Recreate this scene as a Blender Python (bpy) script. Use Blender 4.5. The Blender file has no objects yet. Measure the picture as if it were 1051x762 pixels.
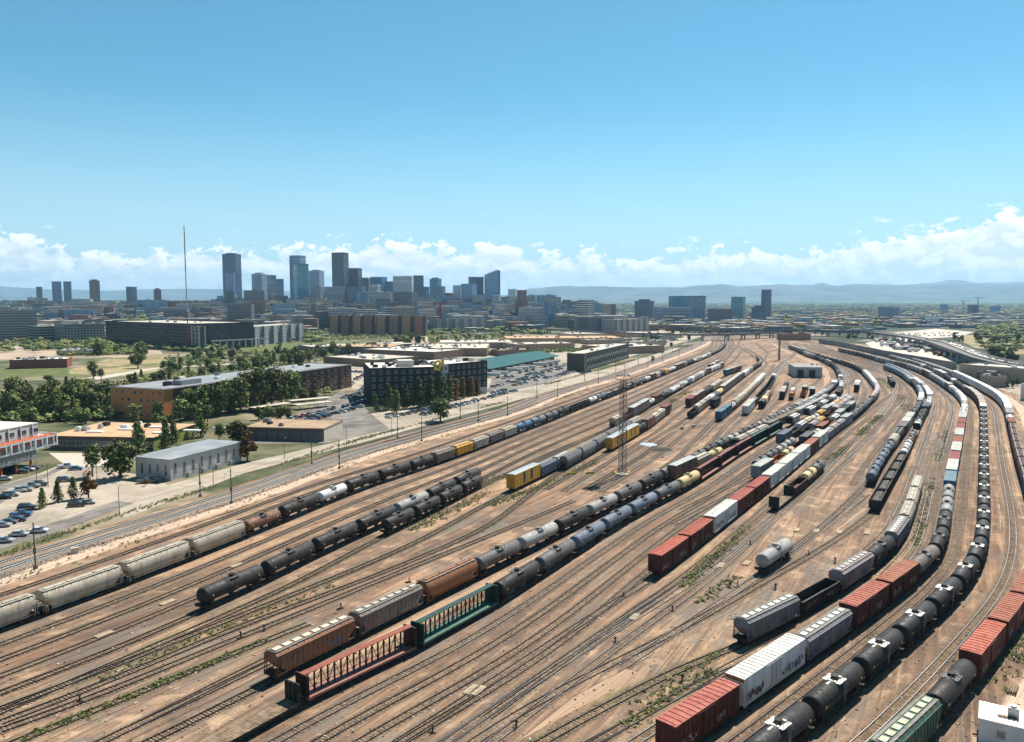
import bpy, math, random
from mathutils import Vector, geometry
R=math.radians; PI=math.pi
rnd=random.Random(7)
scene=bpy.context.scene
COL=scene.collection
# ------------------------------------------------------------------ camera, sky, sun
CAM_H=60.0; F=815.0; CX=525.5; CY=381.0; YH=308.0
PITCH=math.atan((CY-YH)/F)
cam=bpy.data.cameras.new('camera'); camo=bpy.data.objects.new('camera',cam); COL.objects.link(camo)
camo.location=(0,0,CAM_H); camo.rotation_euler=(PI/2-PITCH,0,0)
cam.sensor_width=36; cam.lens=36*F/1051.0; cam.clip_start=1; cam.clip_end=120000
scene.camera=camo
SUN_AZ=R(32.5); SUN_EL=R(55)
world=bpy.data.worlds.new('World'); scene.world=world; world.use_nodes=True
def build_world():
    nt=world.node_tree; N=nt.nodes; L=nt.links
    for n in list(N): N.remove(n)
    out=N.new('ShaderNodeOutputWorld'); bg=N.new('ShaderNodeBackground')
    sky=N.new('ShaderNodeTexSky'); sky.sky_type='NISHITA'; sky.sun_disc=False
    sky.sun_elevation=SUN_EL; sky.sun_rotation=SUN_AZ; sky.altitude=1600; sky.air_density=1.0; sky.dust_density=0.3; sky.ozone_density=3.0
    bg.inputs[1].default_value=0.085
    def M(op,a=None,b=None,c=None,clamp=False):
        n=N.new('ShaderNodeMath'); n.operation=op; n.use_clamp=clamp
        for i,v in enumerate((a,b,c)):
            if v is None: continue
            if hasattr(v,'links'): L.new(v,n.inputs[i])
            else: n.inputs[i].default_value=v
        return n.outputs[0]
    def MR(v,a,b,c=0,d=1,smooth=True):
        n=N.new('ShaderNodeMapRange'); n.interpolation_type='SMOOTHSTEP' if smooth else 'LINEAR'
        L.new(v,n.inputs[0]); n.inputs[1].default_value=a; n.inputs[2].default_value=b; n.inputs[3].default_value=c; n.inputs[4].default_value=d
        return n.outputs[0]
    def mixc(f,a,b,mode='MIX'):
        n=N.new('ShaderNodeMix'); n.data_type='RGBA'; n.blend_type=mode
        if hasattr(f,'links'): L.new(f,n.inputs[0])
        else: n.inputs[0].default_value=f
        for i,v in ((6,a),(7,b)):
            if hasattr(v,'links'): L.new(v,n.inputs[i])
            else: n.inputs[i].default_value=(*v,1)
        return n.outputs[2]
    tc=N.new('ShaderNodeTexCoord'); sp=N.new('ShaderNodeSeparateXYZ'); L.new(tc.outputs['Generated'],sp.inputs[0])
    x,y,z=sp.outputs
    az=M('ARCTAN2',x,y); el=M('ARCSINE',z)
    deg=180/PI
    azd=M('MULTIPLY',az,deg); eld=M('MULTIPLY',el,deg)
    def noise(sa,se,off,scale,detail,rough=.55,dist=0.0):
        cb=N.new('ShaderNodeCombineXYZ'); L.new(M('MULTIPLY',azd,sa),cb.inputs[0]); L.new(M('MULTIPLY',eld,se),cb.inputs[1]); cb.inputs[2].default_value=off
        n=N.new('ShaderNodeTexNoise'); n.noise_dimensions='3D'; n.inputs['Scale'].default_value=scale; n.inputs['Detail'].default_value=detail; n.inputs['Roughness'].default_value=rough; n.inputs['Distortion'].default_value=dist
        L.new(cb.outputs[0],n.inputs['Vector']); return n.outputs[0]
    # grade of the clear sky
    deep=MR(eld,24,60,1.0,.42); dc=N.new('ShaderNodeCombineXYZ'); L.new(deep,dc.inputs[0]); L.new(deep,dc.inputs[1]); L.new(deep,dc.inputs[2])
    skyc=mixc(1.0,mixc(1.0,sky.outputs[0],SKY_TINT,'MULTIPLY'),dc.outputs[0],'MULTIPLY')
    # cumulus bank low over the horizon: its top edge wanders with the azimuth
    cr=N.new('ShaderNodeFloatCurve')
    pts=[(-36,3.6),(-32,4.0),(-29,2.9),(-24,2.9),(-18,3.2),(-12,3.7),(-8,3.9),(-4,3.5),(-1,4.1),(2,3.0),(5,3.4),(8,2.7),(12,3.0),(16,3.2),(20,3.0),(24,3.9),(28,4.4),(33,5.1),(38,5.3)]
    cm=cr.mapping.curves[0]
    P=[((a+45)/90,t/8) for a,t in pts]
    cm.points[0].location=(0,.4); cm.points[1].location=(1,.5)
    for p in P: cm.points.new(*p)
    cr.mapping.update()
    L.new(M('DIVIDE',M('ADD',azd,45),90,clamp=True),cr.inputs['Value'])
    top=M('MULTIPLY',cr.outputs[0],8)
    n1=noise(1,1.5,3.1,.62,9,.55,.25); n2=noise(1,1.5,7.7,2.0,7,.6,.2)
    field=M('ADD',M('MULTIPLY',M('SUBTRACT',n1,.5),4.4),M('MULTIPLY',M('SUBTRACT',n2,.5),2.6))
    d=M('ADD',M('SUBTRACT',top,eld),field)
    mask=MR(d,-.08,.38)
    # thin wisps and small detached puffs a little higher
    n3=noise(1,2.4,21.3,.55,8,.55,.3)
    pm=M('MULTIPLY',MR(n3,.60,.70),MR(M('ABSOLUTE',M('SUBTRACT',eld,M('ADD',top,.5))),1.3,.3))
    mask=M('MAXIMUM',mask,M('MULTIPLY',pm,.75))
    n1b=noise(1,1.5,3.1,.62,9,.55,.25)
    # relief: compare the field with a copy shifted towards the sun
    cb=N.new('ShaderNodeCombineXYZ'); L.new(M('ADD',azd,.35),cb.inputs[0]); L.new(M('MULTIPLY',M('ADD',eld,.55),1.5),cb.inputs[1]); cb.inputs[2].default_value=3.1
    ns=N.new('ShaderNodeTexNoise'); ns.inputs['Scale'].default_value=.62; ns.inputs['Detail'].default_value=9; ns.inputs['Roughness'].default_value=.55; ns.inputs['Distortion'].default_value=.25
    L.new(cb.outputs[0],ns.inputs['Vector'])
    rel=MR(M('SUBTRACT',n1,ns.outputs[0]),-.10,.12)
    edge=MR(d,1.6,.1)
    lit=M('ADD',M('MULTIPLY',rel,.6),M('MULTIPLY',edge,.4),clamp=True)
    cc=mixc(lit,CLOUD_LO,CLOUD_HI)
    low=MR(eld,.0,2.6)
    dens=M('MULTIPLY',mask,M('ADD',M('MULTIPLY',low,.30),.66))
    haze=mixc(MR(eld,15,-4,0,1),skyc,HORIZON)
    col=mixc(dens,haze,cc)
    L.new(col,bg.inputs[0]); L.new(bg.outputs[0],out.inputs[0])
SKY_TINT=(.54,1.0,.92); CLOUD_LO=(6.0,6.7,7.1); CLOUD_HI=(10.2,10.1,9.7); HORIZON=(4.9,6.0,6.7)
build_world()
sun=bpy.data.lights.new('sun','SUN'); sun.energy=5.0; sun.angle=R(.53); sun.color=(1,.93,.82)
suno=bpy.data.objects.new('sun',sun); COL.objects.link(suno)
sd=Vector((math.sin(SUN_AZ)*math.cos(SUN_EL),math.cos(SUN_AZ)*math.cos(SUN_EL),math.sin(SUN_EL)))
suno.rotation_euler=(-sd).to_track_quat('-Z','Y').to_euler(); suno.location=(0,0,300)
vs=scene.view_settings; vs.view_transform='Standard'; vs.look='None'; vs.exposure=0.70; vs.gamma=1; vs.use_curve_mapping=False
scene.render.engine='CYCLES'
try:
    scene.cycles.max_bounces=6; scene.cycles.diffuse_bounces=1; scene.cycles.glossy_bounces=2; scene.cycles.transparent_max_bounces=8
    scene.cycles.volume_bounces=1
except Exception: pass
# ------------------------------------------------------------------ pixel of the survey view -> place on the ground (or at height z)
cp,sp_=math.cos(PITCH),math.sin(PITCH)
def ray(px,py):
    a=(px-CX)/F; b=-(py-CY)/F
    return (a, cp+b*sp_, -sp_+b*cp)
def G(px,py,z=0.0):
    d=ray(px,py); t=(z-CAM_H)/d[2]
    return (d[0]*t,d[1]*t)
def atD(px,py,D):
    d=ray(px,py); t=D/d[1]
    return (d[0]*t,D,CAM_H+d[2]*t)
def Hgt(px,pyb,pyt):          # height of a thing whose foot is at pyb and top at pyt
    g=G(px,pyb); return atD(px,pyt,g[1])[2]
# ------------------------------------------------------------------ materials
MATS={}
class NT:
    def __init__(s,name,rough=.8):
        m=bpy.data.materials.new(name); m.use_nodes=True; s.m=m; s.nt=m.node_tree; s.N=s.nt.nodes; s.L=s.nt.links
        s.b=s.N['Principled BSDF']; s.b.inputs['Roughness'].default_value=rough; s.b.inputs['Specular IOR Level'].default_value=.3
    def v(s,sock,val):
        if hasattr(val,'links'): s.L.new(val,sock)
        elif isinstance(val,(tuple,list)) and len(val)==3 and sock.type=='RGBA': sock.default_value=(*val,1)
        else: sock.default_value=val
    def math(s,op,a,b=None,c=None,clamp=False):
        n=s.N.new('ShaderNodeMath'); n.operation=op; n.use_clamp=clamp
        for i,x in enumerate((a,b,c)):
            if x is not None: s.v(n.inputs[i],x)
        return n.outputs[0]
    def mr(s,x,a,b,c=0,d=1):
        n=s.N.new('ShaderNodeMapRange'); n.interpolation_type='SMOOTHSTEP'; s.v(n.inputs[0],x)
        for i,k in ((1,a),(2,b),(3,c),(4,d)): s.v(n.inputs[i],k)
        return n.outputs[0]
    def mix(s,f,a,b,mode='MIX'):
        n=s.N.new('ShaderNodeMix'); n.data_type='RGBA'; n.blend_type=mode; s.v(n.inputs[0],f); s.v(n.inputs[6],a); s.v(n.inputs[7],b); return n.outputs[2]
    def pos(s): return s.N.new('ShaderNodeNewGeometry').outputs['Position']
    def obj(s): return s.N.new('ShaderNodeTexCoord').outputs['Object']
    def uv(s): return s.N.new('ShaderNodeTexCoord').outputs['UV']
    def info(s): return s.N.new('ShaderNodeObjectInfo')
    def mapping(s,vec,scale=(1,1,1),rot=(0,0,0),loc=(0,0,0)):
        n=s.N.new('ShaderNodeMapping'); s.L.new(vec,n.inputs[0]); n.inputs[1].default_value=loc; n.inputs[2].default_value=rot; n.inputs[3].default_value=scale; return n.outputs[0]
    def noise(s,vec,scale,detail=4,rough=.55,dist=0):
        n=s.N.new('ShaderNodeTexNoise'); s.L.new(vec,n.inputs['Vector']); n.inputs['Scale'].default_value=scale; n.inputs['Detail'].default_value=detail; n.inputs['Roughness'].default_value=rough; n.inputs['Distortion'].default_value=dist; return n.outputs[0]
    def voro(s,vec,scale,out='Color'):
        n=s.N.new('ShaderNodeTexVoronoi'); s.L.new(vec,n.inputs['Vector']); n.inputs['Scale'].default_value=scale; return n.outputs[out]
    def sep(s,vec):
        n=s.N.new('ShaderNodeSeparateXYZ'); s.L.new(vec,n.inputs[0]); return n.outputs
    def vadd(s,a,b):
        n=s.N.new('ShaderNodeVectorMath'); n.operation='ADD'; s.v(n.inputs[0],a); s.v(n.inputs[1],b); return n.outputs[0]
    def base(s,c): s.v(s.b.inputs['Base Color'],c); return s
    def bump(s,h,strength=.3,dist=.1):
        n=s.N.new('ShaderNodeBump'); n.inputs['Strength'].default_value=strength; n.inputs['Distance'].default_value=dist; s.L.new(h,n.inputs['Height']); s.L.new(n.outputs[0],s.b.inputs['Normal'])
def plain(name,c,rough=.8,metal=0.0,var=.25,scale=1.5):
    if name in MATS: return MATS[name]
    t=NT(name,rough); t.b.inputs['Metallic'].default_value=metal
    n=t.noise(t.pos(),scale,5)
    t.base(t.mix(t.mr(n,.3,.7),tuple(k*(1-var) for k in c),tuple(min(1,k*(1+var)) for k in c)))
    MATS[name]=t.m; return t.m
def m_paint():
    t=NT('weathered_paint',.5)
    inf=t.info(); cb=t.N.new('ShaderNodeCombineXYZ'); r=t.math('MULTIPLY',inf.outputs['Random'],97.0)
    for i in range(3): t.L.new(r,cb.inputs[i])
    p=t.vadd(t.obj(),cb.outputs[0])
    streak=t.noise(t.mapping(p,(1.6,1.6,.22)),1.0,5,.6)
    blot=t.noise(p,.45,6,.62)
    fine=t.noise(p,3.2,5,.6)
    col=inf.outputs['Color']
    g=t.math('ADD',t.math('MULTIPLY',streak,.55),t.math('MULTIPLY',blot,.45))
    c=t.mix(t.mr(g,.42,.66,0,.55),col,t.mix(1.0,col,(.50,.40,.32),'MULTIPLY'))
    c=t.mix(t.mr(fine,.55,.75,0,.12),c,t.mix(.5,c,(.30,.24,.19)))
    rust=t.math('ADD',t.math('MULTIPLY',streak,.5),t.math('MULTIPLY',t.noise(p,1.1,7,.65),.5))
    th=t.math('SUBTRACT',.74,t.math('MULTIPLY',t.math('SUBTRACT',1.0,inf.outputs['Alpha']),.42))
    rm=t.math('MULTIPLY',t.math('SUBTRACT',rust,th),9.0,clamp=True)
    c=t.mix(rm,c,t.mix(t.noise(p,2.3,4),(.20,.075,.035),(.30,.14,.075)))
    t.base(c); t.v(t.b.inputs['Roughness'],t.mr(g,.35,.7,.52,.85))
    return t.m
PAINT=m_paint()
def m_dark():
    t=NT('sooty_steel',.75); p=t.vadd(t.obj(),(3,1,2)); t.base(t.mix(t.mr(t.noise(p,1.3,5),.35,.7),(.012,.011,.010),(.055,.04,.03))); return t.m
DARK=m_dark()
WHEEL=plain('wheel_steel',(.09,.055,.035),.55,.4)
GLASS=None
def m_glass():
    t=NT('window_glass',.12); t.b.inputs['Specular IOR Level'].default_value=.8
    n=t.noise(t.pos(),.35,3); t.base(t.mix(t.mr(n,.35,.65),(.02,.035,.05),(.07,.10,.13))); return t.m
GLASS=m_glass()
STEEL=plain('galvanised_steel',(.42,.43,.43),.45,.5,.15)
CONC=plain('concrete',(.46,.42,.36),.85,0,.12,.8)
WHITE=plain('white_paint',(.78,.78,.76),.6,0,.06)
TIMBER=plain('weathered_timber',(.20,.145,.10),.9,0,.4,.9)
def DIRT(t):
    p=t.pos(); rot=t.mapping(p,(1,1,1),(0,0,R(29)))
    st=t.noise(t.mapping(rot,(.55,.028,.3)),1.0,6,.6,.4)
    big=t.noise(p,.022,5,.6,.6); mid=t.noise(p,.16,6,.62,.5); fine=t.noise(p,1.5,5,.7); grit=t.noise(p,6.5,3,.7)
    c=t.mix(t.mr(st,.36,.62),DIRT_A,DIRT_B)
    c=t.mix(t.mr(big,.40,.62,0,.75),c,DIRT_C)
    c=t.mix(t.mr(mid,.50,.66,0,.75),c,DIRT_D)
    c=t.mix(t.mr(mid,.44,.32,0,.65),c,DIRT_E)
    c=t.mix(t.mr(fine,.48,.68,0,.6),c,t.mix(1,c,(.50,.46,.43),'MULTIPLY')); c=t.mix(t.mr(fine,.44,.30,0,.5),c,t.mix(1,c,(1.35,1.3,1.25),'MULTIPLY'))
    c=t.mix(t.mr(grit,.60,.72,0,.45),c,t.mix(.5,c,(.60,.52,.43)))
    band=t.noise(t.mapping(rot,(.045,.0035,.05),(0,0,0),(3,7,0)),1.0,4,.6,.3); c=t.mix(t.mr(band,.47,.60,0,.7),c,t.mix(1,c,(.50,.47,.47),'MULTIPLY'))
    s2=t.noise(t.mapping(rot,(1.1,.03,.1),(0,0,0),(3,77,0)),1.0,5,.65,.5); c=t.mix(t.mr(s2,.50,.64,0,.75),c,(.12,.085,.066)); c=t.mix(t.mr(s2,.46,.34,0,.5),c,(.46,.32,.21))
    red=t.noise(t.mapping(rot,(.13,.02,.1),(0,0,0),(9,4,0)),1.0,6,.65,.5); c=t.mix(t.mr(red,.56,.68,0,.6),c,(.27,.135,.085))
    gry=t.noise(t.mapping(rot,(.16,.03,.1),(0,0,0),(31,14,0)),1.0,6,.65,.6); c=t.mix(t.mr(gry,.52,.64,0,.7),c,(.165,.148,.13))
    t.bump(t.noise(p,2.6,6,.75),.55,.25)
    oil=t.noise(t.mapping(rot,(.5,.09,.1),(0,0,0),(71,4,0)),1.0,5,.6,.6); c=t.mix(t.mr(oil,.66,.76,0,.6),c,(.07,.058,.05))
    return c
DIRT_A=(.235,.148,.094); DIRT_B=(.43,.275,.17); DIRT_C=(.155,.108,.082); DIRT_D=(.56,.385,.25); DIRT_E=(.11,.082,.066)
def m_dirt():
    t=NT('yard_dirt',.95); t.base(DIRT(t)); return t.m
MDIRT=m_dirt()
def m_bed(name,core,core2,green=0.0,wid=1.75,soft=.9,amount=.85):
    # track bed: UV = metres along / across the track; melts into the same dirt as the ground at its edges
    t=NT(name,.95); d=DIRT(t); u=t.uv(); s=t.sep(u)
    lat=t.math('ABSOLUTE',s[1])
    w=t.noise(t.mapping(u,(.12,.5,1)),1.0,5,.65)
    along=t.noise(t.mapping(u,(.022,.9,1)),1.0,6,.6)
    f=t.noise(t.mapping(u,(1.1,1.6,1)),1.0,5,.7)
    c=t.mix(t.mr(along,.35,.65),core,core2)
    c=t.mix(t.mr(f,.45,.75,0,.55),c,t.mix(1,c,(1.5,1.45,1.4),'MULTIPLY'))
    c=t.mix(t.mr(f,.46,.25,0,.6),c,t.mix(1,c,(.45,.42,.4),'MULTIPLY'))
    if green>0:
        gm=t.noise(t.mapping(u,(.05,.7,1)),1.0,6,.65,.3)
        c=t.mix(t.mr(gm,.66-.24*green,.74-.24*green,0,.85),c,t.mix(f,(.055,.085,.02),(.13,.15,.045)))
    inf=t.info(); cbn=t.N.new('ShaderNodeCombineXYZ'); t.L.new(t.math('MULTIPLY',inf.outputs['Random'],61.0),cbn.inputs[0]); t.L.new(t.math('MULTIPLY',inf.outputs['Random'],43.0),cbn.inputs[1])
    ur=t.vadd(u,cbn.outputs[0])
    def st(sx,sy,o,a,b,amt): return t.mr(t.noise(t.mapping(ur,(sx,sy,1),(0,0,0),(o,o*.7,0)),1.0,6,.62,.35),a,b,0,amt)
    if name!='ballast_bed':
        c=t.mix(st(.016,.75,3,.50,.62,.85),c,(.38,.245,.15))
        c=t.mix(st(.022,.9,17,.50,.62,.9),c,(.095,.068,.056))
        c=t.mix(st(.012,.5,29,.51,.62,.85),c,(.18,.16,.135))
        c=t.mix(st(.03,1.1,41,.60,.70,.7),c,(.25,.115,.07))
        c=t.mix(t.math('MULTIPLY',t.mr(t.math('ABSOLUTE',t.math('SUBTRACT',lat,.72)),.32,.02),.5),c,t.mix(1,c,(.45,.42,.42),'MULTIPLY'))
        c=t.mix(t.mr(f,.62,.74,0,.6),c,(.50,.42,.31))
        edge_=t.math('ADD',lat,t.math('MULTIPLY',t.math('SUBTRACT',f,.5),1.2)); c=t.mix(t.mr(edge_,1.55,1.15,0,.75),c,t.mix(1,c,(.52,.50,.49),'MULTIPLY'))
    e=t.math('ADD',lat,t.math('MULTIPLY',t.math('SUBTRACT',w,.5),2.6))
    k=t.mr(e,wid+.9,wid-soft,0,amount)
    k=t.math('MULTIPLY',k,t.mr(t.noise(t.mapping(u,(.02,.1,1)),1.0,4,.6),.28,.52,.55,1))
    k=t.math('MULTIPLY',k,t.mr(lat,2.55,2.05))
    t.base(t.mix(k,d,c)); return t.m
BED=m_bed('track_bed',(.115,.082,.058),(.24,.165,.11),.25)
BEDG=m_bed('weedy_track_bed',(.12,.09,.06),(.22,.16,.10),.85)
BEDL=m_bed('ballast_bed',(.17,.155,.14),(.25,.225,.20),0,3.5,.5,1)
def m_mix(name,a,b,scale,rough=.95,detail=6,lo=.38,hi=.62,c3=None,sc3=.05):
    t=NT(name,rough); p=t.pos(); c=t.mix(t.mr(t.noise(p,scale,detail,.65),lo,hi),a,b)
    if c3: c=t.mix(t.mr(t.noise(p,sc3,5,.6,.5),.5,.62),c,c3)
    f=t.noise(p,1.7,5,.7); c=t.mix(t.mr(f,.45,.75,0,.35),c,t.mix(1,c,(.6,.6,.58),'MULTIPLY'))
    t.base(c); return t.m
def srgb(r,g,b):
    f=lambda c:(c/12.92 if c<=.04045 else ((c+.055)/1.055)**2.4); return (f(r/255),f(g/255),f(b/255))
# ------------------------------------------------------------------ mesh builder
class MB:
    def __init__(s): s.v=[]; s.f=[]; s.mi=[]; s.uv=None; s.sm=[]
    def add(s,vs,fs,mi=0,sm=False):
        o=len(s.v); s.v+=[tuple(v) for v in vs]
        for f in fs: s.f.append([i+o for i in f]); s.mi.append(mi); s.sm.append(sm)
        return s
    def box(s,x0,x1,y0,y1,z0,z1,mi=0):
        return s.add([(x0,y0,z0),(x1,y0,z0),(x1,y1,z0),(x0,y1,z0),(x0,y0,z1),(x1,y0,z1),(x1,y1,z1),(x0,y1,z1)],
              [(0,3,2,1),(4,5,6,7),(0,1,5,4),(1,2,6,5),(2,3,7,6),(3,0,4,7)],mi)
    def bar(s,a,b,w,h=None,mi=0):
        a=Vector(a); b=Vector(b); h=h or w; d=(b-a)
        if d.length<1e-6: return s
        d.normalize(); up=Vector((0,0,1)) if abs(d.z)<.95 else Vector((1,0,0))
        sx=d.cross(up).normalized()*w/2; sz=sx.cross(d).normalized()*h/2
        vs=[]
        for p in (a,b):
            for i,j in ((-1,-1),(1,-1),(1,1),(-1,1)): vs.append(p+sx*i+sz*j)
        return s.add(vs,[(3,2,1,0),(4,5,6,7),(0,1,5,4),(1,2,6,5),(2,3,7,6),(3,0,4,7)],mi)
    def cyl(s,a,b,r0,r1=None,n=12,mi=0,caps=True,sm=True):
        a=Vector(a); b=Vector(b); r1=r0 if r1 is None else r1; d=(b-a).normalized()
        up=Vector((0,0,1)) if abs(d.z)<.95 else Vector((1,0,0)); x=d.cross(up).normalized(); y=d.cross(x)
        vs=[]
        for p,r in ((a,r0),(b,r1)):
            for i in range(n):
                t=2*PI*i/n; vs.append(p+x*math.cos(t)*r+y*math.sin(t)*r)
        s.add(vs,[(i,(i+1)%n,n+(i+1)%n,n+i) for i in range(n)],mi,sm)
        if caps: s.add(vs[:n],[tuple(range(n-1,-1,-1))],mi); s.add(vs[n:],[tuple(range(n))],mi)
        return s
    def loft(s,rings,mi=0,sm=False,cap=True):
        n=len(rings[0]); vs=[p for r in rings for p in r]; fs=[]
        for k in range(len(rings)-1):
            for i in range(n): fs.append((k*n+i,k*n+(i+1)%n,(k+1)*n+(i+1)%n,(k+1)*n+i))
        s.add(vs,fs,mi,sm)
        if cap: s.add(rings[0],[tuple(range(n-1,-1,-1))],mi); s.add(rings[-1],[tuple(range(n))],mi)
        return s
    def mesh(s,name,mats):
        m=bpy.data.meshes.new(name); m.from_pydata(s.v,[],s.f)
        for x in mats: m.materials.append(x)
        m.polygons.foreach_set('material_index',s.mi); m.polygons.foreach_set('use_smooth',s.sm)
        if s.uv is not None:
            l=m.uv_layers.new(name='UVMap'); l.data.foreach_set('uv',s.uv)
        m.update(); return m
def tag(o,label=None,cat=None,group=None,kind=None):
    if label: o['label']=label
    if cat: o['category']=cat
    if group: o['group']=group
    if kind: o['kind']=kind
    return o
def link(name,data,parent=None,loc=None,rz=0,color=None):
    o=bpy.data.objects.new(name,data); COL.objects.link(o)
    if parent: o.parent=parent
    if loc: o.location=loc
    if rz: o.rotation_euler=(0,0,rz)
    if color: o.color=color
    return o
def empty(name,loc,rz=0):
    o=link(name,None,None,loc,rz); o.empty_display_size=.5; return o
def sheet(name,pts,z,mat,kind='structure'):
    t=geometry.tessellate_polygon([[Vector((p[0],p[1],0)) for p in pts]])
    m=bpy.data.meshes.new(name); m.from_pydata([(p[0],p[1],z) for p in pts],[],[tuple(f) for f in t]); m.materials.append(mat)
    m.update()
    bm_flip=[f for f in m.polygons if f.normal.z<0]
    if bm_flip: m.flip_normals() if len(bm_flip)==len(m.polygons) else None
    o=link(name,m); o['kind']=kind; return o
def gp(*pts): return [G(*p) for p in pts]
# ------------------------------------------------------------------ curves
def resample(P,step):
    out=[P[0]]; acc=0
    for a,b in zip(P,P[1:]):
        l=math.dist(a,b)
        if l<1e-9: continue
        d=step-acc
        while d<=l:
            out.append((a[0]+(b[0]-a[0])*d/l,a[1]+(b[1]-a[1])*d/l)); d+=step
        acc=l-(d-step)
    return out
def smooth_path(P,step=4.0,base=3,near=None):
    Q=resample(P,step)
    it=60
    for k in range(it):
        N=Q[:]
        for i in range(1,len(Q)-1):
            D=Q[i][1]; w=min(1.0,(D/700.0)**1.2) if k>=base*3 else min(1.0,.35+D/700)
            mx=(Q[i-1][0]+Q[i+1][0])/2; my=(Q[i-1][1]+Q[i+1][1])/2
            N[i]=(Q[i][0]+(mx-Q[i][0])*w*.5,Q[i][1]+(my-Q[i][1])*w*.5)
        Q=N
    return resample(Q,step)
class Path:
    def __init__(s,P,raw=False):
        s.P=P if raw else smooth_path(P); s.c=[0]
        for a,b in zip(s.P,s.P[1:]): s.c.append(s.c[-1]+math.dist(a,b))
        s.len=s.c[-1]
    def at(s,d):
        if d<=0: i=0
        elif d>=s.len: i=len(s.P)-2
        else:
            lo,hi=0,len(s.c)-1
            while hi-lo>1:
                m=(lo+hi)//2
                if s.c[m]<=d: lo=m
                else: hi=m
            i=lo
        a,b=s.P[i],s.P[i+1]; l=max(1e-6,s.c[i+1]-s.c[i]); t=(d-s.c[i])/l
        return (a[0]+(b[0]-a[0])*t,a[1]+(b[1]-a[1])*t)
    def dir(s,d):
        a=s.at(d-1.5); b=s.at(d+1.5); return math.atan2(b[1]-a[1],b[0]-a[0])
    def nearest(s,p):
        best=min(range(len(s.P)),key=lambda i:(s.P[i][0]-p[0])**2+(s.P[i][1]-p[1])**2); 
        return s.c[best]
    def offset(s,d):
        Q=[]
        for i,p in enumerate(s.P):
            a=s.P[max(0,i-1)]; b=s.P[min(len(s.P)-1,i+1)]; l=math.dist(a,b) or 1
            nx,ny=(b[1]-a[1])/l,-(b[0]-a[0])/l      # to the right of the heading
            Q.append((p[0]+nx*d,p[1]+ny*d))
        return Path(resample(Q,4.0),raw=True)
def between(A,B,t):
    n=int(max(A.len,B.len)/4)
    return Path([(A.at(A.len*i/n)[0]*(1-t)+B.at(B.len*i/n)[0]*t,A.at(A.len*i/n)[1]*(1-t)+B.at(B.len*i/n)[1]*t) for i in range(n+1)],raw=True)
def vis(x,y,pad=14):
    if y<20: return False
    # inside the picture, with a margin in metres
    px=CX+F*x/(y*cp+CAM_H*sp_)
    py=CY+F*((CAM_H*cp-y*sp_)/(y*cp+CAM_H*sp_))
    m=pad*F/y
    return -m<px<1051+m and py<762+m*1.3
# ------------------------------------------------------------------ rolling stock. X = along the car, z = 0 at the top of the rail
# a kit is a list of (part name, mesh, colour role, location, sub-kit)
def mk(mb,name,mat=None,mats=None): return mb.mesh(name,mats or [mat or PAINT])
def truck_mesh(lod):
    m=MB()
    for y in (-1.0,1.0):
        m.loft([[(x,y-.09,z) for x,z in prof]+[] for prof in [[(-1.3,.62),(-.95,.30),(.95,.30),(1.3,.62),(.55,.78),(-.55,.78)]]]+
               [[(x,y+.09,z) for x,z in [(-1.3,.62),(-.95,.30),(.95,.30),(1.3,.62),(.55,.78),(-.55,.78)]]],0)
        m.box(-.35,.35,y-.14,y+.14,.35,.72,0)
    m.box(-.2,.2,-1,1,.45,.8,0)
    if lod>0:
        for x in (-.9,.9):
            for y in (-.76,.76): m.cyl((x,y-.07,.46),(x,y+.07,.46),.46,n=10,mi=1)
            m.cyl((x,-.76,.46),(x,.76,.46),.08,n=6,mi=1)
    return mk(m,'truck',mats=[DARK,WHEEL])
def wheelset_mesh():
    m=MB()
    for y in (-.75,.75):
        m.cyl((0,y-.065,0),(0,y+.065,0),.46,n=20,mi=0); sgn=1 if y>0 else -1
        m.cyl((0,y-.09*sgn,0),(0,y-.06*sgn,0),.50,n=20,mi=0)
    m.cyl((0,-.95,0),(0,.95,0),.085,n=8,mi=0)
    return mk(m,'wheelset',WHEEL)
TRUCK0=truck_mesh(0); TRUCK1=truck_mesh(1); WSET=wheelset_mesh()
def trucks(xt,lod):
    if lod==0: return [('truck',TRUCK0,'dark',(s*xt,0,0),[('wheelset',WSET,'dark',(.9,0,.46),[]),('wheelset',WSET,'dark',(-.9,0,.46),[])]) for s in (1,-1)]
    return [('truck',TRUCK1,'dark',(s*xt,0,0),[]) for s in (1,-1)]
def coupler_mesh():
    m=MB(); m.box(-.5,.45,-.12,.12,.78,.98); m.box(.3,.5,-.2,.2,.72,1.04); return mk(m,'coupler',DARK)
COUP=coupler_mesh()
def couplers(x): return [('coupler',COUP,'dark',(x,0,0),[])]   # one per car at its leading end keeps the gap filled
def ladder(m,x,y,z0,z1,w=.45,along='x',mi=0,t=.05,rungs=True):
    d=(w/2,0) if along=='x' else (0,w/2)
    for s in (-1,1): m.bar((x+s*d[0],y+s*d[1],z0),(x+s*d[0],y+s*d[1],z1),t,mi=mi)
    if rungs:
        z=z0+.2
        while z<z1:
            m.bar((x-d[0],y-d[1],z),(x+d[0],y+d[1],z),t*.8,mi=mi); z+=.38
def railing(m,pts,h,t=.045,mi=0):
    for p in pts: m.bar(p,(p[0],p[1],p[2]+h),t,mi=mi)
    for a,b in zip(pts,pts[1:]):
        m.bar((a[0],a[1],a[2]+h),(b[0],b[1],b[2]+h),t,mi=mi)
def ring(x,r,zc,n,flat=None):
    return [(x,math.sin(2*PI*i/n)*r,zc+math.cos(2*PI*i/n)*r) for i in range(n)]
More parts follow.
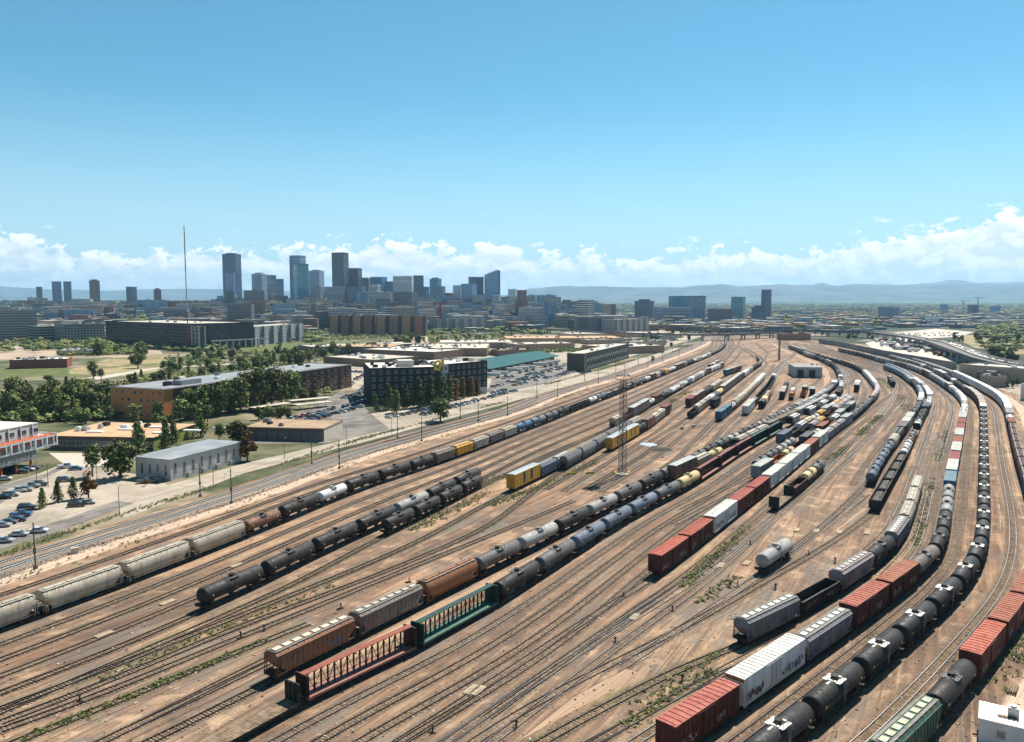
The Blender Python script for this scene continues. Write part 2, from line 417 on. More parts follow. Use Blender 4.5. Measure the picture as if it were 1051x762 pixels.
def barrel(L,r,zc,n=28,dome=.55,mi=0,bands=4):
    m=MB(); hl=L/2; rings=[]
    for k in range(5):
        a=PI/2*k/5; rings.append(ring(-hl-dome*math.cos(a)+0,max(.05,r*math.sin(a+.0001)),zc,n))
    rings.append(ring(-hl,r,zc,n)); rings.append(ring(hl,r,zc,n))
    for k in range(4,-1,-1):
        a=PI/2*k/5; rings.append(ring(hl+dome*math.cos(a),max(.05,r*math.sin(a+.0001)),zc,n))
    m.loft(rings,mi,True)
    for i in range(bands):
        x=-hl+.25+(L-.5)*i/max(1,bands-1); m.loft([ring(x-.06,r+.025,zc,n),ring(x+.06,r+.025,zc,n)],mi,False)
    return m
def tank_kit(L,r,style,lod):
    # L = over couplers
    n=32 if lod==0 else (18 if lod==1 else 10)
    bl=L-2.6; zc=1.10+r+.12
    b=barrel(bl,r,zc,n,.55,bands=4 if lod==0 else (2 if lod==1 else 0))
    xt=L/2-2.6
    u=MB()
    for s in (-1,1):
        u.box(s*(L/2-.5)-0*s if s>0 else -(L/2-.5),(L/2-3.3) if s>0 else -(L/2-3.3),-.35,.35,.72,1.12)
        u.box(min(s*(L/2-.45),s*(L/2-.6)),max(s*(L/2-.45),s*(L/2-.6)),-1.3,1.3,.82,1.15)
        u.box(min(s*(L/2-3.2),s*(L/2-2.3)),max(s*(L/2-3.2),s*(L/2-2.3)),-1.1,1.1,.95,1.5)
        if lod<2:
            u.box(min(s*(L/2-.5),s*(L/2-1.5)),max(s*(L/2-.5),s*(L/2-1.5)),-1.45,1.45,1.08,1.14)
            railing(u,[(s*(L/2-.55),-1.4,1.14),(s*(L/2-.55),-.5,1.14),(s*(L/2-.55),.5,1.14),(s*(L/2-.55),1.4,1.14)],.95)
            for y in (-1.4,1.4): railing(u,[(s*(L/2-.55),y,1.14),(s*(L/2-1.9),y,1.14)],.95); 
    if lod<2:
        u.cyl((-xt+1.6,-.55,.75),(xt-3.5,-.55,.75),.06,n=6); u.box(-.6,.4,-.3,.3,.62,.98); u.cyl((.5,.5,.9),(2.0,.5,.9),.22,n=8)
        for y in (-1.42,1.42): u.bar((-L/2+2,y,1.28),(L/2-2,y,1.28),.06)
    p=MB(); top=zc+r
    if lod<2:
        p.cyl((0,0,top-.25),(0,0,top+.42),.5,n=14); p.cyl((0,0,top+.42),(0,0,top+.5),.56,n=14)
        p.cyl((.95,.1,top-.15),(.95,.1,top+.26),.16,n=8); p.cyl((-.85,-.2,top-.15),(-.85,-.2,top+.22),.13,n=8)
    else: p.cyl((0,0,top-.25),(0,0,top+.45),.55,n=8)
    g=MB()
    w=1.25 if style!='oil' else 1.35; gx=1.25
    for y0,y1 in ((-w,-.62),(.62,w)): g.box(-gx,gx,y0,y1,top-.16,top-.08)
    for s in (-1,1): g.box(min(s*.72,s*gx),max(s*.72,s*gx),-.62,.62,top-.02,top+.05)
    if style=='oil' :
        g.box(-gx-1.5,-gx-.25,-.17,.17,top-.0,top+.05)
    hr=MB()
    if lod<2:
        for y in (-w,w): railing(hr,[(-gx,y,top-.1),(0,y,top-.1),(gx,y,top-.1)],.85,.035)
        for s in (-1,1): railing(hr,[(s*gx,-w,top-.1),(s*gx,w,top-.1)],.85,.035)
    kit=[('tank_barrel',mk(b,'tank_barrel'),'body',(0,0,0),[]),
         ('underframe',mk(u,'underframe',DARK),'dark',(0,0,0),[]),
         ('manway',mk(p,'manway'),'cap',(0,0,0),[]),
         ('manway_platform',mk(g,'manway_platform'),'fit',(0,0,0),[])]
    if lod<2: kit.append(('handrail',mk(hr,'handrail',DARK),'dark',(0,0,0),[]))
    if lod<2:
        l=MB()
        for s in (1,):
            y=s*(r+.12)
            ladder(l,0,y,1.1,zc+.35,.5,'x',t=.05)
            for sx in (-.25,.25): l.bar((sx,y,zc+.35),(sx,s*w,top-.1),.05)
        lm=mk(l,'ladder'); kit+= [('ladder',lm,'fit2',(0,0,0),[]),('ladder',lm,'fit2',(0,0,0,PI),[])]
        if lod==0:
            pl=MB(); pl.box(-.17,.17,-.02,.02,-.17,.17); pm=mk(pl,'placard')
            for s in (-1,1):
                for x in (-bl/2+1.2,bl/2-1.2): kit.append(('placard',pm,'plac',(x,s*(r+.02),zc-.1),[]))
    return kit+trucks(xt,lod)+(couplers(L/2-.1) if lod<2 else [])
def hopper_section(kind):
    if kind=='round':      # barrel-sided covered hopper
        return [(-1.25,0),( -1.5,.7),(-1.6,1.6),(-1.52,2.45),(-1.2,3.15),(-.75,3.45),(.75,3.45),(1.2,3.15),(1.52,2.45),(1.6,1.6),(1.5,.7),(1.25,0)]
    return [(-1.5,0),(-1.53,1.2),(-1.53,2.3),(-1.5,2.95),(-1.2,3.25),(-.7,3.45),(.7,3.45),(1.2,3.25),(1.5,2.95),(1.53,2.3),(1.53,1.2),(1.5,0)]
def hopper_kit(L,kind,lod,H=4.55):
    sec=hopper_section('round' if kind=='round' else 'rib'); sc=(H-1.05)/3.45
    hl=L/2-.75
    m=MB()
    def sect(x,lift):   # lift raises the bottom of the section (slope sheets at the ends)
        return [(x,y,1.05+max(z*sc,lift if z*sc<lift else z*sc)) for y,z in sec]
    m.loft([sect(-hl,2.0),sect(-hl+1.9,.0),sect(hl-1.9,.0),sect(hl,2.0)],0,kind=='round')
    if kind!='round' and lod<2:
        nr=13 if lod==0 else 9
        for i in range(nr):
            x=-hl+2.0+(2*hl-4.0)*i/(nr-1)
            for s in (-1,1): m.box(x-.05,x+.05,s*1.53-.06 if s>0 else -1.61,s*1.53+.08 if s>0 else -1.47,1.08,1.05+2.9*sc)
        for s in (-1,1): m.box(-hl,hl,1.5 if s>0 else -1.6,1.6 if s>0 else -1.5,1.05+2.85*sc,1.05+3.0*sc); m.box(-hl,hl,1.5 if s>0 else -1.58,1.58 if s>0 else -1.5,1.0,1.2)
    else:
        for s in (-1,1): m.box(-hl+1.4,hl-1.4,min(s*1.27,s*1.42),max(s*1.27,s*1.42),.98,1.16)
        if lod<2:
            for x in (-hl+3.2,-.05,hl-3.3): m.loft([[(x,y*1.012,1.05+z*sc*1.003) for y,z in sec],[(x+.1,y*1.012,1.05+z*sc*1.003) for y,z in sec]],0)
    r=MB()   # running boards and hatch trough
    zt=H
    rb=MB()
    for s in (-1,1): rb.box(-hl+.1,hl-.1,min(s*.72,s*1.12),max(s*.72,s*1.12),zt+.02,zt+.08)
    if lod<2:
        for s in (-1,1): rb.box(-hl-.05,-hl+.3,-1.1,1.1,zt+.03,zt+.09); 
        nh=10
        for i in range(nh):
            x=-hl+1.0+(2*hl-2.0)*i/(nh-1)
            rb.box(x-.04,x+.04,-1.3,1.3,zt-.08,zt+.02)
    seg=[]
    if kind=='round' and lod<2:
        for a,b in ((-hl+.8,-hl/3-.3),(-hl/3+.2,hl/3-.2),(hl/3+.3,hl-.8)): r.box(a,b,-.36,.36,zt-.02,zt+.2)
        for i in range(9):
            x=-hl+1.2+(2*hl-2.4)*i/8; r.box(x-.08,x+.08,-.42,.42,zt,zt+.24)
    elif kind=='hatch' and lod<2:
        for i in range(8):
            x=-hl+1.3+(2*hl-2.6)*i/7; r.box(x-.75,x+.62,-.5,.5,zt-.02,zt+.16); r.box(x+.66,x+.72,-.55,.55,zt,zt+.2)
    else: r.box(-hl+.8,hl-.8,-.45,.45,zt-.02,zt+.17)
    u=MB()
    for s in (-1,1):
        e=s*(L/2-.42)
        u.box(min(e,s*(hl-1.4)),max(e,s*(hl-1.4)),-1.45,1.45,1.0,1.12); u.box(min(e,s*(L/2-.7)),max(e,s*(L/2-.7)),-1.35,1.35,.75,1.05); u.box(min(e,s*(L/2-4)),max(e,s*(L/2-4)),-.3,.3,.7,1.05)
    nb=3
    for i in range(nb):
        x=(i-1)*(2*hl-5.4)/3.0
        u.loft([[(x-1.7,-1.2,1.1),(x+1.7,-1.2,1.1),(x+1.7,1.2,1.1),(x-1.7,1.2,1.1)][::-1],[(x-.5,-.6,.42),(x+.5,-.6,.42),(x+.5,.6,.42),(x-.5,.6,.42)][::-1]],0)
    f=MB()   # end posts, ladders and platforms
    for s in (1,):
        for y in (-1.4,1.4):
            f.bar((s*(L/2-.5),y,1.1),(s*(hl-.1),y,1.1+2.9*sc),.09); f.bar((s*(hl-.25),y*.98,1.1),(s*(hl-.25),y*.98,1.1+2.3*sc),.12)
        if lod<2:
            ladder(f,s*(L/2-.48),-1.0,.9,H-.15,.5,'y',t=.05); ladder(f,s*(hl-.4),1.56*s,.7,H-.4,.5,'x',t=.05)
            f.bar((s*(L/2-.5),-1.4,2.1),(s*(L/2-.5),1.4,2.1),.05); f.bar((s*(L/2-.48),-1.25,H-.15),(s*(hl-.2),-1.25,H+.05),.05)
            f.bar((s*(L/2-.48),-.75,H-.15),(s*(hl-.2),-.75,H+.05),.05)
    kit=[('hopper_body',mk(m,'hopper_body'),'body',(0,0,0),[]),('hatch_cover',mk(r,'hatch_cover'),'hatch',(0,0,0),[]),('running_board',mk(rb,'running_board'),'board',(0,0,0),[]),
         ('underframe',mk(u,'underframe',DARK),'dark',(0,0,0),[]),('end_frame',mk(f,'end_frame'),'frame',(0,0,0),[])]
    kit.append(('end_frame',kit[-1][1],'frame',(0,0,0,PI),[]))
    return kit+trucks(L/2-2.3,lod)+(couplers(L/2-.1) if lod<2 else [])
def scribble(seed,n,w,h,y,xoff,t=.1):
    # sprayed writing: rows of bent strokes, nothing legible
    q=random.Random(seed); m=MB()
    x=xoff; s=1 if y>0 else -1
    for k in range(n):
        lw=w*q.uniform(.7,1.1); pts=[(x+lw*q.uniform(0,.9),h*q.random()) for _ in range(q.choice((4,5,6)))]
        for a,b in zip(pts,pts[1:]):
            if math.dist(a,b)<.12: continue
            dx,dz=(b[0]-a[0]),(b[1]-a[1]); l=math.hypot(dx,dz); nx,nz=-dz/l*t/2,dx/l*t/2
            vs=[(a[0]+nx,y,a[1]+nz),(a[0]-nx,y,a[1]-nz),(b[0]-nx,y,b[1]-nz),(b[0]+nx,y,b[1]+nz)]
            vs=[(v[0],v[1]+s*.002*(k%3),v[2]) for v in vs]
            m.add(vs,[(0,1,2,3)])
        x+=lw*1.05
    return m
def box_kit(L,kind,lod,H=5.0):
    hl=L/2-.75; m=MB(); w=1.5
    m.box(-hl,hl,-w,w,1.0,H-.12)
    plainside=kind=='reefer'
    if lod<2:
        if not plainside:
            nr=int(hl*2/.95) if lod==0 else int(hl*2/1.9)
            for i in range(nr+1):
                x=-hl+.08+(2*hl-.16)*i/nr
                if abs(x)<1.7: continue
                for s in (-1,1): m.box(x-.05,x+.05,min(s*w,s*(w+.07)),max(s*w,s*(w+.07)),1.05,H-.2)
            for s in (-1,1):
                for z in [1.35+.42*k for k in range(8)]: m.box(min(s*hl,s*(hl+.06)),max(s*hl,s*(hl+.06)),-w+.1,w-.1,z,z+.16)
        for s in (-1,1):
            m.box(-hl,hl,min(s*w,s*(w+.09)),max(s*w,s*(w+.09)),.92,1.1); m.box(-hl,hl,min(s*w,s*(w+.05)),max(s*w,s*(w+.05)),H-.28,H-.12)
            for y in (-w,w): m.box(min(s*hl,s*(hl-.1)),max(s*hl,s*(hl-.1)),min(y,y*1.05),max(y,y*1.05),.95,H-.14)
    ro=MB()
    prof=[(-w-.06,H-.14),(-w-.06,H-.04),(0,H+.03),(w+.06,H-.04),(w+.06,H-.14)]
    ro.loft([[(-hl-.05,y,z) for y,z in prof],[(hl+.05,y,z) for y,z in prof]],0)
    if lod<2:
        nr=14 if lod==0 else 10
        if plainside: nr+=4
        for i in range(nr):
            x=-hl+.5+(2*hl-1.0)*i/(nr-1)
            for s in (-1,1):
                a=(x-.09,0,H+.055); 
                ro.add([(x-.13,0,H+.02),(x+.13,0,H+.02),(x+.13,s*(w-.02),H-.05),(x-.13,s*(w-.02),H-.05),
                        (x-.07,0,H+.11),(x+.07,0,H+.11),(x+.07,s*(w-.08),H+.05),(x-.07,s*(w-.08),H+.05)],
                       [(4,5,6,7) if s<0 else (7,6,5,4),(0,1,5,4),(1,2,6,5),(2,3,7,6),(3,0,4,7)],1)
    d=MB()
    for s in (-1,1):
        d.box(-1.55,1.55,min(s*(w+.01),s*(w+.12)),max(s*(w+.01),s*(w+.12)),1.15,H-.35)
        if lod<2:
            d.box(-3.1,1.9,min(s*(w+.02),s*(w+.16)),max(s*(w+.02),s*(w+.16)),1.02,1.13); d.box(-3.1,1.9,min(s*(w+.02),s*(w+.14)),max(s*(w+.02),s*(w+.14)),H-.36,H-.29)
            for x in (-1.3,-.05,.05,1.3): d.bar((x,s*(w+.16),1.2),(x,s*(w+.16),H-.4),.05)
    u=MB(); u.box(-hl,hl,-.35,.35,.62,.99); 
    for s in (-1,1): u.box(min(s*hl,s*(L/2-.4)),max(s*hl,s*(L/2-.4)),-.3,.3,.68,.98); u.box(s*(L/2-3.0)-.2,s*(L/2-3.0)+.2,-1.35,1.35,.72,.99)
    for x in (-2.5,2.5): u.box(x-.15,x+.15,-1.35,1.35,.7,.99)
    kit=[('box_body',mk(m,'box_body'),'body',(0,0,0),[]),('roof',mk(ro,'roof',mats=[PAINT,PAINT]),'roof',(0,0,0),[]),
         ('sliding_door',mk(d,'sliding_door'),'door',(0,0,0),[]),('underframe',mk(u,'underframe',DARK),'dark',(0,0,0),[])]
    if lod<2:
        l=MB()
        for s in (-1,1):
            ladder(l,s*(hl-.4),s*(w+.12),.6,H-.3,.45,'x'); ladder(l,s*(hl+.12),-s*(w-.5),.6,3.0,.45,'y')
            l.bar((s*(hl+.25),-1.2,1.0),(s*(hl+.25),1.2,1.0),.08)
        kit.append(('ladder',mk(l,'ladder'),'frame',(0,0,0),[]))
    if lod==0 and kind=='reefer':
        e=MB(); e.box(-hl-.07,-hl-.055,-w,w,H-.62,H-.16); kit.append(('end_stripe',mk(e,'end_stripe'),'stripe',(0,0,0),[]))
    return kit+trucks(L/2-2.9,lod)+(couplers(L/2-.1) if lod<2 else [])
def gondola_kit(L,load,lod,H=3.0):
    hl=L/2-.7; w=1.5; m=MB()
    m.box(-hl,hl,-w,w,1.0,1.15)
    for s in (-1,1):
        m.box(-hl,hl,min(s*(w-.08),s*w),max(s*(w-.08),s*w),1.15,H); m.box(min(s*(hl-.08),s*hl),max(s*(hl-.08),s*hl),-w+.08,w-.08,1.15,H)
        m.box(-hl-.02,hl+.02,min(s*(w-.13),s*(w+.1)),max(s*(w-.13),s*(w+.1)),H,H+.1); m.box(min(s*(hl-.12),s*(hl+.06)),max(s*(hl-.12),s*(hl+.06)),-w+.13,w-.13,H,H+.1)
        if lod<2:
            n=14
            for i in range(n):
                x=-hl+.3+(2*hl-.6)*i/(n-1); m.box(x-.07,x+.07,min(s*w,s*(w+.11)),max(s*w,s*(w+.11)),1.02,H)
    u=MB(); u.box(-L/2+.4,L/2-.4,-.3,.3,.62,.99)
    kit=[('gondola_body',mk(m,'gondola_body'),'body',(0,0,0),[]),('underframe',mk(u,'underframe',DARK),'dark',(0,0,0),[])]
    if load:
        q=random.Random(4); nx,ny=26,8; vs=[]; 
        for i in range(nx+1):
            for j in range(ny+1):
                e=min(i,nx-i)/3; f=min(j,ny-j)/2
                vs.append((-hl+.09+(2*hl-.18)*i/nx,-w+.09+(2*w-.18)*j/ny,H-.75+min(1,e)*min(1,f)*.65+q.uniform(-.12,.12)))
        g=MB(); g.add(vs,[(i*(ny+1)+j,(i+1)*(ny+1)+j,(i+1)*(ny+1)+j+1,i*(ny+1)+j+1) for i in range(nx) for j in range(ny)])
        kit.append(('load',mk(g,'load'),'load',(0,0,0),[]))
    if lod<2:
        l=MB()
        for s in (-1,1): ladder(l,s*(hl-.4),s*(w+.14),.6,H,.45,'x'); l.bar((s*(hl+.2),-1.2,1.6),(s*(hl+.2),1.2,1.6),.07)
        kit.append(('ladder',mk(l,'ladder'),'frame',(0,0,0),[]))
    return kit+trucks(L/2-2.6,lod)+(couplers(L/2-.1) if lod<2 else [])
def centerbeam_kit(L,lod,H=4.6):
    hl=L/2-.8; m=MB(); m.box(-hl,hl,-1.4,1.4,1.05,1.2)
    for s in (-1,1): m.box(-hl,hl,min(s*1.25,s*1.42),max(s*1.25,s*1.42),.85,1.05)
    b=MB()
    for s in (1,):
        b.box(min(s*hl,s*(hl-.3)),max(s*hl,s*(hl-.3)),-1.4,1.4,1.2,H-.1)
        if lod<2:
            for y in (-1.3,-.7,0,.7,1.3): b.box(min(s*hl,s*(hl+.12)),max(s*hl,s*(hl+.12)),y-.07,y+.07,1.1,H-.1)
    c=MB(); c.box(-hl+.3,hl-.3,-.16,.16,H-.3,H-.1)
    n=17
    for i in range(n):
        x=-hl+1.0+(2*hl-2.0)*i/(n-1)
        c.box(x-.07,x+.07,-.15,.15,1.2,H-.3)
        if lod<2: c.loft([[(x-.05,-.6,H-.3),(x+.05,-.6,H-.3),(x+.05,.6,H-.3),(x-.05,.6,H-.3)][::-1],[(x-.05,-.6,H-.2),(x+.05,-.6,H-.2),(x+.05,.6,H-.2),(x-.05,.6,H-.2)][::-1]])
        if i<n-1 and lod<2:
            x2=-hl+1.0+(2*hl-2.0)*(i+1)/(n-1); a,bb=((1.25,H-.35) if i%2 else (H-.35,1.25)); c.bar((x,0,a),(x2,0,bb),.07)
            c.bar((x,0,2.0),(x2,0,2.0),.06); c.bar((x,0,3.0),(x2,0,3.0),.06)
    t=MB(); t.box(-hl,hl,-.62,.62,H-.1,H-.02)
    kit=[('deck',mk(m,'deck'),'deck',(0,0,0),[]),('end_bulkhead',mk(b,'end_bulkhead'),'body',(0,0,0),[]),('center_truss',mk(c,'center_truss'),'body',(0,0,0),[]),('top_chord',mk(t,'top_chord'),'roof',(0,0,0),[])]
    kit.append(('end_bulkhead',kit[1][1],'body',(0,0,0,PI),[]))
    u=MB(); u.box(-L/2+.4,L/2-.4,-.3,.3,.62,1.04); kit.append(('underframe',mk(u,'underframe',DARK),'dark',(0,0,0),[]))
    return kit+trucks(L/2-3.0,lod)+(couplers(L/2-.1) if lod<2 else [])
def flat_kit(L,lod,both=False):
    hl=L/2-.7; m=MB()
    n=40 if lod==0 else 1
    q=random.Random(5)
    for i in range(n):
        a=-hl+2*hl*i/n; b=-hl+2*hl*(i+1)/n; m.box(a+.02*(n>1),b-.02*(n>1),-1.45+q.uniform(-.04,.04),1.45+q.uniform(-.04,.04),1.05,1.16+q.uniform(-.015,.015))
    f=MB()
    for s in (-1,1): f.box(-hl,hl,min(s*1.35,s*1.47),max(s*1.35,s*1.47),.7,1.04)
    f.box(-L/2+.4,L/2-.4,-.35,.35,.6,1.04)
    b=MB()
    for s in ((1,-1) if both else (1,)):
        b.box(min(s*hl,s*(hl-.25)),max(s*hl,s*(hl-.25)),-1.45,1.45,1.17,4.0)
        for y in (-1.35,-.5,.5,1.35): b.box(min(s*(hl-.25),s*(hl-.4)),max(s*(hl-.25),s*(hl-.4)),y-.08,y+.08,1.17,3.95)
    return [('deck',mk(m,'deck',TIMBER),'deck',(0,0,0),[]),('side_sill',mk(f,'side_sill',DARK),'dark',(0,0,0),[]),('bulkhead',mk(b,'bulkhead'),'body',(0,0,0),[])]+trucks(L/2-2.6,lod)+(couplers(L/2-.1) if lod<2 else [])
def rack_kit(L,lod,H=5.7):
    hl=L/2-.8; w=1.5; m=MB(); m.box(-hl,hl,-w,w,.9,H-.15)
    ro=MB(); prof=[(-w-.05,H-.16),(-w-.05,H-.1),(-.9,H+.05),(.9,H+.05),(w+.05,H-.1),(w+.05,H-.16)]
    ro.loft([[(-hl,y,z) for y,z in prof],[(hl,y,z) for y,z in prof]])
    p=MB()
    npn=10
    for i in range(npn):
        a=-hl+.3+(2*hl-.6)*i/npn; b=-hl+.3+(2*hl-.6)*(i+1)/npn
        for s in (1,):
            p.box(a-.06,a+.06,min(s*w,s*(w+.1)),max(s*w,s*(w+.1)),.95,H-.2)
            if i in (3,6): continue
            for k in range(5 if lod<2 else 3):
                z=1.2+k*(.86 if lod<2 else 1.3); p.box(a+.12,b-.12,min(s*w,s*(w+.05)),max(s*w,s*(w+.05)),z,z+.5)
    lg=MB()
    for i in (3,6):
        a=-hl+.3+(2*hl-.6)*i/npn; b=-hl+.3+(2*hl-.6)*(i+1)/npn
        for s in (1,): lg.box(a+.1,b-.1,min(s*w,s*(w+.06)),max(s*w,s*(w+.06)),1.7,H-.5)
    d=MB()
    for s in (-1,1):
        for y in (-1.0,0,1.0): d.box(min(s*hl,s*(hl+.08)),max(s*hl,s*(hl+.08)),y-.06,y+.06,1.0,H-.2)
        for z in (1.6,2.9,4.2): d.box(min(s*hl,s*(hl+.05)),max(s*hl,s*(hl+.05)),-w+.1,w-.1,z,z+.12)
    u=MB(); u.box(-L/2+.4,L/2-.4,-.3,.3,.55,.89)
    return [('box_body',mk(m,'box_body'),'body',(0,0,0),[]),('roof',mk(ro,'roof'),'roof',(0,0,0),[]),('side_panel',(pm:=mk(p,'side_panel')),'body2',(0,0,0),[]),('marking_panel',(lm:=mk(lg,'marking_panel')),'panel',(0,0,0),[]),('side_panel',pm,'body2',(0,0,0,PI),[]),('marking_panel',lm,'panel',(0,0,0,PI),[]),
            ('end_door',mk(d,'end_door'),'frame',(0,0,0),[]),('underframe',mk(u,'underframe',DARK),'dark',(0,0,0),[])]+trucks(L/2-3.0,lod)
def loco_kit(L,lod):
    hl=L/2-.8; u=MB(); u.box(-hl,hl,-1.45,1.45,1.15,1.5); u.box(-2.2,2.2,-1.1,1.1,.45,1.15)
    h=MB(); h.box(-hl+1.2,hl-5.2,-.95,.95,1.5,4.15); h.box(-hl+1.4,-hl+4.6,-1.3,1.3,3.2,4.4)
    h.box(hl-1.0-1.7,hl-1.0,-1.0,1.0,1.5,3.0); h.box(-1,1.4,-.7,.7,4.15,4.35)
    for x in (-2.5,-4): h.cyl((x,0,4.1),(x,0,4.5),.6,n=12)
    c=MB(); c.loft([[(hl-5.2,y,z) for y,z in ((-1.5,1.5),(-1.5,4.0),(-1.0,4.45),(1.0,4.45),(1.5,4.0),(1.5,1.5))],[(hl-2.7,y,z) for y,z in ((-1.5,1.5),(-1.5,4.0),(-1.0,4.45),(1.0,4.45),(1.5,4.0),(1.5,1.5))]])
    g=MB()
    for s in (-1,1): g.box(hl-4.8,hl-3.1,min(s*1.5,s*1.52),max(s*1.5,s*1.52),3.1,3.9)
    g.box(hl-2.7,hl-2.68,-1.2,-.15,3.2,3.95); g.box(hl-2.7,hl-2.68,.15,1.2,3.2,3.95)
    r=MB()
    for y in (-1.4,1.4): railing(r,[(-hl+.1+(2*hl-5.4)*k/8,y,1.5) for k in range(9)],1.0)
    return [('frame',mk(u,'frame',DARK),'dark',(0,0,0),[]),('hood',mk(h,'hood'),'body',(0,0,0),[]),('cab',mk(c,'cab'),'body2',(0,0,0),[('window',mk(g,'window',GLASS),'dark',(0,0,0),[])]),('handrail',mk(r,'handrail'),'fit',(0,0,0),[])]+trucks(L/2-3.4,lod)
def merged(kit,name):
    # one light mesh per colour slot for cars too small to show parts
    return kit
BUILD={'T':lambda l:tank_kit(17.6,1.55,'gen',l),'O':lambda l:tank_kit(17.4,1.56,'oil',l),'S':lambda l:tank_kit(14.6,1.42,'gen',l),
 'H':lambda l:hopper_kit(18.6,'hatch',l),'C':lambda l:hopper_kit(18.2,'round',l,4.6),'K':lambda l:hopper_kit(14.6,'rib',l,4.3),
 'B':lambda l:box_kit(17.6,'box',l,4.9),'R':lambda l:box_kit(21.2,'reefer',l,5.15),'G':lambda l:gondola_kit(17.6,False,l),'W':lambda l:gondola_kit(16.6,True,l,3.3),
 'P':lambda l:centerbeam_kit(24.0,l),'F':lambda l:flat_kit(19.0,l),'D':lambda l:flat_kit(18.0,l,True),'A':lambda l:rack_kit(20.8,l,5.4),'L':lambda l:loco_kit(18.5,l)}
LEN={'T':17.6,'O':17.4,'S':14.6,'H':18.6,'C':18.2,'K':14.6,'B':17.6,'R':21.2,'G':17.6,'W':16.6,'P':24.0,'F':19.0,'D':18.0,'A':20.8,'L':18.5}
KNAME={'T':('tank_car','tank car'),'O':('tank_car','tank car'),'S':('tank_car','short tank car'),'H':('covered_hopper','covered hopper'),'C':('covered_hopper','round hopper'),'K':('covered_hopper','short hopper'),
 'B':('boxcar','boxcar'),'R':('refrigerated_boxcar','long boxcar'),'G':('gondola_car','empty gondola'),'W':('gondola_car','loaded gondola'),'P':('centerbeam_flatcar','centerbeam flatcar'),'F':('flatcar','flatcar'),'D':('flatcar','bulkhead flatcar'),'A':('autorack','autorack'),'L':('locomotive','locomotive')}
KCAT={'tank_car':'tank car','covered_hopper':'hopper car','boxcar':'boxcar','refrigerated_boxcar':'boxcar','gondola_car':'gondola','centerbeam_flatcar':'flatcar','flatcar':'flatcar','autorack':'autorack','locomotive':'locomotive'}
# body colour, word, rust (1 = clean .. 0 = rusty), roof/hatch colour
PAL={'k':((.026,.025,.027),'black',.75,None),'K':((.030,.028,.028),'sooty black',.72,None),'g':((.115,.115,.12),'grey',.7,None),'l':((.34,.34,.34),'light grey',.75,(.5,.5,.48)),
 'w':((.66,.67,.66),'white',.8,(.66,.67,.62)),'c':((.46,.41,.33),'cream',.75,(.55,.52,.43)),'r':((.105,.026,.020),'red brown',.7,(.40,.105,.065)),'m':((.085,.024,.021),'maroon',.7,(.30,.095,.07)),  # red brown: shade of the sides darkened into the body colour, roof lighter
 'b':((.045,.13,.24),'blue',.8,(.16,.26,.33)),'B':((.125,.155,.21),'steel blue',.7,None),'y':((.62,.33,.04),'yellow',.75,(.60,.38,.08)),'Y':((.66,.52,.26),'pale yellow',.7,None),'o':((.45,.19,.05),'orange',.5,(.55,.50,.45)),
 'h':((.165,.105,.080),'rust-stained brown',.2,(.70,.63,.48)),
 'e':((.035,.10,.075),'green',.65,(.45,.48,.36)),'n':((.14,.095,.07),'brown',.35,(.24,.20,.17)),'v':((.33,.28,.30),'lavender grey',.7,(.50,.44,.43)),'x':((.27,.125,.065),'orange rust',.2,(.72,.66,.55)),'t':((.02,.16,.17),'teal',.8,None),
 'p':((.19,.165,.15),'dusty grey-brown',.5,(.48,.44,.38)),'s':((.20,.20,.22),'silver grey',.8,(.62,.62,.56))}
_kits={}
def kit(code,lod):
    k=(code,lod)
    if k not in _kits: _kits[k]=BUILD[code](lod)
    return _kits[k]
def roles(code,pal):
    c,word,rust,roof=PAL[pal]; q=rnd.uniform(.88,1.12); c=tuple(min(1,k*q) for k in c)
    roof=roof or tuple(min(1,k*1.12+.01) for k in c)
    if code=='B' and pal in 'rmn': roof=tuple(k*rnd.uniform(.8,1.15) for k in roof)
    A=rust+rnd.uniform(-.12,.1)
    d={'body':(*c,A),'body2':(*[k*1.1 for k in c],A),'dark':(.02,.02,.02,1),'roof':(*roof,min(1,A+.1)),'door':(*[k*.85 for k in c],A),'frame':(*[k*.8 for k in c],A),
       'cap':(.02,.02,.02,.9) if sum(c)<1.0 else (*[k*.7 for k in c],.8),'fit':(.10,.10,.10,.8),'fit2':(.12,.11,.10,.7),'hatch':(*(roof if code!='C' else [min(1,k*1.15) for k in c]),.85),
       'board':(.22,.22,.21,.7),'plac':(.6,.5,.1,.9),'deck':(*[min(1,k*1.5+.02) for k in c],A),'load':(.05,.038,.03,1),'stripe':(.42,.16,.03,1),'panel':(.03,.06,.12,.8)}
    if code=='O': d['fit']=(.62,.62,.60,.9); d['fit2']=(.25,.24,.22,.7)
    if code=='P':
        d['deck']=(.30,.14,.11,.5) if pal in 'rm' else (.075,.16,.12,.6); d['body']=(.035,.016,.014,.6) if pal in 'rm' else (.012,.045,.038,.8)  # reds: shade on the frame put into its dark body colour, top chord brighter
        d['roof']=(.27,.085,.055,.6) if pal in 'r' else ((.20,.06,.05,.8) if pal=='m' else (.015,.06,.055,.8))
    if code=='A': d['roof']=(.36,.40,.42,.8)
    if code=='K' : d['hatch']=(*[min(1,k*1.25) for k in c],.9)
    if code in 'HC': d['board']=(.20,.19,.17,.6) if sum(c)<1.0 else (.33,.31,.27,.7)
    if code=='F' or code=='D': d['body']=(.02,.028,.026,.8)
    return d
